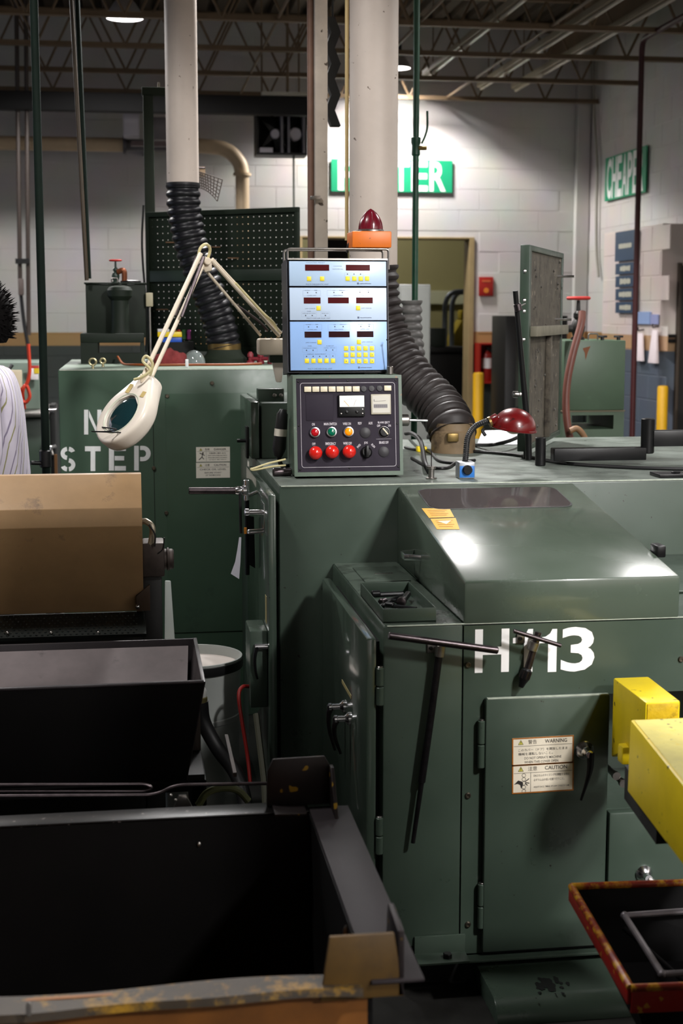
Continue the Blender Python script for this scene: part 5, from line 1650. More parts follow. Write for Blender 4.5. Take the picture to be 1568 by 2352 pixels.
# ================================================================ back of the hall, left of the pipes
m_duct = mat('tan duct paint', lin(196, 172, 140), 0.5, var=0.08)
DYy = 13.3
du0 = thing('wall_duct', 'long tan round duct along the back wall with an elbow turning down', 'duct', at(555, 480, Y=DYy))
p1, p2, p3 = at(-200, 333, Y=DYy), at(290, 333, Y=DYy), at(460, 330, Y=DYy)
part(du0, 'straight_run', cyl((p1.x, DYy, p2.z), (p2.x, DYy, p2.z), 0.062, seg=20), m_duct)
part(du0, 'coupling', cyl((p2.x - 0.02, DYy, p2.z), (at(383, 333, Y=DYy).x, DYy, p2.z), 0.05, seg=20), mat('duct grey', lin(92, 88, 90), 0.5))
part(du0, 'flange', cyl((p2.x - 0.03, DYy, p2.z), (p2.x, DYy, p2.z), 0.085, seg=20), mat('duct grey', lin(92, 88, 90), 0.5))
part(du0, 'elbow', tube([(at(383, 333, Y=DYy).x, DYy, p2.z), (at(470, 333, Y=DYy).x, DYy, p2.z), at(520, 345, Y=DYy), at(548, 372, Y=DYy), at(556, 400, Y=DYy)], 0.066, 20), m_duct)
part(du0, 'drop_flange', cyl(at(556, 404, Y=DYy), at(556, 398, Y=DYy), 0.082, seg=20), m_duct)
part(du0, 'drop_run', cyl(at(556, 402, Y=DYy), (at(556, 402, Y=DYy).x, DYy, 1.2), 0.062, seg=20), m_duct)
# blower above the duct
bl = thing('duct_blower', 'silver box blower motor mounted over the wall duct', 'blower', at(315, 318, Y=12.6))
a, b = at(282, 258, Y=12.6), at(320, 314, Y=12.6)
m_silver = mat('silver paint', lin(196, 190, 198), 0.4, 0.0)
part(bl, 'motor_box', box(a.x, b.x, 12.55, 12.75, b.z, a.z, 0.01), m_silver)
a, b = at(292, 228, Y=12.6), at(332, 254, Y=12.6)
part(bl, 'motor_head', cyl((a.x, 12.62, (a.z + b.z) / 2), (b.x, 12.62, (a.z + b.z) / 2), (a.z - b.z) / 2, seg=20, b=0.01), m_silver)
part(bl, 'neck', box(at(294, 258, Y=12.6).x, at(318, 258, Y=12.6).x, 12.57, 12.7, at(0, 260, Y=12.6).z, at(0, 250, Y=12.6).z), m_dark)
a, b = at(350, 270, Y=12.7), at(383, 322, Y=12.7)
part(bl, 'side_case', box(a.x, b.x, 12.65, 12.8, b.z, a.z, 0.01), mat('blower grey', lin(116, 110, 112), 0.5))
part(bl, 'wall_bracket', box(at(330, 300, Y=12.6).x, at(340, 300, Y=12.6).x, 12.64, 14.0, at(0, 312, Y=12.6).z, at(0, 300, Y=12.6).z), m_dsteel)
part(bl, 'mount_arm', box(at(300, 320, Y=12.6).x, at(383, 320, Y=12.6).x, 12.6, 12.66, at(0, 330, Y=12.6).z, at(0, 318, Y=12.6).z), m_dsteel)

# hanging unit heater with a fan
fy = 12.5
a, b = at(588, 255, Y=fy), at(706, 357, Y=fy)
uh = thing('unit_heater', 'black hanging heater with a round fan, below the overhead beam', 'heater', ((a.x + b.x) / 2, fy, b.z))
o_ = [(a.x, b.z), (b.x, b.z), (b.x, a.z), (a.x, a.z)]
i_ = [(a.x + 0.02, b.z + 0.02), (b.x - 0.02, b.z + 0.02), (b.x - 0.02, a.z - 0.02), (a.x + 0.02, a.z - 0.02)]
part(uh, 'frame', ring2d(o_, i_, 'y', fy, fy + 0.25), m_cabblk, smooth=0)
part(uh, 'back_grille', box(a.x + 0.02, b.x - 0.02, fy + 0.2, fy + 0.22, b.z + 0.02, a.z - 0.02), m_dark)
fc_ = Vector(((a.x * 0.62 + b.x * 0.38), fy + 0.06, (a.z + b.z) / 2))
for k in range(4):
    an = k * math.pi / 2 + 0.4
    d = Vector((math.cos(an), 0, math.sin(an)))
    s_ = Vector((-math.sin(an), 0, math.cos(an)))
    q = [fc_ + d * 0.03 - s_ * 0.03, fc_ + d * 0.15 - s_ * 0.05 + Vector((0, 0.03, 0)), fc_ + d * 0.15 + s_ * 0.06, fc_ + d * 0.03 + s_ * 0.03]
    part(uh, 'fan_blade', plate(q, 0.004), m_blackgloss)
part(uh, 'fan_hub', cyl(fc_ - Vector((0, 0.03, 0)), fc_ + Vector((0, 0.08, 0)), 0.04, seg=18, b=0.006), m_silver)
part(uh, 'motor', cyl((b.x - 0.1, fy + 0.02, (a.z + b.z) / 2), (b.x - 0.1, fy + 0.16, (a.z + b.z) / 2), 0.055, seg=18, b=0.01), m_silver)
for xx in (a.x + 0.21, b.x - 0.17, b.x - 0.04):
    part(uh, 'louver', box(xx, xx + 0.018, fy - 0.01, fy + 0.2, b.z + 0.02, a.z - 0.02), mat('louver grey', lin(120, 116, 122), 0.4))
part(uh, 'lower_pan', box(a.x + 0.03, a.x + 0.14, fy + 0.0, fy + 0.15, b.z + 0.022, b.z + 0.06), m_silver)
for xx in (a.x + 0.06, b.x - 0.06):
    part(uh, 'hanger', cyl((xx, fy + 0.1, a.z - 0.01), (xx, fy + 0.1, 4.3), 0.008, seg=8), m_joist)
part(uh, 'gas_line', cyl((at(674, 360, Y=fy + 0.1).x, fy + 0.1, b.z + 0.01), (at(674, 360, Y=fy + 0.1).x, fy + 0.1, 1.4), 0.009, seg=8), mat('gas line', lin(90, 96, 84), 0.5))

# curled wire tray against the slim pipe
gy = 6.6
cg = thing('curled_grille', 'curled grey wire grille hanging beside the slim white pipe', 'grille', at(490, 455, Y=gy))
P = []
for k in range(9):
    t_ = k / 8
    P.append((at(457 + 55 * t_ - 8 * math.sin(t_ * 3), 395 + 6 * t_ + 12 * t_ * t_, Y=gy - 0.05 * t_), at(457 + 40 * t_ + 2, 432 + 6 * t_ + 24 * t_ * t_, Y=gy - 0.05 * t_)))
for k, (u0, u1) in enumerate(P):
    part(cg, 'wire', cyl(u0, u1, 0.0028, seg=6), mat('wire grey', lin(110, 102, 96), 0.5))
for r in range(7):
    t_ = r / 6
    part(cg, 'long_wire', sweep([u0.lerp(u1, t_) for u0, u1 in P], 0.0024, 6), mat('wire grey', lin(110, 102, 96), 0.5))
part(cg, 'tab', box(at(458, 376, Y=gy).x, at(471, 376, Y=gy).x, gy, gy + 0.01, at(0, 400, Y=gy).z, at(0, 376, Y=gy).z), mat('tab buff', lin(196, 170, 140), 0.6))
part(cg, 'hook', cyl(at(452, 385, Y=gy - 0.02), at(470, 386, Y=gy), 0.004, seg=6), m_dsteel)

# things seen through the doorway
t = thing('grey_locker', 'tall grey locker standing behind the dusty hose, before the doorway', 'locker', at(950, 1000, Y=10))
a, b = at(916, 653, Y=10), at(986, 1000, Y=10)
part(t, 'body', box(a.x, b.x, 10, 10.4, 0, a.z, 0.008), mat('locker grey', lin(104, 106, 102), 0.5, var=0.06))
part(t, 'door', box(a.x + 0.01, b.x - 0.01, 9.985, 10.0, 0.08, a.z - 0.02, 0.004), mat('locker grey', lin(104, 106, 102)))
part(t, 'knob', cyl((b.x - 0.03, 9.985, 1.25), (b.x - 0.03, 9.97, 1.25), 0.008, seg=10), m_steel)
ry = 16.2
m_rail = mat('rail grey', lin(120, 126, 132), 0.4, 0.3)
for i, (x0, x1, dy, lab) in enumerate(((1022, 1092, 0.0, 'outer bent grey tube rail seen through the doorway'), (1038, 1096, 0.5, 'inner bent grey tube rail seen through the doorway'))):
    y_ = ry + dy
    l, r = at(x0, 670, Y=y_), at(x1, 670, Y=y_)
    solo('tube_rail', lab, 'rail', rod([(l.x, y_, 0), (l.x, y_, l.z), (r.x, y_, l.z), (r.x, y_, 0)], 0.03, 12, 0.2), m_rail, 'tube rails beyond the doorway')
t = thing('yellow_press', 'yellow machine frame with a silver column seen through the doorway', 'machine', at(1060, 1000, Y=16.9))
my = 16.9
m_yd = mat('dull yellow', lin(150, 128, 20), 0.5)
a, b = at(1033, 790, Y=my), at(1088, 790, Y=my)
zt_ = at(0, 735, Y=my).z
part(t, 'frame', prism([(a.x, 0.9), (b.x, 0.9), (b.x, zt_), (at(1060, 735, Y=my).x, zt_), (at(1045, 760, Y=my).x, zt_ - 0.14), (a.x, b.z)], 'y', my, my + 0.3, 0.01), m_yd)
part(t, 'column', cyl((at(1076, 790, Y=my).x, my - 0.06, b.z), (at(1076, 790, Y=my).x, my - 0.06, at(0, 735, Y=my).z), 0.04, seg=16), m_silver)
part(t, 'head', box(at(1058, 715, Y=my).x, b.x, my, my + 0.2, zt_, at(0, 712, Y=my).z, 0.02), m_yd)
part(t, 'base', box(a.x - 0.25, b.x + 0.1, my - 0.2, my + 0.5, 0, 0.9, 0.01), m_cabblk)
t = thing('dark_bench', 'dark cluttered bench seen through the doorway beside the yellow machine', 'bench', at(1010, 1000, Y=15.4))
a, b = at(986, 797, Y=15.4), at(1080, 797, Y=15.4)
part(t, 'bench_top', box(a.x - 0.3, b.x, 15.3, 15.9, a.z - 0.06, a.z, 0.01), m_cabblk)
part(t, 'cabinet', box(a.x - 0.25, b.x - 0.05, 15.35, 15.85, 0, a.z - 0.06, 0.01), m_cabblk)
part(t, 'bin', box(a.x, a.x + 0.18, 15.4, 15.6, a.z, at(0, 755, Y=15.4).z, 0.01), mat('bin dark green', lin(26, 34, 26), 0.6))
t = thing('black_screen', 'black panel standing in the doorway behind the pale conduit post', 'panel', at(775, 1000, Y=14.6))
a, b = at(752, 550, Y=14.6), at(800, 600, Y=14.6)
part(t, 'sheet', box(a.x, b.x, 14.6, 14.65, 0.1, a.z, 0.005), m_dark)
for xx in (a.x + 0.02, b.x - 0.04):
    part(t, 'foot', box(xx, xx + 0.03, 14.45, 14.8, 0, 0.1), m_dark)

high_bay(2.7, 17.2, 3.4, 110, 160, 'lit lamp in the olive room behind the doorway', 'high-bay lamps')

# ================================================================ things on the machine top, right side
def TP(px, py):
    return at(px, py, Z=TZ + 0.001)


# red gooseneck lamp on a blue magnetic base
p = TP(1072, 1100)
rl = thing('gooseneck_lamp', 'red dome gooseneck lamp on a blue magnetic base', 'lamp', (p.x, p.y + 0.025, TZ + 0.001))
s = px2m(38, p.y) / 2
part(rl, 'magnet_base', box(p.x - s, p.x + s, p.y, p.y + 0.05, TZ + 0.0012, TZ + 0.0012 + 0.05, 0.003), mat('magnet steel', lin(150, 152, 156), 0.4, 0.6))
part(rl, 'blue_plate', box(p.x - s + 0.002, p.x + s - 0.002, p.y - 0.0015, p.y + 0.001, TZ + 0.005, TZ + 0.040, 0.0008), mat('magnet blue', lin(44, 112, 190), 0.4))
part(rl, 'knob', lathe([(0.0145, 0), (0.0145, 0.008), (0.012, 0.012), (0, 0.012)], (p.x, p.y - 0.001, TZ + 0.028), (0, -1, 0), 24, cap=False), m_blackgloss)
ly = p.y + 0.025
top_ = Vector((p.x, ly, TZ + 0.051))
nk = [top_, at(1070, 1040, Y=ly + 0.01), at(1074, 1005, Y=ly + 0.03), at(1088, 982, Y=ly + 0.05), at(1110, 970, Y=ly + 0.05), at(1130, 965, Y=ly + 0.05)]
part(rl, 'gooseneck', hose(nk, 0.0092, 0.006, 0.0012, seg=14), m_black)
sc_ = at(1180, 984, Y=ly + 0.05)
R = px2m(52, ly + 0.05)
m_lred = mat('lamp red enamel', lin(92, 12, 14), 0.28, coat=0.3, var=0.1, scale=30, chips=lin(60, 14, 14), chip_scale=70, chip_at=0.66)
ax = Vector((0.12, -0.08, 1)).normalized()
prof = [(R * 1.0, -0.002), (R * 1.0, 0.0)] + [(R * 0.98 * math.cos(math.radians(k)), 0.062 * math.sin(math.radians(k))) for k in range(0, 86, 9)] + [(0.0, 0.062)]
sd_ = part(rl, 'shade', lathe(prof, sc_, ax, 40, cap=False), m_lred)
part(sd_, 'rim', lathe([(R * 1.0, -0.004), (R * 1.03, -0.002), (R * 1.03, 0.002), (R * 0.99, 0.003), (R * 0.97, -0.002), (R * 1.0, -0.004)], sc_, ax, 40, cap=False), m_lred)
part(sd_, 'bulb', ball(sc_ + Vector((0, 0, 0.004)), 0.028, 0.028, 0.022), mat('bulb glass dim', lin(150, 140, 110), 0.2))
part(sd_, 'socket', cyl(at(1126, 968, Y=ly + 0.05), at(1142, 963, Y=ly + 0.05), 0.016, 0.02, seg=20, b=0.003), m_lred)
part(sd_, 'socket_ring', cyl(at(1122, 970, Y=ly + 0.05), at(1127, 968, Y=ly + 0.05), 0.0165, seg=20), m_bronze)
part(sd_, 'switch', tube([at(1112, 985, Y=ly + 0.03), at(1108, 990, Y=ly + 0.03), at(1114, 1000, Y=ly + 0.02)], 0.005, 8), m_black)

# little steel post and pin on the machine top
p = TP(990, 1100)
t = thing('steel_peg', 'small round steel peg with a thin pin beside the control box', 'peg', (p.x, p.y, TZ + 0.001))
part(t, 'body', lathe([(0.016, 0), (0.017, 0.002), (0.017, 0.004), (0.009, 0.006), (0.009, 0.03), (0.014, 0.031), (0.014, 0.038)], (p.x, p.y, TZ + 0.001), (0, 0, 1), 20), m_steel)
part(t, 'pin', cyl((p.x, p.y, TZ + 0.035), (p.x, p.y, TZ + 0.085), 0.0015, seg=8), m_dsteel)

# cables on the machine top
CABLES = [([(932, 1000), (945, 1015), (965, 1040), (975, 1085), (985, 1090)], 0.008, 'thick black cable arching from behind the control box', 0.035),
          ([(930, 1030), (950, 1035), (985, 1040), (1010, 1062), (1060, 1068)], 0.005, 'thin black cable lying behind the steel peg', 0.0),
          ([(945, 1055), (985, 1075), (1025, 1078), (1048, 1066), (1090, 1060)], 0.005, 'black cable curling beside the blue magnetic base', 0.0),
          ([(1090, 1026), (1135, 1036), (1180, 1028), (1212, 1002), (1222, 990)], 0.007, 'black cable sagging under the red lamp', 0.025),
          ([(1085, 1040), (1180, 1048), (1300, 1068), (1450, 1078), (1600, 1082)], 0.006, 'long black cable running along the machine top to the right', 0.0)]
for pts_, r, lab, lift in CABLES:
    P = [TP(*q) + Vector((0, 0, r * 0.9 + (lift * math.sin(math.pi * k / (len(pts_) - 1))))) for k, q in enumerate(pts_)]
    solo('power_cable', lab, 'cable', tube(P, r, 10), m_black, 'black cables on the machine top')
# white sheet lying behind the lamp
q = [TP(1095, 1022), TP(1190, 1022), TP(1186, 988), TP(1108, 990)]
solo('paper_sheet', 'white paper sheet lying on the machine top behind the red lamp', 'paper', plate([v_ + Vector((0, 0, 0.001)) for v_ in q], -0.001), mat('paper bright', lin(232, 232, 238), 0.6))
# yellow tin end behind the cables
p = TP(975, 1040)
solo('yellow_block', 'small yellow block among the cables beside the pale collar', 'block', box(p.x - 0.02, p.x + 0.015, p.y + 0.03, p.y + 0.06, TZ + 0.001, TZ + 0.02, 0.003), m_yellow)

# upright rusty panel in a green frame
n0, n1 = at(1214, 562, Y=4.7), at(1291, 588, Y=5.35)
zt0 = n0.z
zb0 = TZ + 0.025
dirp = Vector((n1.x - n0.x, n1.y - n0.y, 0)).normalized()
LP = Vector((n1.x - n0.x, n1.y - n0.y, 0)).length
PM = frame((n0.x, n0.y, zb0), dirp)
PHt = zt0 - zb0
rp = thing('rusty_panel', 'tall dirty perforated panel in a green frame, standing edge-on on the machine', 'panel', (n0.x, n0.y, TZ + 0.001))
m_rust = mat('grimy panel', lin(74, 68, 58), 0.8, var=0.3, scale=14, stain=lin(40, 34, 28), stain_amt=0.35, stain_scale=18, chips=lin(120, 110, 96), chip_scale=34, chip_at=0.68, bump=0.8, bump_scale=60)
part(rp, 'sheet', box(0.03, LP - 0.02, 0.0, 0.014, 0.02, PHt - 0.02).T(PM), m_rust)
part(rp, 'frame_post', box(0, 0.03, -0.006, 0.028, 0, PHt, 0.003).T(PM), m_dgreen)
part(rp, 'frame_post', box(LP - 0.02, LP, -0.006, 0.028, 0, PHt, 0.003).T(PM), m_dgreen)
part(rp, 'frame_rail', box(0.03, LP - 0.02, -0.006, 0.028, PHt - 0.02, PHt, 0.003).T(PM), m_dgreen)
part(rp, 'frame_rail', box(0.03, LP - 0.02, -0.006, 0.028, 0, 0.02, 0.003).T(PM), m_dgreen)
part(rp, 'cross_bar', box(0.03, LP, -0.03, -0.001, PHt * 0.56, PHt * 0.61, 0.002).T(PM), mat('grimy bar', lin(104, 100, 86), 0.7, var=0.2, scale=20))
part(rp, 'mid_bar', box(LP * 0.52, LP * 0.56, -0.02, -0.001, 0.02, PHt * 0.56, 0.002).T(PM), m_rust)
for (u_, w_) in ((0.86, 0.87), (0.8, 0.64)):
    o_ = PM @ Vector((LP * u_, 0, PHt * w_))
    part(rp, 'peg', cyl(o_, o_ + Vector((0.055, -0.03, 0.0)), 0.0045, seg=8), m_chrome)
for k in range(26):
    u_, w_ = random.uniform(0.15, 0.9), random.uniform(0.05, 0.95)
    o_ = PM @ Vector((LP * u_, -0.001, PHt * w_))
    part(rp, 'burr', ball(o_, random.uniform(0.003, 0.006), seg=6, rings=4), m_steel)
for (px_, py_) in ((1204, 623), (1210, 690), (1213, 780), (1210, 715)):
    o_ = at(px_ + 4, py_, Y=4.71)
    part(rp, 'side_knob', lathe([(0.004, 0), (0.004, 0.006), (0.010, 0.008), (0.010, 0.016), (0.005, 0.018)], (n0.x + 0.002, 4.712, o_.z), (-1, 0, 0), 14), m_steel)
o_ = at(1180, 906, Y=4.72)
part(rp, 'side_spindle', lathe([(0.006, 0), (0.006, 0.012), (0.014, 0.014), (0.014, 0.022), (0.011, 0.024), (0.011, 0.042), (0.008, 0.044)], (n0.x + 0.002, 4.72, o_.z), (-1, 0, 0), 20), m_steel)
part(rp, 'stand_post', cyl((n0.x + 0.008, 4.71, TZ + 0.001), (n0.x + 0.008, 4.71, zb0 + 0.1), 0.011, seg=14), m_black)
# dial rod with a clamp
q0, q1 = at(1183, 668, Y=4.6), at(1213, 1002, Y=4.66)
t = thing('clamp_rod', 'black slanting rod with a small steel clamp before the rusty panel', 'rod', (q1.x, q1.y, TZ + 0.001))
part(t, 'rod', sweep([q0, q0.lerp(q1, 0.25), q1, Vector((q1.x + 0.003, q1.y, TZ + 0.002))], [0.0085, 0.0085, 0.011, 0.011], 14), m_blackgloss)
c_ = at(1189, 706, Y=4.6)
part(t, 'clamp', cyl(c_ + Vector((-0.003, 0, 0.012)), c_ + Vector((0.003, 0, -0.012)), 0.0125, seg=16, b=0.002), m_dsteel)
part(t, 'clamp_arm', cyl(c_, at(1206, 698, Y=4.61), 0.003, seg=8), m_steel)

# jointed black arm at the right
AY = 4.45
ba = thing('jointed_arm', 'black jointed support arm with two beams at the right of the machine top', 'arm', (at(1265, 1060, Y=AY).x, AY, TZ + 0.001))
def beam_box(x0, x1, y0, y1, Y, d=0.045, b=0.003):
    a, c = at(x0, y1, Y=Y), at(x1, y0, Y=Y)
    return box(a.x, c.x, Y, Y + d, a.z, c.z, b)
part(ba, 'pivot', cyl((at(1264, 0, Y=AY).x + 0.004, AY + 0.03, TZ + 0.0012), (at(1264, 0, Y=AY).x + 0.004, AY + 0.03, at(0, 1022, Y=AY).z), 0.017, seg=20, b=0.002), m_blackgloss)
part(ba, 'first_beam', beam_box(1272, 1485, 1028, 1060, AY), m_blackgloss)
part(ba, 'elbow', cyl((at(1492, 1000, Y=AY).x, AY + 0.02, at(0, 1064, Y=AY).z), (at(1492, 1000, Y=AY).x, AY + 0.02, at(0, 978, Y=AY).z), 0.022, seg=20, b=0.003), m_blackgloss)
part(ba, 'second_beam', beam_box(1500, 1640, 988, 1026, AY), m_blackgloss)
part(ba, 'third_post', beam_box(1630, 1660, 980, 1100, AY), m_blackgloss)
p = TP(1545, 1098)
t = thing('black_plate', 'flat black plate with a knob lying at the right of the machine top', 'plate', (p.x, p.y, TZ + 0.001))
part(t, 'plate', box(p.x - 0.04, p.x + 0.06, p.y + 0.005, p.y + 0.09, TZ + 0.0012, TZ + 0.012, 0.002), m_blackgloss)
part(t, 'knob', cyl((p.x + 0.02, p.y + 0.03, TZ + 0.012), (p.x + 0.02, p.y + 0.03, TZ + 0.018), 0.014, seg=18, b=0.002), m_blackgloss)

# ---- green tank with a valve, right background
def gate_valve(root, x, y, z, h, m_body, m_wheel):
    """stem valve with a round handwheel; h is its height"""
    b_ = part(root, 'valve_body', lathe([(h * 0.16, 0), (h * 0.16, h * 0.05), (h * 0.11, h * 0.08), (h * 0.15, h * 0.2), (h * 0.17, h * 0.3), (h * 0.13, h * 0.42), (h * 0.08, h * 0.48), (h * 0.11, h * 0.52), (h * 0.11, h * 0.6), (h * 0.05, h * 0.66), (h * 0.04, h * 0.9)], (x, y, z), (0, 0, 1), 20), m_body)
    w_ = part(root, 'handwheel', tube([(x + h * 0.24 * math.cos(k * math.pi / 8), y + h * 0.24 * math.sin(k * math.pi / 8), z + h * 0.95) for k in range(16)], h * 0.04, 8, n=2, closed=True), m_wheel)
    for k in range(4):
        part(w_, 'spoke', cyl((x, y, z + h * 0.93), (x + h * 0.23 * math.cos(k * math.pi / 2 + 0.3), y + h * 0.23 * math.sin(k * math.pi / 2 + 0.3), z + h * 0.95), h * 0.03, seg=6), m_wheel)
    return b_


GY = 6.5
a, b = at(1296, 782, Y=GY), at(1433, 945, Y=GY)
z2, z3, z4 = at(0, 968, Y=GY).z, at(0, 1002, Y=GY).z, at(0, 1030, Y=GY).z
m_tank = mat('streaked tank green', lin(66, 84, 66), 0.45, var=0.16, scale=3.5, stain=lin(84, 106, 84), stain_amt=0.0, stain_scale=4)
gt = thing('coolant_tank', 'streaked green tank on a slotted stand behind the rusty panel', 'tank', ((a.x + b.x) / 2, GY + 0.2, 0))
part(gt, 'tank_body', box(a.x, b.x, GY, GY + 0.4, b.z + 0.006, a.z, 0.006), m_tank)
part(gt, 'seam', box(a.x - 0.003, b.x + 0.003, GY - 0.004, GY + 0.404, b.z, b.z + 0.006), mat('seam grime', lin(90, 82, 62), 0.6))
xa, xb = at(1312, 985, Y=GY).x, at(1408, 985, Y=GY).x
part(gt, 'stand_apron', prism([(a.x, 0.0), (b.x, 0.0), (b.x, b.z), (xb + 0.001, b.z), (xb + 0.001, z2), (xa, z2), (xa, z3), (xb, z3), (xb, b.z), (a.x, b.z)][0:0] or [(a.x, b.z), (a.x, z3), (xa, z3), (xa, z2), (xb, z2), (xb, z3), (b.x, z3), (b.x, b.z)], 'y', GY, GY + 0.4, 0.0), m_tank)
part(gt, 'stand_base', box(a.x, b.x, GY, GY + 0.4, 0, z3), m_tank)
v0 = at(1326, 782, Y=GY + 0.12)
vt = at(1326, 680, Y=GY + 0.12)
gate_valve(gt, v0.x, GY + 0.12, a.z, vt.z - a.z, mat('valve iron', lin(40, 38, 36), 0.5, 0.4), mat('wheel red', lin(168, 40, 34), 0.5))
part(gt, 'side_pipe', cyl((v0.x, GY + 0.12, a.z + 0.055), (v0.x - 0.12, GY + 0.12, a.z + 0.05), 0.018, seg=14), mat('valve iron', lin(40, 38, 36)))
part(gt, 'lift_handle', rod([(v0.x + 0.03, GY + 0.05, a.z), (v0.x + 0.03, GY + 0.05, a.z + 0.03), (v0.x + 0.075, GY + 0.05, a.z + 0.03), (v0.x + 0.075, GY + 0.05, a.z)], 0.004, 8, 0.008), m_steel)
for px_ in (1383, 1420):
    q = at(px_, 774, Y=GY + 0.05)
    w_ = part(gt, 'wing_clamp', cyl((q.x, GY + 0.05, a.z), (q.x, GY + 0.05, a.z + 0.018), 0.009, seg=12), m_black)
    part(w_, 'wing', box(q.x - 0.022, q.x + 0.022, GY + 0.042, GY + 0.058, a.z + 0.012, a.z + 0.022, 0.003), m_black)
q = at(1345, 800, Y=GY - 0.001)
part(gt, 'rust_run', Geo([Vector((q.x - 0.015, GY - 0.001, q.z)), Vector((q.x + 0.022, GY - 0.001, q.z + 0.01)), Vector((q.x + 0.01, GY - 0.001, q.z - 0.02)), Vector((q.x, GY - 0.001, q.z - 0.055)), Vector((q.x - 0.005, GY - 0.001, q.z - 0.02))], [(0, 1, 2, 3, 4)]), mat('rust run', lin(112, 66, 36), 0.7), smooth=0)
solo('rubber_hose', 'reddish brown rubber hose hanging from the tank valve', 'hose', tube([at(1337, 716, Y=GY - 0.1), at(1334, 745, Y=GY - 0.12), at(1316, 810, Y=GY - 0.14), at(1302, 880, Y=GY - 0.15), at(1300, 950, Y=GY - 0.16), at(1312, 1020, Y=GY - 0.17), at(1330, 1060, Y=GY - 0.17), (at(1340, 1060, Y=GY - 0.17).x, GY - 0.17, 0.4), (at(1340, 1060, Y=GY - 0.17).x, GY - 0.17, 0.018)], 0.017, 14), mat('hose red brown', lin(104, 62, 52), 0.45, var=0.1, scale=20), 'brown hoses at the tank')
solo('rubber_hose', 'short brown hose looping at the foot of the green tank', 'hose', tube([at(1308, 990, Y=GY - 0.25), at(1325, 985, Y=GY - 0.25), at(1342, 1005, Y=GY - 0.25), at(1350, 1040, Y=GY - 0.25), at(1352, 1070, Y=GY - 0.25), (at(1355, 1070, Y=GY - 0.25).x, GY - 0.25, 0.4), (at(1355, 1070, Y=GY - 0.25).x, GY - 0.25, 0.015)], 0.014, 12), mat('hose tan', lin(124, 92, 62), 0.5), 'brown hoses at the tank')

# ================================================================ NO STEP box
NY, NZ = 5.6, 1.387
NX0, NX1 = -0.279, 0.62
m_nbox = mat('step box green', lin(60, 82, 66), 0.4, var=0.12, scale=2.5, stain=lin(40, 56, 48), stain_amt=0.0, stain_scale=3, rvar=0.1)
ns = thing('machine_enclosure', 'large green enclosure stencilled NO STEP behind the magnifier lamp', 'machine cabinet', ((NX0 + NX1) / 2, 6.2, 0))
part(ns, 'body', box(NX0, NX1, NY, 6.85, 0, NZ, 0.006), m_nbox)
part(ns, 'top_plate', box(NX0 + 0.004, NX1 - 0.004, NY + 0.004, 6.84, NZ - 0.001, NZ + 0.0008), mat('dusty green top', lin(108, 122, 108), 0.5, var=0.15, scale=6), smooth=0)
part(ns, 'top_edge', box(NX0 + 0.006, NX1 - 0.006, NY - 0.001, NY + 0.004, NZ - 0.003, NZ + 0.0005), m_edge)
a = at(379, 904, Y=NY)
part(ns, 'cover_panel', box(a.x, NX1 - 0.002, NY - 0.004, NY - 0.0005, 0.35, a.z, 0.001), m_nbox)
s0 = at(349, 860, Y=NY)
part(ns, 'seam', box(s0.x, s0.x + 0.002, NY - 0.0012, NY, 0.1, NZ - 0.02), m_dark, smooth=0)
for q in ((384, 910), (353, 1075), (382, 1178), (386, 1445), (487, 880), (352, 884)):
    screw(ns, at(q[0], q[1], Y=NY - 0.004), r=0.008)
# stencil letters
m_stencil = mat('stencil paint', lin(226, 228, 226), 0.6, var=0.06, scale=30, stain=lin(120, 136, 124), stain_amt=-0.2, stain_scale=22)


def poly_at(pls, x0, y0, x1, y1, Y):
    """flat polygons given on a 0-1 square, y down, laid into a patch of a facing plane"""
    g = Geo()
    for pl in pls:
        v = [at(x0 + (x1 - x0) * u, y0 + (y1 - y0) * w, Y=Y) for u, w in pl]
        g = g + Geo(v, [tuple(range(len(v)))])
    return g


def arc(cx, cy, rx, ry, a0, a1, t, n=10):
    """thick arc as quads, on the unit square"""
    out = []
    for k in range(n):
        p, q = math.radians(a0 + (a1 - a0) * k / n), math.radians(a0 + (a1 - a0) * (k + 1) / n)
        out.append([(cx + rx * math.cos(p), cy + ry * math.sin(p)), (cx + rx * math.cos(q), cy + ry * math.sin(q)),
                    (cx + (rx - t) * math.cos(q), cy + (ry - t * 0.62) * math.sin(q)), (cx + (rx - t) * math.cos(p), cy + (ry - t * 0.62) * math.sin(p))])
    return out


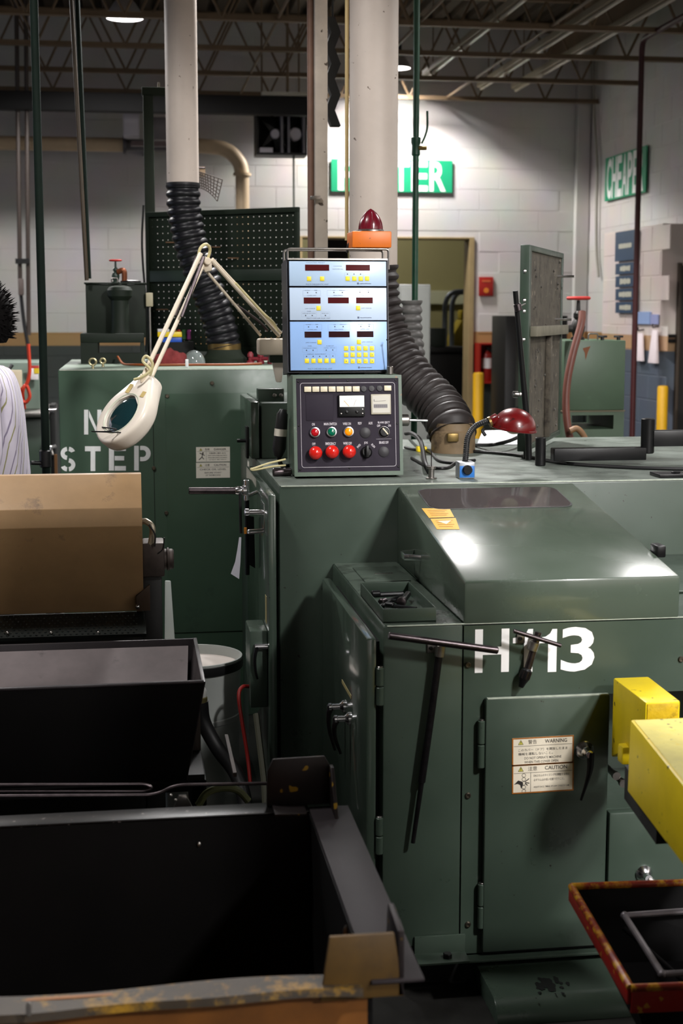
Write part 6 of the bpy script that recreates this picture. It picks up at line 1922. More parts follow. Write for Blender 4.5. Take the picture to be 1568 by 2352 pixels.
YS = NY - 0.0015
LN_ = {
    'N': [[(0, 0), (0.24, 0), (0.24, 1), (0, 1)], [(0.76, 0), (1, 0), (1, 1), (0.76, 1)], [(0.28, 0.02), (0.72, 0.72), (0.72, 0.98), (0.28, 0.3)]],
    'O': arc(0.5, 0.5, 0.5, 0.5, 100, 260, 0.26, 14) + arc(0.5, 0.5, 0.5, 0.5, -80, 80, 0.26, 14),
    'S': arc(0.5, 0.27, 0.5, 0.27, -20, -80, 0.28) + arc(0.5, 0.27, 0.5, 0.27, -100, -260, 0.28) + arc(0.5, 0.73, 0.5, 0.27, 80, -80, 0.28) + arc(0.5, 0.73, 0.5, 0.27, 100, 160, 0.28),
    'T': [[(0, 0), (1, 0), (1, 0.2), (0, 0.2)], [(0.36, 0.2), (0.66, 0.2), (0.66, 1), (0.36, 1)]],
    'E': [[(0, 0), (0.3, 0), (0.3, 1), (0, 1)], [(0.34, 0), (1, 0), (1, 0.19), (0.34, 0.19)], [(0.34, 0.4), (0.9, 0.4), (0.9, 0.58), (0.34, 0.58)], [(0.34, 0.81), (1, 0.81), (1, 1), (0.34, 1)]],
    'P': [[(0, 0), (0.28, 0), (0.28, 1), (0, 1)]] + [[(0.36, 0), (0.55, 0), (0.55, 0.17), (0.36, 0.17)], [(0.36, 0.45), (0.55, 0.45), (0.55, 0.62), (0.36, 0.62)]] + arc(0.55, 0.31, 0.45, 0.31, -90, 90, 0.28),
}
for ch, x0, x1, y0, y1 in (('N', 193, 233, 941, 998), ('O', 262, 300, 938, 996), ('S', 139, 173, 1026, 1083), ('T', 195, 231, 1025, 1082), ('E', 250, 289, 1025, 1081), ('P', 308, 346, 1024, 1081)):
    part(ns, 'stencil_letter', poly_at(LN_[ch], x0, y0, x1, y1, YS), m_stencil, smooth=0)
M, w, h = face_frame(450, 1027, 528, 1060, NY - 0.0045)
warning_label(ns, M, w, h, '危険', 'DANGER', [('可動部に触れるな', 0.13, 0.08, 0.10, 0.5), ('KEEP CLEAR OF MOVING PARTS', 0.13, -0.08, 0.07, 0.56), ('WHILE MACHINE IS RUNNING', 0.13, -0.22, 0.07, 0.56), ('OR INJURY MAY RESULT', 0.13, -0.36, 0.07, 0.52)], run_picto, label='pale label reading DANGER', rust=False)
M, w, h = face_frame(450, 1063, 528, 1097, NY - 0.0045)
warning_label(ns, M, w, h, '注意', 'CAUTION', [('CHECK OIL LEVEL', 0.0, 0.06, 0.11, 0.78), ('BEFORE START', 0.0, -0.16, 0.09, 0.5), ('OF THE MACHINE', 0.0, -0.32, 0.09, 0.44)], label='pale label reading CAUTION', rust=False)
for i, (px_, py_, r) in enumerate(((213, 838, 0.013), (236, 830, 0.010))):
    q = at(px_, py_, Y=5.68 + 0.2 * i)
    t = thing('eye_bolt', ('larger steel eye bolt' if i == 0 else 'smaller steel eye bolt') + ' on the front edge of the NO STEP box', 'bolt', (q.x, q.y, NZ + 0.001), 'eye bolts on the enclosure')
    part(t, 'ring', tube([(q.x + r * math.cos(k * 0.7854), q.y, NZ + 0.014 + r + r * math.sin(k * 0.7854)) for k in range(8)], 0.0042, 10, n=4, closed=True), mat('brassy steel', lin(176, 166, 128), 0.35, 0.8))
    part(t, 'shank', cyl((q.x, q.y, NZ + 0.001), (q.x, q.y, NZ + 0.016), 0.006, 0.0045, seg=12), mat('brassy steel', lin(176, 166, 128), 0.35, 0.8))

# ---- perforated tool board on a post
L0, R0 = at(337, 493, Y=6.72), at(686, 470, Y=6.28)
bd = Vector((R0.x - L0.x, R0.y - L0.y, 0)).normalized()
BL = Vector((R0.x - L0.x, R0.y - L0.y, 0)).length
ZB, ZT_ = 1.43, (L0.z + R0.z) / 2
BM = frame((L0.x, L0.y, ZB), bd)
BHt = ZT_ - ZB
m_board = mat('peg board green', lin(24, 34, 24), 0.7, spec=0.25, var=0.12, scale=8)
pb = thing('peg_board', 'dark green perforated tool board standing behind the black hose', 'tool board', (L0.x, 6.5, NZ + 0.001))


def perforated(x0, x1, z0, z1, cell, r):
    nx, nz = int((x1 - x0) / cell), int((z1 - z0) / cell)
    cx, cz = (x1 - x0) / nx, (z1 - z0) / nz
    v, f = [], []
    idx = {}
    for i in range(nx + 1):
        for j in range(nz + 1):
            idx[i, j] = len(v)
            v.append(Vector((x0 + i * cx, 0, z0 + j * cz)))
    for i in range(nx):
        for j in range(nz):
            c = Vector((x0 + (i + 0.5) * cx, 0, z0 + (j + 0.5) * cz))
            k = len(v)
            cor = [idx[i, j], idx[i + 1, j], idx[i + 1, j + 1], idx[i, j + 1]]
            v += [c + Vector((sx * r, 0, sz * r)) for sx, sz in ((-1, -1), (1, -1), (1, 1), (-1, 1))]
            for e in range(4):
                f.append((cor[e], cor[(e + 1) % 4], k + (e + 1) % 4, k + e))
    return Geo(v, f)


zm0, zm1 = BHt * 0.5, BHt * 0.58
for nm, z0, z1 in (('upper_sheet', zm1, BHt - 0.02), ('lower_sheet', 0.02, zm0)):
    part(pb, nm, perforated(0.015, BL - 0.015, z0, z1, 0.027, 0.0022).T(BM), m_board, smooth=0)
part(pb, 'top_rail', box(0, BL, -0.012, 0.012, BHt - 0.022, BHt, 0.002).T(BM), m_board)
part(pb, 'mid_rail', box(0.014, BL - 0.014, -0.010, 0.010, zm0, zm1, 0.002).T(BM), mat('rail green', lin(32, 46, 36), 0.5))
part(pb, 'bottom_rail', box(0, BL, -0.012, 0.012, 0, 0.022, 0.002).T(BM), m_board)
for x_ in (0.0, BL - 0.015):
    part(pb, 'side_rail', box(x_, x_ + 0.015, -0.012, 0.012, 0.0, BHt - 0.02, 0.002).T(BM), m_board)
for x_ in (0.03, BL - 0.06):
    part(pb, 'foot', box(x_, x_ + 0.03, -0.03, 0.03, NZ + 0.001 - ZB, 0.0, 0.002).T(BM), m_board)
for (u, w_, L_) in ((0.46, 0.74, 0.03), (0.58, 0.66, 0.025), (0.16, 0.78, 0.02), (0.1, 0.3, 0.03), (0.33, 0.86, 0.02)):
    o_ = BM @ Vector((BL * u, -0.004, BHt * w_))
    part(pb, 'hook', cyl(o_ + Vector((-L_, -0.01, 0)), o_ + Vector((L_, -0.01, 0)), 0.003, seg=8), mat('hook rust', lin(96, 70, 46), 0.5))
up = thing('gantry_post', 'dark green upright post with a short arm behind the slim white pipe', 'post', (at(340, 800, Y=6.9).x, 6.9, 0))
q = at(341, 300, Y=6.9)
hw = px2m(11, 6.9)
zt_ = at(0, 212, Y=6.9).z
part(up, 'post', box(q.x - hw, q.x + hw, 6.88, 6.93, 0.0, zt_, 0.003), m_ddgreen)
part(up, 'arm', box(q.x - hw - 0.005, q.x + 0.19, 6.875, 6.935, zt_, zt_ + 0.035, 0.003), m_ddgreen)
part(up, 'stud', cyl((q.x + 0.05, 6.9, zt_ + 0.03), (q.x + 0.05, 6.9, zt_ + 0.06), 0.005, seg=8), m_screw)
part(up, 'cable', tube([(q.x - 0.03, 6.87, zt_ - 0.5), (q.x - 0.04, 6.87, 1.9), (q.x - 0.025, 6.87, 1.6), (q.x - 0.03, 6.87, 1.42)], 0.005, 8), m_black)

# ---- oil unit on the enclosure
OYU = 6.3
m_oil = mat('oil unit green', lin(22, 31, 22), 0.6, spec=0.3, var=0.15, scale=8)
ou = thing('oil_unit', 'dark green oil unit with upright motor and red valve wheel on the NO STEP box', 'pump unit', (at(262, 825, Y=OYU).x, OYU + 0.1, NZ + 0.001))
a, b = at(196, 652, Y=OYU + 0.08), at(336, 770, Y=OYU + 0.08)
part(ou, 'tank', box(a.x, b.x, OYU + 0.08, OYU + 0.3, b.z - 0.01, a.z, 0.005), m_oil)
part(ou, 'tank_lip', box(a.x - 0.006, b.x + 0.006, OYU + 0.07, OYU + 0.31, a.z, a.z + 0.006, 0.001), m_oil)
c_ = at(261, 0, Y=OYU).x
z_ = lambda y: at(0, y, Y=OYU).z
part(ou, 'motor', lathe([(px2m(24, OYU), z_(770)), (px2m(20, OYU), z_(755)), (px2m(19, OYU), z_(690)), (px2m(27, OYU), z_(680)), (px2m(28, OYU), z_(666)), (px2m(24, OYU), z_(659)), (px2m(10, OYU), z_(655))], (c_, OYU + 0.02, 0), (0, 0, 1), 28), m_oil)
a2, b2 = at(184, 766, Y=OYU - 0.06), at(332, 828, Y=OYU - 0.06)
zs1, zs2 = at(0, 788, Y=OYU - 0.06).z, at(0, 812, Y=OYU - 0.06).z
xs1, xs2 = at(206, 0, Y=OYU - 0.06).x, at(308, 0, Y=OYU - 0.06).x
part(ou, 'stand', box(a2.x, b2.x, OYU - 0.06, OYU + 0.32, zs1, a2.z, 0.003), m_oil)
part(ou, 'stand_leg', box(a2.x, xs1, OYU - 0.06, OYU + 0.32, NZ + 0.001, zs1), m_oil)
part(ou, 'stand_leg', box(xs2, b2.x, OYU - 0.06, OYU + 0.32, NZ + 0.001, zs1), m_oil)
part(ou, 'stand_rail', box(xs1, xs2, OYU - 0.06, OYU + 0.0, NZ + 0.001, zs2), m_oil)
gate_valve(ou, at(266, 650, Y=OYU + 0.15).x, OYU + 0.15, a.z + 0.006, at(0, 594, Y=OYU + 0.15).z - a.z - 0.006, mat('valve dark green', lin(40, 54, 46), 0.4), mat('wheel red', lin(168, 40, 34), 0.5))
part(ou, 'elbow', tube([at(270, 625, Y=OYU + 0.14), at(284, 622, Y=OYU + 0.13), at(286, 648, Y=OYU + 0.13)], 0.012, 10), mat('copper elbow', lin(122, 70, 44), 0.4, 0.6))
part(ou, 'cover_ring', lathe([(0.045, 0), (0.045, 0.008), (0.03, 0.012), (0, 0.012)], (at(300, 650, Y=OYU + 0.15).x, OYU + 0.15, a.z + 0.006), (0, 0, 1), 20, cap=False), m_blackgloss)
part(ou, 'lift_handle', rod([(c_ - 0.035, OYU + 0.1, a.z), (c_ - 0.035, OYU + 0.1, a.z + 0.025), (c_ - 0.01, OYU + 0.1, a.z + 0.025), (c_ - 0.01, OYU + 0.1, a.z)], 0.003, 8, 0.006), m_steel)
a3, b3 = at(335, 672, Y=OYU), at(352, 704, Y=OYU)
part(ou, 'switch_box', box(a3.x, b3.x, OYU + 0.05, OYU + 0.09, b3.z, a3.z, 0.003), mat('switch cream', lin(166, 158, 132), 0.5))
part(ou, 'switch_conduit', cyl(((a3.x + b3.x) / 2, OYU + 0.07, NZ + 0.001), ((a3.x + b3.x) / 2, OYU + 0.07, b3.z), 0.006, seg=10), m_steel)

# ---- clutter on the enclosure
def on_top(px, Y):
    return at(px, 800, Y=Y).x


TZN = NZ + 0.0012
p = [(270, 812, 6.2, 0.03), (283, 830, 6.05, 0.005), (310, 838, 5.95, 0.005), (370, 838, 5.9, 0.005), (450, 836, 5.9, 0.005), (540, 834, 5.9, 0.005), (600, 832, 5.95, 0.006)]
solo('extension_lead', 'orange cord trailing along the top of the NO STEP box', 'cord', tube([(at(x_, y_, Y=Y_).x, Y_, TZN + h_) for x_, y_, Y_, h_ in p], 0.005, 8), mat('cord orange', lin(130, 64, 18), 0.5))
cx_ = at(392, 815, Y=6.0)
rng = random.Random(3)
g = ball((0, 0, 0), 1, seg=28, rings=16)
g = Geo([Vector((cx_.x + q.x * 0.066 * (1 + 0.1 * math.sin(5 * q.y + 3 * q.z)), 6.0 + q.y * 0.05, TZN + 0.001 + max(0, (q.z * (1 + 0.22 * math.sin(7 * q.x + 2) * math.cos(5 * q.y))) * 0.05 + 0.012))) for q in g.v], g.f)
solo('shop_rag', 'crumpled dark red rag lying on the NO STEP box', 'rag', g, mat('rag red', lin(122, 46, 46), 0.9, var=0.2, scale=40, bump=0.6, bump_scale=60))
cx_ = at(446, 810, Y=6.02)
t = thing('glass_bowl', 'clear glass dome lying beside the red rag', 'bowl', (cx_.x, 6.02, TZN))
part(t, 'dome', lathe([(0.046 * math.cos(math.radians(k)), 0.058 * math.sin(math.radians(k)) + 0.004) for k in range(0, 90, 6)] + [(0, 0.062)], (cx_.x, 6.02, TZN), (0, 0, 1), 32, cap=False), mat('clear glass', lin(196, 206, 206), 0.05, trans=0.75, coat=1.0, ior=1.4))
part(t, 'rim', lathe([(0.044, 0.0005), (0.048, 0.001), (0.048, 0.006), (0.044, 0.006)], (cx_.x, 6.02, TZN), (0, 0, 1), 32, cap=False), mat('rim grey', lin(120, 124, 124), 0.3))
a, b = at(360, 784, Y=6.4), at(420, 824, Y=6.4)
tb = thing('tool_chest', 'dark small chest carrying a yellow and blue tray', 'box', ((a.x + b.x) / 2, 6.45, TZN))
part(tb, 'chest', box(a.x, b.x + 0.05, 6.4, 6.55, TZN, a.z - 0.002, 0.004), m_dark)
a, b = at(362, 774, Y=6.4), at(418, 786, Y=6.4)
part(tb, 'blue_tray', box(a.x + 0.02, b.x, 6.4, 6.5, b.z, a.z, 0.002), mat('tray blue', lin(30, 80, 180), 0.4))
part(tb, 'yellow_tray', box(a.x, b.x, 6.39, 6.5, a.z, at(0, 763, Y=6.4).z, 0.002), mat('tray yellow', lin(226, 196, 20), 0.4))
part(tb, 'white_lid', box(a.x, a.x + 0.05, 6.39, 6.5, at(0, 763, Y=6.4).z, at(0, 756, Y=6.4).z, 0.002), mat('lid white', lin(200, 200, 200), 0.5))
for i, (px_, col, lab) in enumerate(((412, lin(190, 60, 30), 'orange-red'), (424, lin(60, 110, 60), 'green'), (436, lin(140, 60, 120), 'purple'), (449, lin(120, 120, 124), 'grey'), (402, lin(200, 150, 40), 'amber'))):
    q = at(px_, 764, Y=6.52)
    t = thing('screwdriver', 'screwdriver with a %s handle standing behind the yellow tray' % lab, 'screwdriver', (q.x, 6.6, TZN), 'screwdrivers behind the yellow tray')
    part(t, 'shaft', cyl((q.x, 6.6, TZN), (q.x, 6.6, q.z - 0.03), 0.004, seg=8), m_steel)
    part(t, 'grip', lathe([(0.006, -0.035), (0.011, -0.03), (0.009, -0.01), (0.011, 0.005), (0.006, 0.012)], (q.x, 6.6, q.z), (0, 0, 1), 12), mat('grip ' + lab, col, 0.4))
a, b = at(538, 756, Y=6.5), at(592, 826, Y=6.5)
solo('black_case', 'black box standing between the hose socket and the lamp base', 'box', box(a.x, b.x, 6.48, 6.6, TZN, a.z, 0.006), m_dark)
c1 = at(570, 772, Y=6.35)
solo('plastic_dish', 'round white dish lying on the black box', 'dish', lathe([(0.036, 0), (0.04, 0.006), (0.036, 0.03), (0.02, 0.036), (0, 0.037)], (c1.x, 6.53, a.z + 0.0005), (0, 0, 1), 24, cap=False), mat('cap white', lin(196, 190, 184), 0.5))
for i, px_ in enumerate((575, 598, 622)):
    q = at(px_, 825, Y=6.1)
    t = thing('red_fitting', ('red pipe fitting nearest the black hose socket', 'middle red pipe fitting on the NO STEP box', 'red pipe fitting under the lamp base')[i], 'fitting', (q.x, 6.1, TZN), 'red pipe fittings')
    part(t, 'body', lathe([(0.016, 0), (0.016, 0.012), (0.009, 0.016), (0.009, 0.028), (0.013, 0.03), (0.013, 0.042 + 0.008 * (i == 1)), (0.006, 0.052)], (q.x, 6.1, TZN), (0, 0, 1), 14), mat('fitting red', lin(120, 34, 44), 0.45))
    part(t, 'branch', cyl((q.x, 6.1, TZN + 0.022), (q.x + 0.03, 6.08, TZN + 0.022), 0.008, seg=10), mat('fitting red', lin(120, 34, 44)))
q = at(429, 838, Y=5.75)
solo('white_tab', 'small white upright tab at the front edge of the NO STEP box', 'tab', box(q.x - 0.006, q.x + 0.006, 5.73, 5.75, TZN, TZN + 0.032, 0.002), mat('tab white', lin(220, 220, 222), 0.5))

# ================================================================ left background
LY = 8.6
m_bgcab = mat('pale green cabinet', lin(96, 110, 100), 0.5, var=0.08)
a, b = at(15, 832, Y=LY), at(92, 940, Y=LY)
t = thing('background_cabinet', 'pale green machine cabinet far behind the man, under the wall conduits', 'machine cabinet', (a.x, LY + 0.3, 0))
part(t, 'upper_body', box(a.x - 0.5, b.x, LY, LY + 0.5, b.z, a.z, 0.01), m_bgcab)
part(t, 'worktop', box(a.x - 0.6, at(122, 945, Y=LY).x, LY - 0.25, LY + 0.5, b.z - 0.03, b.z, 0.006), m_steel)
part(t, 'lower_body', box(a.x - 0.55, at(118, 950, Y=LY).x, LY - 0.2, LY + 0.5, 0, b.z - 0.03, 0.008), m_dgreen)
part(t, 'beige_panel', box(a.x - 0.45, at(52, 900, Y=LY).x, LY - 0.02, LY - 0.001, at(0, 935, Y=LY).z, at(0, 850, Y=LY).z, 0.006), mat('beige panel', lin(176, 164, 140), 0.5))
part(t, 'red_stripe', box(at(40, 0, Y=LY).x, at(66, 0, Y=LY).x, LY - 0.025, LY - 0.02, at(0, 832 + 8, Y=LY).z - 0.03, at(0, 832 + 8, Y=LY).z, 0.001), mat('stripe red', lin(160, 40, 40), 0.5))
part(t, 'data_label', box(at(46, 0, Y=LY).x, at(64, 0, Y=LY).x, LY - 0.026, LY - 0.02, at(0, 872, Y=LY).z, at(0, 846, Y=LY).z, 0.001), mat('label white', lin(225, 220, 220), 0.6))
part(t, 'yellow_label', box(at(54, 0, Y=LY).x, at(66, 0, Y=LY).x, LY - 0.028, LY - 0.026, at(0, 858, Y=LY).z, at(0, 846, Y=LY).z), mat('label yellow', lin(214, 186, 40), 0.6))
part(t, 'red_lever', box(at(77, 0, Y=LY - 0.2).x, at(82, 0, Y=LY - 0.2).x, LY - 0.225, LY - 0.2, at(0, 1040, Y=LY).z, at(0, 995, Y=LY).z, 0.002), mat('lever red', lin(176, 40, 30), 0.5))
hc0 = [at(65, 790, Y=LY - 0.3), at(68, 850, Y=LY - 0.3), at(62, 880, Y=LY - 0.3), at(50, 895, Y=LY - 0.3), at(48, 915, Y=LY - 0.3), at(58, 925, Y=LY - 0.3), at(68, 910, Y=LY - 0.3), at(60, 885, Y=LY - 0.3), at(52, 900, Y=LY - 0.3), at(56, 938, Y=LY - 0.25)]
solo('air_hose', 'thin red air hose hanging in a loop behind the man', 'hose', tube(hc0, 0.010, 8), mat('hose orange red', lin(178, 52, 30), 0.45))
solo('dark_cable', 'dark cable drooping across the beige panel behind the man', 'cable', tube([at(28, 838, Y=LY - 0.1), at(12, 862, Y=LY - 0.12), at(20, 895, Y=LY - 0.12), at(42, 905, Y=LY - 0.1), at(46, 940, Y=LY - 0.1)], 0.012, 8), m_black)
a, b = at(108, 930, Y=7.6), at(130, 1090, Y=7.6)
t = thing('side_stand', 'narrow dark stand with shiny fittings left of the NO STEP box', 'stand', (a.x, 7.6, 0))
part(t, 'body', box(a.x + 0.01, b.x, 7.6, 7.8, 0, a.z, 0.006), m_dark)
part(t, 'fitting', cyl((a.x + 0.0, 7.58, at(0, 942, Y=7.6).z), (a.x + 0.05, 7.58, at(0, 942, Y=7.6).z), 0.012, seg=12, b=0.002), m_chrome)
part(t, 'spout', tube([(a.x + 0.04, 7.58, at(0, 1025, Y=7.6).z), (a.x + 0.015, 7.57, at(0, 1030, Y=7.6).z), (a.x + 0.02, 7.57, at(0, 1045, Y=7.6).z)], 0.01, 8), m_chrome)
part(t, 'brown_strip', box(a.x + 0.03, a.x + 0.045, 7.59, 7.6, 0.2, at(0, 1045, Y=7.6).z), mat('strip brown', lin(120, 84, 50), 0.6))

# ================================================================ brown conveyor hopper
hx1 = 0.02
hop = thing('conveyor_hopper', 'brown steel conveyor hopper with a pale bent top plate, front left', 'hopper', (-0.4, 3.95, 0))
m_hop = mat('hopper brown', lin(160, 128, 90), 0.5, var=0.12, scale=7, stain=lin(74, 62, 60), stain_amt=0.03, stain_scale=7, rvar=0.1)
zA, zB, zC, zD = at(0, 1094, Y=4.02).z, at(0, 1172, Y=3.93).z, at(0, 1216, Y=3.92).z, at(0, 1412, Y=4.06).z
pr = [(4.05, zA + 0.002), (4.03, zA), (3.93, zB), (3.925, zC), (4.06, zD), (4.07, zD), (3.937, zC), (3.942, zB), (4.045, zA - 0.01)]
part(hop, 'bent_plate', prism(pr, 'x', -1.2, hx1, 0.002), m_hop)
part(hop, 'end_plate', prism([(4.02, zA - 0.01), (3.945, zB), (3.945, zC), (4.065, zD), (4.24, zD - 0.1), (4.24, zA - 0.05)], 'x', hx1 - 0.02, hx1 - 0.005, 0.002), mat('hopper end', lin(120, 92, 60), 0.5, var=0.2, scale=10))
# side flange, corner bracket, gear motor
a = at(345, 1388, Y=4.03)
part(hop, 'corner_bracket', hexa([(at(285, 0, Y=4.03).x, 4.025, at(0, 1412, Y=4.03).z), (a.x, 4.025, at(0, 1412, Y=4.03).z), (a.x, 4.045, at(0, 1412, Y=4.03).z), (at(285, 0, Y=4.03).x, 4.045, at(0, 1412, Y=4.03).z),
                                  (at(285, 0, Y=4.03).x, 4.015, at(0, 1376, Y=4.03).z), (a.x, 4.015, at(0, 1350, Y=4.03).z), (a.x, 4.035, at(0, 1350, Y=4.03).z), (at(285, 0, Y=4.03).x, 4.035, at(0, 1376, Y=4.03).z)], 0.002), mat('bracket brown', lin(70, 54, 42), 0.5))
b_ = at(316, 1393, Y=4.02)
part(hop, 'bolt', ball(b_, 0.0065, seg=12, rings=8), m_chrome)
m_grime = mat('grimy iron', lin(66, 58, 54), 0.55, 0.5, var=0.3, scale=30)
a, b = at(330, 1206, Y=4.15), at(350, 1340, Y=4.15)
gm = part(hop, 'bearing_block', box(hx1 + 0.0, at(356, 0, Y=4.1).x, 4.1, 4.2, at(0, 1335, Y=4.1).z, at(0, 1255, Y=4.1).z, 0.006), m_grime)
part(gm, 'shaft_end', cyl((at(356, 0, Y=4.1).x - 0.005, 4.15, at(0, 1300, Y=4.1).z), (at(379, 0, Y=4.1).x, 4.15, at(0, 1300, Y=4.1).z), 0.03, seg=24, b=0.004), m_grime)
part(gm, 'shaft_ring', cyl((at(362, 0, Y=4.1).x, 4.15, at(0, 1300, Y=4.1).z), (at(368, 0, Y=4.1).x, 4.15, at(0, 1300, Y=4.1).z), 0.034, seg=24, b=0.002), m_grime)
part(hop, 'chain_guard', tube([(hx1 + 0.006, 4.12, at(0, 1330, Y=4.1).z), (hx1 + 0.018, 4.11, at(0, 1280, Y=4.1).z), (hx1 + 0.03, 4.11, at(0, 1225, Y=4.1).z), (hx1 + 0.014, 4.12, at(0, 1208, Y=4.1).z), (hx1 + 0.0, 4.13, at(0, 1208, Y=4.1).z)], 0.009, 10), mat('guard pale', lin(150, 140, 120), 0.4, 0.4))
part(hop, 'wire', tube([(hx1 + 0.02, 4.1, at(0, 1212, Y=4.1).z), (hx1 + 0.036, 4.09, at(0, 1235, Y=4.1).z), (hx1 + 0.034, 4.09, at(0, 1262, Y=4.1).z)], 0.0025, 6), m_black)
part(hop, 'wire', tube([at(377, 1235, Y=4.1), at(374, 1260, Y=4.1), at(362, 1272, Y=4.1)], 0.002, 6), m_black)
part(hop, 'side_post', box(hx1 - 0.0, at(348, 0, Y=4.15).x, 4.12, 4.2, 0.0, at(0, 1335, Y=4.1).z, 0.003), m_cabblk)
part(hop, 'shade_panel', box(-1.1, hx1, 4.13, 4.15, 0.0, zD - 0.02), m_cabblk)  # black panel added to darken the floor seen under the hopper
part(hop, 'frame_leg', box(-1.1, -1.04, 4.1, 4.2, 0.0, zD, 0.003), m_cabblk)
# dimpled belt below the plate
m_belt = mat('dimpled belt black', lin(26, 30, 28), 0.4)
bz0, bz1 = at(0, 1414, Y=4.05).z, at(0, 1466, Y=3.92).z
bx1 = at(335, 1440, Y=4.0).x
def belt_pt(u, w_):
    return Vector((-1.1 + (bx1 + 1.1) * u, 4.05 + (3.92 - 4.05) * w_, bz0 + (bz1 - bz0) * w_))
bn = (belt_pt(1, 0) - belt_pt(0, 0)).cross(belt_pt(0, 1) - belt_pt(0, 0)).normalized()
bn = -bn if bn.y > 0 else bn
belt = part(hop, 'belt_apron', plate([belt_pt(0, 0), belt_pt(1, 0), belt_pt(1, 1), belt_pt(0, 1)], 0.01), m_belt)
g = Geo()
stud = ball((0, 0, 0), 0.0036, 0.0036, 0.0024, seg=6, rings=4)
cols = int((bx1 + 0.42) / 0.0155)
for j in range(8):
    for i in range(cols):
        p_ = belt_pt(0, (j + 0.5) / 8)
        p_.x = -0.42 + (i + 0.5 * (j % 2)) * 0.0155
        if p_.x < bx1 - 0.02:
            g = g + stud.move(p_ + bn * 0.0012)
part(belt, 'belt_stud', g, m_belt, kind='stuff')
for px_ in (18, 118, 226):
    q = at(px_, 1451, Y=3.95)
    part(hop, 'bolt', ball((q.x, 3.935, q.z), 0.0055, seg=12, rings=8), m_steel)

# ================================================================ flared steel bin
m_bin = mat('dark bin steel', lin(40, 35, 37), 0.45, 0.4, var=0.18, scale=9, stain=lin(30, 26, 26), stain_amt=0.05, stain_scale=10, rvar=0.12)
m_binblk = mat('bin black', lin(9, 8, 8), 0.55, 0.0, spec=0.2, var=0.2, scale=9)
bn_ = thing('flared_bin', 'black flared steel bin with an open top below the conveyor hopper', 'bin', (-0.4, 3.5, 0.35))
RZ = 0.75
yF, yB, xR = 3.27, 3.735, 0.152
fz = at(430, 1792, Y=3.36).z
xRb = at(430, 1792, Y=3.36).x
xL = -1.0
part(bn_, 'front_plate', hexa([(xL, 3.36, fz), (xRb, 3.36, fz), (xRb, 3.368, fz), (xL, 3.368, fz), (xL, yF, RZ), (xR, yF, RZ), (xR, yF + 0.008, RZ), (xL, yF + 0.008, RZ)], 0.0015), m_binblk)  # black colour includes the shade on this downward-tilted front
part(bn_, 'back_plate', hexa([(xL, 3.60, fz), (xRb, 3.60, fz), (xRb, 3.608, fz), (xL, 3.608, fz), (xL, yB - 0.008, RZ), (xR, yB - 0.008, RZ), (xR, yB, RZ), (xL, yB, RZ)], 0.0015), m_bin)
part(bn_, 'end_plate', hexa([(xRb - 0.008, 3.36, fz), (xRb, 3.36, fz), (xRb, 3.608, fz), (xRb - 0.008, 3.608, fz), (xR - 0.006, yF, RZ + 0.001), (xR + 0.004, yF, RZ + 0.001), (xR + 0.004, yB, RZ + 0.001), (xR - 0.006, yB, RZ + 0.001)], 0.0015), m_bin)
part(bn_, 'far_end_plate', box(xL, xL + 0.008, 3.36, 3.60, fz, RZ, 0.001), m_bin)
part(bn_, 'bottom_plate', box(xL, xRb, 3.36, 3.608, fz - 0.006, fz), m_binblk)
part(bn_, 'rim_bar', cyl((xL, yF + 0.002, RZ), (xR, yF + 0.002, RZ), 0.005, seg=10), m_bin)
# curved paler sheet added for the lit part of the bin's back wall
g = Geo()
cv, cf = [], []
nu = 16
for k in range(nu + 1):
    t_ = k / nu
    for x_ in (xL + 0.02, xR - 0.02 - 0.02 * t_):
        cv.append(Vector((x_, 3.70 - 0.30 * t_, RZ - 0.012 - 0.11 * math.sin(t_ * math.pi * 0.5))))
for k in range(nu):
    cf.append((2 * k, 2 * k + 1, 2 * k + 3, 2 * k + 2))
part(bn_, 'lit_back_sheet', Geo(cv, cf), mat('lit bin back steel', lin(86, 78, 78), 0.5, 0.5, var=0.2, scale=8, stain=lin(50, 44, 44), stain_amt=0.05, stain_scale=12))  # paler colour paints in the light on that wall
# stand under the bin
m_fr = mat('stand brown black', lin(58, 48, 44), 0.5, 0.3, var=0.2, scale=14)
bs = thing('bin_stand', 'dark steel stand with tipping bars under the flared bin', 'stand', (-0.3, 3.5, 0))
a = at(460, 1625, Y=3.62)
part(bs, 'post', box(at(432, 1700, Y=3.62).x, a.x, 3.62, 3.68, 0, at(0, 1628, Y=3.62).z, 0.003), m_fr)
part(bs, 'post', box(-0.95, -0.9, 3.62, 3.68, 0, fz - 0.006, 0.003), m_fr)
part(bs, 'cross_beam', box(-0.95, a.x, 3.42, 3.62, fz - 0.05, fz - 0.0065, 0.003), m_binblk)
part(bs, 'foot_block', box(at(408, 0, Y=3.5).x, a.x + 0.004, 3.42, 3.6, at(0, 1850, Y=3.5).z, at(0, 1788, Y=3.5).z - 0.0, 0.004), m_binblk)
pa = [(-60, 1803), (335, 1801), (352, 1809), (335, 1817), (-60, 1817)]
part(bs, 'loop_bar', rod([at(x_, y_, Y=3.14) for x_, y_ in pa], 0.0035, 8, 0.012), m_dsteel)
pa = [(-60, 1829), (360, 1826), (402, 1803), (640, 1799)]
part(bs, 'long_bar', rod([at(x_, y_, Y=3.13) for x_, y_ in pa], 0.0042, 8, 0.03), m_dsteel)
part(bs, 'bar_bracket', box(at(520, 0, Y=3.13).x - 0.004, at(520, 0, Y=3.13).x + 0.004, 3.12, 3.42, at(0, 1806, Y=3.13).z, at(0, 1796, Y=3.13).z), m_fr)
q = at(415, 1835, Y=3.1)
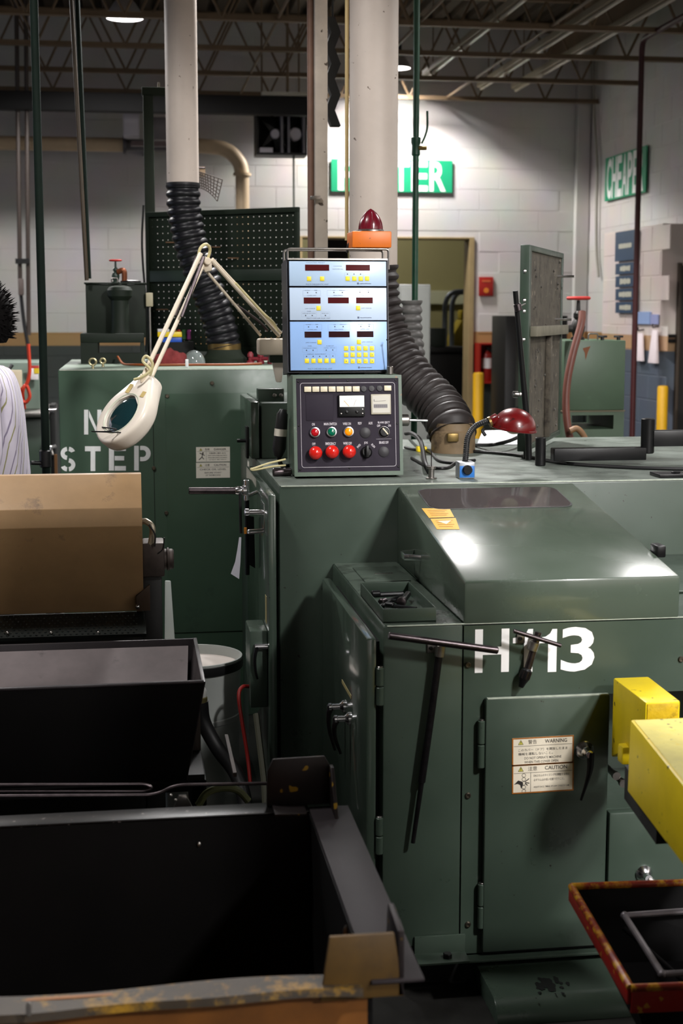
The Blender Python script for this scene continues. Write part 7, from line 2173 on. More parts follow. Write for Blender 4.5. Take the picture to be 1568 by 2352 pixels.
part(bs, 'gusset', prism([(q.x - 0.02, q.z - 0.03), (q.x + 0.03, q.z - 0.03), (q.x + 0.012, q.z + 0.008), (q.x - 0.004, q.z + 0.008)], 'y', 3.1, 3.11, 0.001), m_steel)
for px_, py_ in ((392, 1827), (403, 1838)):
    part(bs, 'bolt', ball(at(px_, py_, Y=3.095), 0.004, seg=10, rings=6), m_steel)

# white sheet hanging behind the hopper post, and the pail
q0, q1 = at(352, 1335, Y=4.35), at(377, 1462, Y=4.35)
solo('white_cloth', 'narrow white cloth strip hanging behind the hopper post', 'cloth', hexa([(at(352, 0, Y=4.35).x, 4.35, q1.z - 0.05), (at(379, 0, Y=4.35).x, 4.34, q1.z - 0.05), (at(379, 0, Y=4.35).x, 4.355, q1.z - 0.05), (at(352, 0, Y=4.35).x, 4.36, q1.z - 0.05),
                                                               (at(356, 0, Y=4.35).x, 4.35, q0.z), (at(370, 0, Y=4.35).x, 4.345, q0.z), (at(370, 0, Y=4.35).x, 4.355, q0.z), (at(356, 0, Y=4.35).x, 4.36, q0.z)], 0.003), mat('cloth white', lin(150, 156, 152), 0.8))
pc = at(443, 1520, Y=4.3)
pz = at(0, 1520, Y=4.3).z
pr_ = px2m(113, 4.3)
pl_ = thing('powder_pail', 'white pail filled with pale powder beside the flared bin', 'pail', (pc.x, 4.3, 0))
m_pail = mat('pail white', lin(166, 170, 166), 0.45, var=0.05, stain=lin(140, 130, 112), stain_amt=-0.1, stain_scale=8)
part(pl_, 'shell', lathe([(pr_ * 0.86, 0.0), (pr_ * 0.88, 0.004), (pr_ * 0.93, pz * 0.66), (pr_ * 0.955, pz * 0.665), (pr_ * 0.955, pz * 0.69), (pr_ * 0.935, pz * 0.695), (pr_ * 0.97, pz - 0.02), (pr_ * 1.0, pz - 0.01), (pr_ * 1.0, pz), (pr_ * 0.96, pz), (pr_ * 0.95, pz - 0.06), (0, pz - 0.06)], (pc.x, 4.3, 0), (0, 0, 1), 48, cap=False), m_pail)
part(pl_, 'black_band', lathe([(pr_ * 1.005, pz - 0.034), (pr_ * 1.015, pz - 0.03), (pr_ * 1.015, pz - 0.008), (pr_ * 1.005, pz - 0.006)], (pc.x, 4.3, 0), (0, 0, 1), 48, cap=False), m_black)
part(pl_, 'powder', lathe([(pr_ * 0.955, pz - 0.03), (pr_ * 0.5, pz - 0.022), (0, pz - 0.026)], (pc.x, 4.3, 0), (0, 0, 1), 48, cap=False), mat('powder', lin(224, 214, 206), 0.9, bump=0.5, bump_scale=40), kind='stuff')
# hoses by the pail
solo('drain_hose', 'thick black hose running down past the white pail', 'hose', tube([at(461, 1612, Y=4.0), at(468, 1660, Y=4.0), at(500, 1720, Y=3.98), at(538, 1770, Y=3.95), at(560, 1830, Y=3.9), at(565, 1900, Y=3.85)], 0.021, 12), m_black)
t = thing('hose_fitting', 'white and brass hose fitting at the top of the thick black hose', 'fitting', at(461, 1612, Y=4.0))
part(t, 'nut', cyl(at(461, 1618, Y=4.0), at(461, 1600, Y=4.0), 0.019, seg=12, b=0.002), mat('brass dull', lin(120, 110, 70), 0.4, 0.6))
part(t, 'white_elbow', tube([at(461, 1602, Y=4.0), at(461, 1588, Y=4.0), at(450, 1580, Y=4.0)], 0.016, 12), mat('fitting white', lin(200, 200, 196), 0.4))
solo('red_hose', 'thin red hose looping from the door lock box down past the pail', 'hose', tube([at(577, 1577, Y=4.1), at(556, 1578, Y=4.08), at(548, 1600, Y=4.06), at(556, 1660, Y=4.04), at(568, 1735, Y=4.0), at(575, 1800, Y=3.95)], 0.0055, 10), mat('hose red', lin(112, 16, 12), 0.4))
solo('green_hose', 'short olive hose arched on the floor behind the big tub', 'hose', tube([at(455, 1850, Y=3.3), at(475, 1822, Y=3.3), at(510, 1810, Y=3.3), at(545, 1815, Y=3.3), at(570, 1840, Y=3.3)], 0.009, 10), mat('hose olive', lin(92, 96, 62), 0.4))
t = thing('angle_post', 'grimy slanting angle strip between the pail and the green cabinet', 'strip', at(600, 1800, Y=3.95))
part(t, 'strip', sweep([at(588, 1640, Y=4.02), at(606, 1790, Y=3.9), at(612, 1900, Y=3.82)], 0.009, 6), mat('strip grimy', lin(70, 70, 58), 0.5))
part(t, 'foot', cyl(at(612, 1890, Y=3.83), at(613, 1905, Y=3.81), 0.014, seg=10), m_black)

# ---- bar handle, straps and tag by the side door
HY = 4.36
tb_ = thing('bar_handle', 'dark bar with chrome clamp sticking out beside the cabinet door', 'handle', at(565, 1290, Y=HY))
part(tb_, 'grip_bar', cyl(at(433, 1127, Y=HY), at(545, 1127, Y=HY), 0.0105, seg=18, b=0.002), m_dsteel)
part(tb_, 'chrome_end', lathe([(0.011, 0), (0.014, 0.006), (0.012, 0.02), (0.017, 0.024), (0.017, 0.034), (0.008, 0.042)], at(540, 1127, Y=HY), (1, 0, 0), 18), m_chrome)
part(tb_, 'post', cyl(at(566, 1150, Y=HY), at(566, 1102, Y=HY), 0.0085, seg=14, b=0.002), m_chrome)
part(tb_, 'link', cyl(at(566, 1140, Y=HY), (0.374, HY, at(0, 1140, Y=HY).z), 0.006, seg=10), m_chrome)
part(tb_, 'black_rod', cyl(at(568, 1320, Y=HY), at(567, 1145, Y=HY), 0.007, seg=10), m_blackgloss)
tg = thing('tag_strap', 'black strap ending in an orange clip and a curled white tag', 'tag', at(545, 1330, Y=HY - 0.02))
part(tg, 'strap', sweep([at(551, 1135, Y=HY - 0.01), at(552, 1190, Y=HY - 0.012), at(553, 1225, Y=HY - 0.015)], 0.0042, 8), m_black)
part(tg, 'clip', box(at(549, 0, Y=HY - 0.02).x, at(555, 0, Y=HY - 0.02).x, HY - 0.022, HY - 0.014, at(0, 1236, Y=HY).z, at(0, 1222, Y=HY).z), mat('clip orange', lin(206, 130, 40), 0.5))
P = [(549, 554, 1234), (545, 553, 1262), (540, 552, 1290), (530, 549, 1318)]
v, f = [], []
for l_, r_, y_ in P:
    v += [at(l_, y_, Y=HY - 0.02), at(r_, y_ + (12 if y_ > 1310 else 0), Y=HY - 0.03)]
for k in range(3):
    f.append((2 * k, 2 * k + 1, 2 * k + 3, 2 * k + 2))
v2 = [p_ + Vector((0, 0.001, 0)) for p_ in v]
n_ = len(v)
part(tg, 'paper_tag', Geo(v + v2, f + [tuple(i + n_ for i in q)[::-1] for q in f] + [(6, 7, 7 + n_, 6 + n_), (0, 2, 2 + n_, n_), (1, 1 + n_, 3 + n_, 3), (2, 4, 4 + n_, 2 + n_), (3, 3 + n_, 5 + n_, 5), (4, 6, 6 + n_, 4 + n_), (5, 5 + n_, 7 + n_, 7)]), mat('tag white', lin(206, 206, 216), 0.6))
solo('black_ruler', 'long black flat strip hanging beside the white tag', 'strip', hexa([(at(563, 0, Y=HY).x, HY - 0.003, at(0, 1310, Y=HY).z), (at(579, 0, Y=HY).x, HY + 0.02, at(0, 1322, Y=HY).z), (at(579, 0, Y=HY).x, HY + 0.024, at(0, 1322, Y=HY).z), (at(563, 0, Y=HY).x, HY + 0.001, at(0, 1310, Y=HY).z),
                                                         (at(562, 0, Y=HY).x, HY - 0.003, at(0, 1195, Y=HY).z), (at(577, 0, Y=HY).x, HY + 0.02, at(0, 1200, Y=HY).z), (at(577, 0, Y=HY).x, HY + 0.024, at(0, 1200, Y=HY).z), (at(562, 0, Y=HY).x, HY + 0.001, at(0, 1195, Y=HY).z)]).move((-0.004, -0.008, 0)), m_dark)

# ================================================================ big dark tub in front
TX1, TXI = 0.422, 0.346
TZR = 0.60
TYF, TYB = 2.02, 2.80
TXL = -0.75
m_tub = mat('tub black steel', lin(8, 7, 7), 0.6, 0.0, spec=0.15, var=0.3, scale=7)
m_flange = mat('tub flange steel', lin(40, 35, 37), 0.55, 0.2, spec=0.3, var=0.12, scale=10, stain=lin(58, 46, 42), stain_amt=-0.05, stain_scale=9)
m_yrust = mat('scuffed yellow rust', lin(40, 32, 22), 0.5, 0.2, var=0.3, scale=18, stain=lin(128, 94, 12), stain_amt=0.34, stain_scale=16)
m_orust = mat('rusty orange steel', lin(110, 66, 18), 0.55, var=0.3, scale=9, stain=lin(50, 34, 22), stain_amt=0.2, stain_scale=9)
tub = thing('steel_tub', 'large black steel tub with a wide grey flange, nearest the camera', 'tub', (-0.2, 2.4, 0))
part(tub, 'right_wall', box(TXI - 0.008, TXI, TYF + 0.03, TYB, 0.05, TZR - 0.006), m_tub)
part(tub, 'left_wall', box(TXL, TXL + 0.008, TYF + 0.03, TYB, 0.05, TZR - 0.006), m_tub)
part(tub, 'back_wall', box(TXL + 0.008, TXI - 0.008, TYB - 0.008, TYB, 0.05, TZR - 0.006), m_tub)
part(tub, 'front_wall', box(TXL + 0.008, TXI - 0.008, TYF + 0.03, TYF + 0.038, 0.05, TZR - 0.006), m_orust)
part(tub, 'bottom', box(TXL, TXI, TYF + 0.03, TYB, 0.045, 0.05), m_tub)
part(tub, 'right_flange', box(TXI - 0.006, TX1, TYF + 0.005, TYB + 0.01, TZR - 0.006, TZR, 0.002), m_flange)
part(tub, 'back_flange', box(TXL, TXI - 0.006, TYB - 0.012, TYB + 0.05, TZR - 0.006, TZR - 0.0005, 0.002), mat('back flange with glints', lin(14, 12, 12), 0.35, 0.4, var=0.3, scale=20, chips=lin(120, 112, 110), chip_scale=70, chip_at=0.68))  # pale specks in the colour stand for glints along the rim
# the front flange is bent out of line
v, f = [], []
nseg = 24
for k in range(nseg + 1):
    x_ = TXL + (TXI - 0.02 - TXL) * k / nseg
    dy_ = 0.006 * math.sin(k * 0.9)
    zz_ = TZR - 0.004 * (1 + math.sin(k * 0.55))
    v += [Vector((x_, TYF + 0.045, zz_ + 0.001)), Vector((x_, TYF - 0.005 + dy_, zz_)), Vector((x_, TYF - 0.008 + dy_, zz_ - 0.012)), Vector((x_, TYF + 0.04, zz_ - 0.012))]
for k in range(nseg):
    for e in range(4):
        f.append((4 * k + e, 4 * k + (e + 1) % 4, 4 * k + 4 + (e + 1) % 4, 4 * k + 4 + e))
f += [(0, 1, 2, 3), (4 * nseg + 3, 4 * nseg + 2, 4 * nseg + 1, 4 * nseg)]
part(tub, 'front_flange', Geo(v, f), m_yrust)
for sx in (TXL + 0.1, TXI - 0.15):
    part(tub, 'skid', box(sx, sx + 0.08, TYF + 0.05, TYB - 0.02, 0.0, 0.045), m_tub)
# back corner bracket
yb = TYB + 0.02
bp = [(at(612, 1848, Y=yb).x, TZR), (at(614, 1800, Y=yb).x, at(0, 1800, Y=yb).z), (at(627, 1773, Y=yb).x, at(0, 1772, Y=yb).z), (at(745, 1770, Y=yb).x, at(0, 1770, Y=yb).z), (at(762, 1800, Y=yb).x, at(0, 1800, Y=yb).z), (at(764, 1850, Y=yb).x, TZR)]
m_brk = mat('bracket dark steel', lin(34, 28, 28), 0.45, 0.5, var=0.2, scale=12, chips=lin(150, 116, 30), chip_scale=34, chip_at=0.66)
bk = part(tub, 'corner_plate', prism(bp, 'y', yb, yb + 0.008, 0.002), m_brk)
xr_ = at(764, 1850, Y=yb).x
part(bk, 'fold', prism([(yb - 0.09, TZR), (yb, TZR), (yb, at(0, 1790, Y=yb).z), (yb - 0.02, at(0, 1790, Y=yb).z)], 'x', xr_ - 0.008, xr_, 0.002), m_brk)
part(bk, 'gusset', box(at(612, 0, Y=yb).x, at(690, 0, Y=yb).x, yb - 0.06, yb, TZR - 0.001, TZR + 0.006, 0.002), m_brk)
# front corner bracket
yf = TYF + 0.012
fp = [(at(735, 2285, Y=yf).x, TZR - 0.03), (at(757, 2158, Y=yf).x, at(0, 2200, Y=yf).z), (at(905, 2200, Y=yf).x, at(0, 2200, Y=yf).z), (at(928, 2290, Y=yf).x, TZR - 0.03)]
fk = part(tub, 'corner_plate', prism(fp, 'y', yf, yf + 0.008, 0.002), mat('rusty yellow plate', lin(66, 46, 10), 0.55, var=0.2, scale=25, stain=lin(40, 30, 20), stain_amt=0.15, stain_scale=24))
xr2 = at(928, 2230, Y=yf).x
part(fk, 'fold', prism([(yf, TZR - 0.03), (yf + 0.11, TZR), (yf + 0.09, at(0, 2185, Y=yf).z), (yf, at(0, 2195, Y=yf).z)], 'x', xr2 - 0.01, xr2, 0.002), m_brk)
part(tub, 'chain_link', tube([at(66 + 3 * math.cos(k), 2318 + 14 * math.sin(k), Y=TYF - 0.02) for k in (0, 0.785, 1.57, 2.36, 3.14, 3.93, 4.71, 5.5)], 0.0022, 8, n=4, closed=True), m_steel)
# loose metal scraps in the tub
for i, (px_, py_, lab) in enumerate(((457, 1940, 'small bright metal scrap stuck high on the tub wall'), (795, 2140, 'dull metal scrap near the tub flange'))):
    q = at(px_, py_, Y=TYB - 0.012) if i == 0 else at(px_, py_, X=TXI - 0.01)
    solo('metal_scrap', lab, 'scrap', ball(q, 0.004 if i == 0 else 0.006, 0.003, 0.006 if i == 0 else 0.012, seg=8, rings=6), m_steel, 'metal scraps in the tub')

# ================================================================ yellow arms, lower right
ya = thing('yellow_bracket', 'yellow painted bracket arm fixed near the access door', 'bracket', at(1440, 1740, Y=2.9))
def zat(py, Y):
    return at(1500, py, Y=Y).z
YB1, YB0 = 3.14, 2.86
xl1, xr1 = at(1408, 1557, Y=YB1).x, at(1490, 1546, Y=YB1).x
zt1 = at(1408, 1557, Y=YB1).z
xl0, xr0 = at(1482, 1613, Y=YB0).x, at(1562, 1605, Y=YB0).x
zt0_ = at(1482, 1613, Y=YB0).z
zb_ = at(1482, 1700, Y=YB0).z
zbb = at(1422, 1738, Y=YB1).z
part(ya, 'arm', hexa([(xl0, YB0, zb_), (xr0, YB0, zb_), (xr1, YB1, zbb), (xl1, YB1, zbb), (xl0, YB0, zt0_), (xr0, YB0, zt0_), (xr1, YB1, zt1), (xl1, YB1, zt1)], 0.004), m_yellow)
a, b = at(1424, 1712, Y=3.0), at(1450, 1752, Y=3.0)
part(ya, 'foot', box(a.x, a.x + 0.07, 2.985, 3.02, b.z, a.z, 0.005), m_yellow)
m_chip = mat('chipped yellow end', lin(206, 170, 20), 0.5, var=0.2, scale=20, stain=lin(52, 36, 22), stain_amt=0.3, stain_scale=22, bump=0.6, bump_scale=50)
part(ya, 'end_face', box(xl0 + 0.004, xr0 - 0.004, YB0 - 0.0025, YB0 + 0.001, zt0_ - 0.06, zt0_ - 0.004, 0.001), m_chip)
part(ya, 'mount', box(xl1 + 0.035, xr1, YB1 - 0.005, FY - 0.004, zbb + 0.03, zt1 - 0.03), m_dark)
yg = thing('yellow_guard', 'wide yellow guard beam with a scraped pale top, at the right edge', 'guard', at(1500, 1900, Y=2.5))
GF, GN = 2.62, 2.08
tl, bl_ = at(1447, 1653, Y=GF), at(1440, 1818, Y=GF)
tn, bn2 = at(1568, 1803, Y=GN + 0.14), at(1568, 1988, Y=GN + 0.14)
dl = (tn - tl) * 1.35
db = (bn2 - bl_) * 1.35
Wd = Vector((0.34, 0.0, 0.0))
p8 = [bl_ + db, bl_ + db + Wd, bl_ + Wd, bl_, tl + dl, tl + dl + Wd, tl + Wd, tl]
part(yg, 'beam', hexa(p8, 0.004), m_yellow)
nt_ = (p8[5] - p8[4]).cross(p8[7] - p8[4]).normalized()
nt_ = -nt_ if nt_.z < 0 else nt_
c4 = (p8[4] + p8[5] + p8[6] + p8[7]) / 4
part(yg, 'top_skin', Geo([c4 + (p_ - c4) * 0.965 + nt_ * 0.0012 for p_ in (p8[4], p8[5], p8[6], p8[7])], [(0, 1, 2, 3)]), m_yellowpale, smooth=0)
q = at(1500, 1930, Y=2.5)
part(yg, 'under_plate', hexa([bl_ + db * 0.35 + Vector((0.01, 0, -0.04)), bl_ + db * 0.35 + Vector((0.3, 0, -0.04)), bl_ + Vector((0.3, 0.1, -0.05)), bl_ + Vector((0.03, 0.1, -0.05)), bl_ + db * 0.35 + Vector((0.01, 0, 0.02)), bl_ + db * 0.35 + Vector((0.3, 0, 0.02)), bl_ + Vector((0.3, 0.1, 0.02)), bl_ + Vector((0.03, 0.1, 0.02))]), m_dark)
part(yg, 'column_mount', box(1.12, 1.3, 1.825, 2.14, 0.58, 0.68, 0.004), m_yellow)

# ================================================================ red tray, lower right
TRZ = 0.42
c1, c2, c3 = at(1312, 2036, Z=TRZ), at(1600, 2026, Z=TRZ), at(1448, 2270, Z=TRZ)
m_tray = mat('tray black', lin(7, 6, 7), 0.6, 0.0, spec=0.15, var=0.2, scale=10)
m_trayred = mat('tray red paint', lin(150, 22, 14), 0.42, var=0.12, scale=12, chips=lin(190, 130, 30), chip_scale=40, chip_at=0.66)
m_rimmix = mat('rim red and yellow', lin(126, 34, 14), 0.45, var=0.3, scale=30, stain=lin(186, 138, 20), stain_amt=0.5, stain_scale=30)
tr = thing('drip_tray', 'red rimmed black tray at the lower right corner', 'tray', (c3.x + 0.15, (c1.y + c3.y) / 2, 0))
ex = (c2 - c1).normalized()
c2 = c1 + ex * 0.45
c4 = c3 + ex * 0.45
ri = 0.0075
for nm, p_, q_, mm in (('rim_side', c1, c3, m_rimmix), ('rim_back', c1, c2, m_rimmix), ('rim_front', c3, c4, m_rimmix), ('rim_far_side', c2, c4, m_rimmix)):
    part(tr, nm, cyl(p_, q_, ri, seg=12), mm)
inw = Vector((0, 0, -0.16))
bt = [c1 + Vector((0.06, -0.05, -0.15)), c2 + Vector((-0.06, -0.05, -0.15)), c4 + Vector((-0.06, 0.05, -0.15)), c3 + Vector((0.06, 0.05, -0.15))]
tp_ = [c1, c2, c4, c3]
for k, nm in enumerate(('back_slope', 'far_slope', 'front_slope', 'side_slope')):
    part(tr, nm, plate([tp_[k], tp_[(k + 1) % 4], bt[(k + 1) % 4], bt[k]], 0.004), m_tray)
part(tr, 'bottom', plate([b_ + Vector((0, 0, 0.001)) for b_ in bt], 0.004), m_tray)
part(tr, 'front_lip', hexa([c3 + Vector((0, -0.006, -0.045)), c4 + Vector((0, -0.006, -0.045)), c4 + Vector((0, 0.002, -0.045)), c3 + Vector((0, 0.002, -0.045)), c3 + Vector((0, -0.006, 0.0)), c4 + Vector((0, -0.006, 0.0)), c4 + Vector((0, 0.002, 0.0)), c3 + Vector((0, 0.002, 0.0))], 0.002), m_trayred)
part(tr, 'side_lip', hexa([c3 + Vector((-0.006, 0, -0.03)), c3 + Vector((0.0, 0, -0.03)), c1 + Vector((0.0, 0, -0.03)), c1 + Vector((-0.006, 0, -0.03)), c3 + Vector((-0.006, 0, 0)), c3 + Vector((0, 0, 0)), c1 + Vector((0, 0, 0)), c1 + Vector((-0.006, 0, 0))], 0.001), m_trayred)
cb_ = (bt[0] + bt[2]) / 2
part(tr, 'pedestal', box(cb_.x + 0.0, cb_.x + 0.08, cb_.y - 0.04, cb_.y + 0.04, 0, cb_.z, 0.004), m_tray)
part(tr, 'pedestal_foot', box(cb_.x - 0.08, cb_.x + 0.16, cb_.y - 0.12, cb_.y + 0.12, 0, 0.012, 0.003), m_tray)
hz_ = TRZ - 0.03
wf = [at(1640, 2088, Z=hz_), at(1434, 2103, Z=hz_), at(1520, 2238, Z=hz_), at(1680, 2228, Z=hz_)]
t = thing('wire_frame', 'bent grey rod frame lying inside the red rimmed tray', 'frame', wf[1])
part(t, 'rod', rod(wf, 0.0065, 10, 0.01), mat('rod grey', lin(120, 114, 118), 0.45, 0.5, var=0.15, scale=20))
for q in (wf[1], wf[2]):
    part(t, 'weld', ball(q, 0.0085, seg=10, rings=8), mat('rod grey', lin(120, 114, 118)))
part(t, 'stub', cyl(wf[1] + Vector((-0.012, -0.03, -0.012)), wf[1] + Vector((0.1, -0.17, -0.1)), 0.005, seg=8), m_tray)

# ---- tall unseen column added beside the camera to shade the hopper and tub
pc_ = thing('shade_column', 'tall green column added outside the frame to shade the hopper and tub', 'machine', (1.05, 1.7, 0))
part(pc_, 'column', box(0.78, 1.33, 1.66, 1.82, 0.0, 2.72, 0.01), m_green)
part(pc_, 'shade_overhang', box(0.78, 1.47, 1.64, 1.84, 2.3, 2.74, 0.01), m_green)  # overhang shaped to keep lamp light off the hopper
part(pc_, 'base', box(0.86, 1.6, 1.3, 1.9, 0.0, 0.2, 0.01), m_green)
part(pc_, 'cable_duct', box(1.33, 1.39, 1.68, 1.8, 0.2, 2.5, 0.004), m_cabblk)

# ================================================================ the man at the left edge
PYN = 4.95
hcen = at(-52, 734, Y=PYN)
m_skin = mat('skin', lin(176, 124, 96), 0.5, var=0.05, scale=20)
m_hair = mat('black hair', lin(10, 8, 8), 0.8, spec=0.1)
man = thing('person', 'person with short black hair in a striped shirt, turned away at the left edge', 'person', (hcen.x + 0.03, PYN, 0))


def stripes(name):
    """white shirt cloth with grey-violet and olive stripes"""
    m = bpy.data.materials.new(name)
    m.use_nodes = True
    N, L = m.node_tree.nodes, m.node_tree.links
    b = N['Principled BSDF']
    b.inputs['Roughness'].default_value = 0.8
    tc = N.new('ShaderNodeTexCoord')
    mp = N.new('ShaderNodeMapping')
    mp.inputs['Rotation'].default_value = (0, math.radians(-14), 0)
    L.new(tc.outputs['Object'], mp.inputs['Vector'])
    cr = N.new('ShaderNodeValToRGB')
    sep = N.new('ShaderNodeSeparateXYZ')
    L.new(mp.outputs[0], sep.inputs[0])
    add = N.new('ShaderNodeMath')
    add.operation = 'ADD'
    L.new(sep.outputs['X'], add.inputs[0])
    L.new(sep.outputs['Y'], add.inputs[1])
    mul = N.new('ShaderNodeMath')
    mul.operation = 'MULTIPLY'
    mul.inputs[1].default_value = 17
    L.new(add.outputs[0], mul.inputs[0])
    fr = N.new('ShaderNodeMath')
    fr.operation = 'FRACT'
    L.new(mul.outputs[0], fr.inputs[0])
    L.new(fr.outputs[0], cr.inputs[0])
    e = cr.color_ramp
    e.interpolation = 'CONSTANT'
    e.elements[0].position, e.elements[0].color = 0, lin(200, 194, 208)
    e.elements[1].position, e.elements[1].color = 0.36, lin(128, 120, 142)
    for p_, c_ in ((0.46, lin(200, 194, 208)), (0.78, lin(140, 138, 96)), (0.86, lin(200, 194, 208))):
        q = e.elements.new(p_)
        q.color = c_
    L.new(cr.outputs[0], b.inputs['Base Color'])
    return m


def skin_mesh(name, chains, mat_, root, sub=2):
    """grow a continuous surface over joints: chains of (point, radius_x, radius_y), sharing equal points"""
    bm = bmesh.new()
    lay = bm.verts.layers.skin.verify()
    pts = {}
    first = True
    for ch in chains:
        prev = None
        for p, rx, ry in ch:
            k = tuple(round(c, 4) for c in p)
            if k not in pts:
                v = bm.verts.new(Vector(p) - world_base(root))
                v[lay].radius = (rx, ry)
                v[lay].use_root = first
                first = False
                pts[k] = v
            v = pts[k]
            if prev is not None and prev is not v and not bm.edges.get((prev, v)):
                bm.edges.new((prev, v))
            prev = v
    me = bpy.data.meshes.new(name)
    bm.to_mesh(me)
    bm.free()
    me.materials.append(mat_)
    o = bpy.data.objects.new(name, me)
    COL.objects.link(o)
    o.parent = root
    sk = o.modifiers.new('skin', 'SKIN')
    sk.use_smooth_shade = True
    ss = o.modifiers.new('subd', 'SUBSURF')
    ss.levels = sub
    ss.render_levels = sub
    return o


hx, hy, hz = hcen
V3 = lambda dx, dy, z: (hx + dx, hy + dy, z)
pel = V3(0.02, 0, 0.93)
wai = V3(0.02, 0, 1.08)
che = V3(0.005, 0, 1.27)
nb = V3(-0.005, 0, 1.41)
nk_ = V3(-0.012, 0, 1.475)
chains = [[(pel, 0.13, 0.10), (wai, 0.125, 0.095), (che, 0.14, 0.10), (nb, 0.075, 0.07), (nk_, 0.055, 0.055), (V3(-0.015, 0, 1.52), 0.052, 0.055)]]
for s_ in (-1, 1):
    hip, kne, ank = V3(0.02, 0.09 * s_, 0.88), V3(0.0, 0.10 * s_, 0.49), V3(0.03, 0.10 * s_, 0.09)
    chains.append([(pel, 0.13, 0.10), (hip, 0.085, 0.085), (kne, 0.055, 0.055), (ank, 0.038, 0.038), (V3(-0.10, 0.11 * s_, 0.045), 0.035, 0.03)])
    sho, elb = V3(0.0, 0.18 * s_, 1.375), V3(0.035, 0.235 * s_, 1.10)
    wri = V3(-0.19, 0.2 * s_, 1.0)
    plm = V3(-0.26, 0.19 * s_, 0.985)
    chains.append([(che, 0.14, 0.10), (sho, 0.062, 0.06), (elb, 0.042, 0.042), (wri, 0.027, 0.024), (plm, 0.036, 0.018)])
    for k in range(4):
        oy = (k - 1.5) * 0.019
        L_ = (0.062, 0.072, 0.068, 0.052)[k]
        b0 = V3(-0.285, 0.19 * s_ + oy, 0.983)
        chains.append([(plm, 0.036, 0.018), (b0, 0.010, 0.010), (V3(-0.285 - L_ * 0.5, 0.19 * s_ + oy, 0.968), 0.0085, 0.0085), (V3(-0.285 - L_ * 0.8, 0.19 * s_ + oy, 0.942), 0.0075, 0.0075)])
    chains.append([(plm, 0.036, 0.018), (V3(-0.25, 0.155 * s_, 0.972), 0.011, 0.011), (V3(-0.285, 0.14 * s_, 0.957), 0.0095, 0.0095), (V3(-0.305, 0.137 * s_, 0.945), 0.008, 0.008)])
body = skin_mesh('body', chains, m_skin, man)
# head: a shaped ovoid facing -x
g = ball((0, 0, 0), 1, seg=32, rings=24)
v = []
for q in g.v:
    x, y, z = q
    X = x * (0.098 if x > 0 else 0.094)
    Y = y * 0.076
    Z = z * 0.118
    if z < 0:
        X -= 0.012 * (-z)
        Y *= 1 - 0.28 * (-z) ** 2
        if x > 0:
            X *= 1 - 0.35 * (-z)
    nose = math.exp(-((y / 0.16) ** 2) - ((z + 0.12) / 0.16) ** 2) * (1 if x < 0 else 0)
    X -= 0.024 * nose
    brow = math.exp(-((z - 0.12) / 0.1) ** 2) * (1 if x < -0.5 else 0)
    X -= 0.005 * brow
    eye = math.exp(-(((abs(y) - 0.38) / 0.14) ** 2) - ((z - 0.0) / 0.1) ** 2) * (1 if x < 0 else 0)
    X += 0.008 * eye
    v.append(Vector((hx + X, hy + Y, hz + Z)))
hd_ = part(man, 'head', Geo(v, g.f), m_skin, smooth=60)
for s_ in (-1, 1):
    part(hd_, 'eye', ball((hx - 0.083, hy + 0.029 * s_, hz + 0.002), 0.0115, seg=14, rings=10), mat('eye', lin(40, 34, 30), 0.2))
    part(hd_, 'ear', lathe([(0.004, 0), (0.02, 0.001), (0.026, 0.006), (0.024, 0.012), (0.012, 0.009), (0.006, 0.004)], (hx + 0.006, hy + 0.069 * s_, hz - 0.008), (0.35, s_, 0.0), 18), m_skin)
part(hd_, 'mouth', ball((hx - 0.092, hy, hz - 0.062), 0.006, 0.022, 0.005, seg=14, rings=8), mat('lips', lin(140, 78, 70), 0.5))
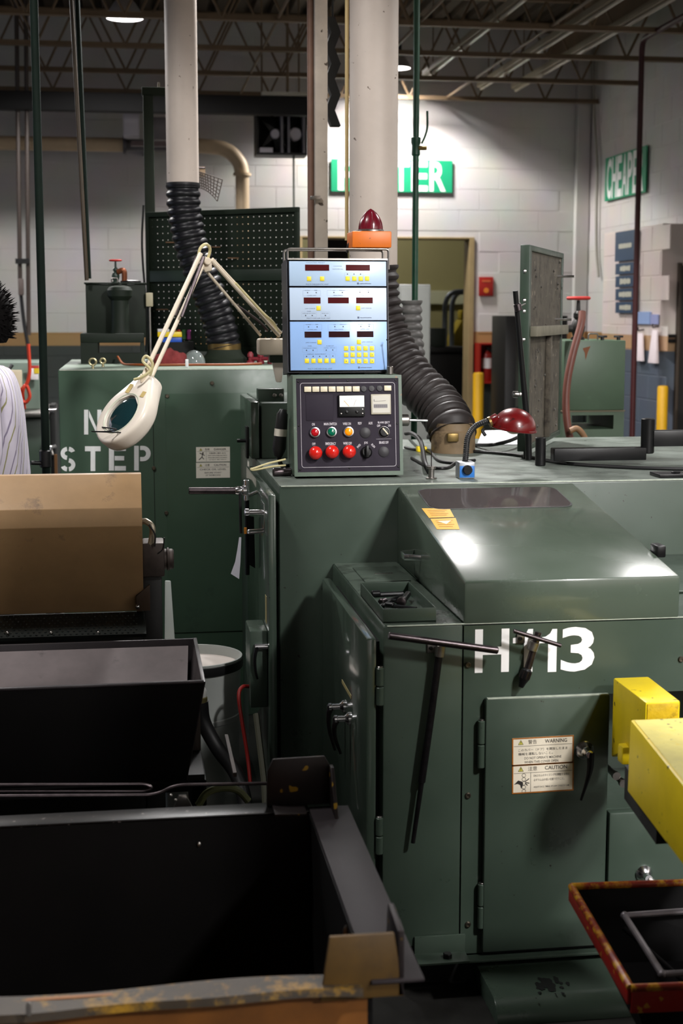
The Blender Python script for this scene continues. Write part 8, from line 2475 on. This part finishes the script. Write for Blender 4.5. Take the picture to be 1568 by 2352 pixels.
# hair: a cap over crown and back, with short spiky tufts
v = []
for q in g.v:
    x, y, z = q
    k = 1.09
    Z = max(z, -0.62 if x > 0.1 else (-0.1 if x > -0.35 else 0.42))
    v.append(Vector((hx + 0.006 + x * 0.1 * k, hy + y * 0.079 * k, hz + 0.004 + Z * 0.121 * k)))
gh = Geo(v, g.f)
rg = random.Random(11)
for k in range(420):
    th_, ph_ = rg.uniform(-1.75, 1.75), rg.uniform(-0.55, 1.5)
    d = Vector((math.cos(th_) * math.cos(ph_), math.sin(th_) * math.cos(ph_), math.sin(ph_)))
    p = Vector((hx + 0.006 + d.x * 0.105, hy + d.y * 0.083, hz + 0.004 + d.z * 0.126))
    dr = (d + Vector((0.35 + rg.uniform(-.3, .3), rg.uniform(-.4, .4), 0.15 + rg.uniform(-.5, .3)))).normalized()
    L_ = rg.uniform(0.012, 0.032)
    gh = gh + cyl(p, p + dr * L_, 0.0034, 0.0004, seg=4)
part(man, 'hair', gh, m_hair, 'short spiky black hair', smooth=50)
# clothes
m_shirt = stripes('striped shirt cloth')
m_trou = mat('dark trousers', lin(38, 40, 50), 0.8)
ch = [[(V3(0.035, 0, 0.94), 0.145, 0.165), (V3(0.035, 0, 1.08), 0.135, 0.165), (V3(0.02, 0, 1.25), 0.135, 0.18), (V3(0.0, 0, 1.385), 0.10, 0.13), (V3(-0.008, 0, 1.43), 0.066, 0.066)]]
for s_ in (-1, 1):
    ch.append([(V3(0.02, 0, 1.25), 0.135, 0.18), (V3(0.0, 0.17 * s_, 1.365), 0.085, 0.08), (V3(0.04, 0.235 * s_, 1.10), 0.064, 0.064), (V3(-0.06, 0.222 * s_, 1.05), 0.05, 0.05), (V3(-0.15, 0.205 * s_, 1.012), 0.042, 0.042)])
sh_ = skin_mesh('shirt', ch, m_shirt, man)
tag(sh_, 'white shirt with violet and olive stripes')
part(man, 'collar', lathe([(0.064, -0.008), (0.068, 0.002), (0.063, 0.022), (0.056, 0.032), (0.054, 0.028), (0.058, 0.01)], (hx - 0.008, hy, 1.432), (-0.12, 0, 1), 24, cap=False), mat('dark neckerchief', lin(44, 40, 66), 0.8, var=0.4, scale=60), 'dark patterned neckerchief')
ch = []
pv = V3(0.03, 0, 0.93)
for s_ in (-1, 1):
    ch.append([(pv, 0.135, 0.15), (V3(0.03, 0.095 * s_, 0.84), 0.1, 0.098), (V3(0.005, 0.105 * s_, 0.49), 0.072, 0.072), (V3(0.03, 0.105 * s_, 0.11), 0.06, 0.06)])
skin_mesh('trousers', ch, m_trou, man)
for s_ in (-1, 1):
    g2 = ball((0, 0, 0), 1, seg=20, rings=12)
    v = [Vector((hx - 0.04 + q.x * 0.14, hy + 0.11 * s_ + q.y * 0.047, max(0.0, 0.035 + q.z * (0.05 if q.x > 0 else 0.04)))) for q in g2.v]
    part(man, 'shoe', Geo(v, g2.f), m_black)
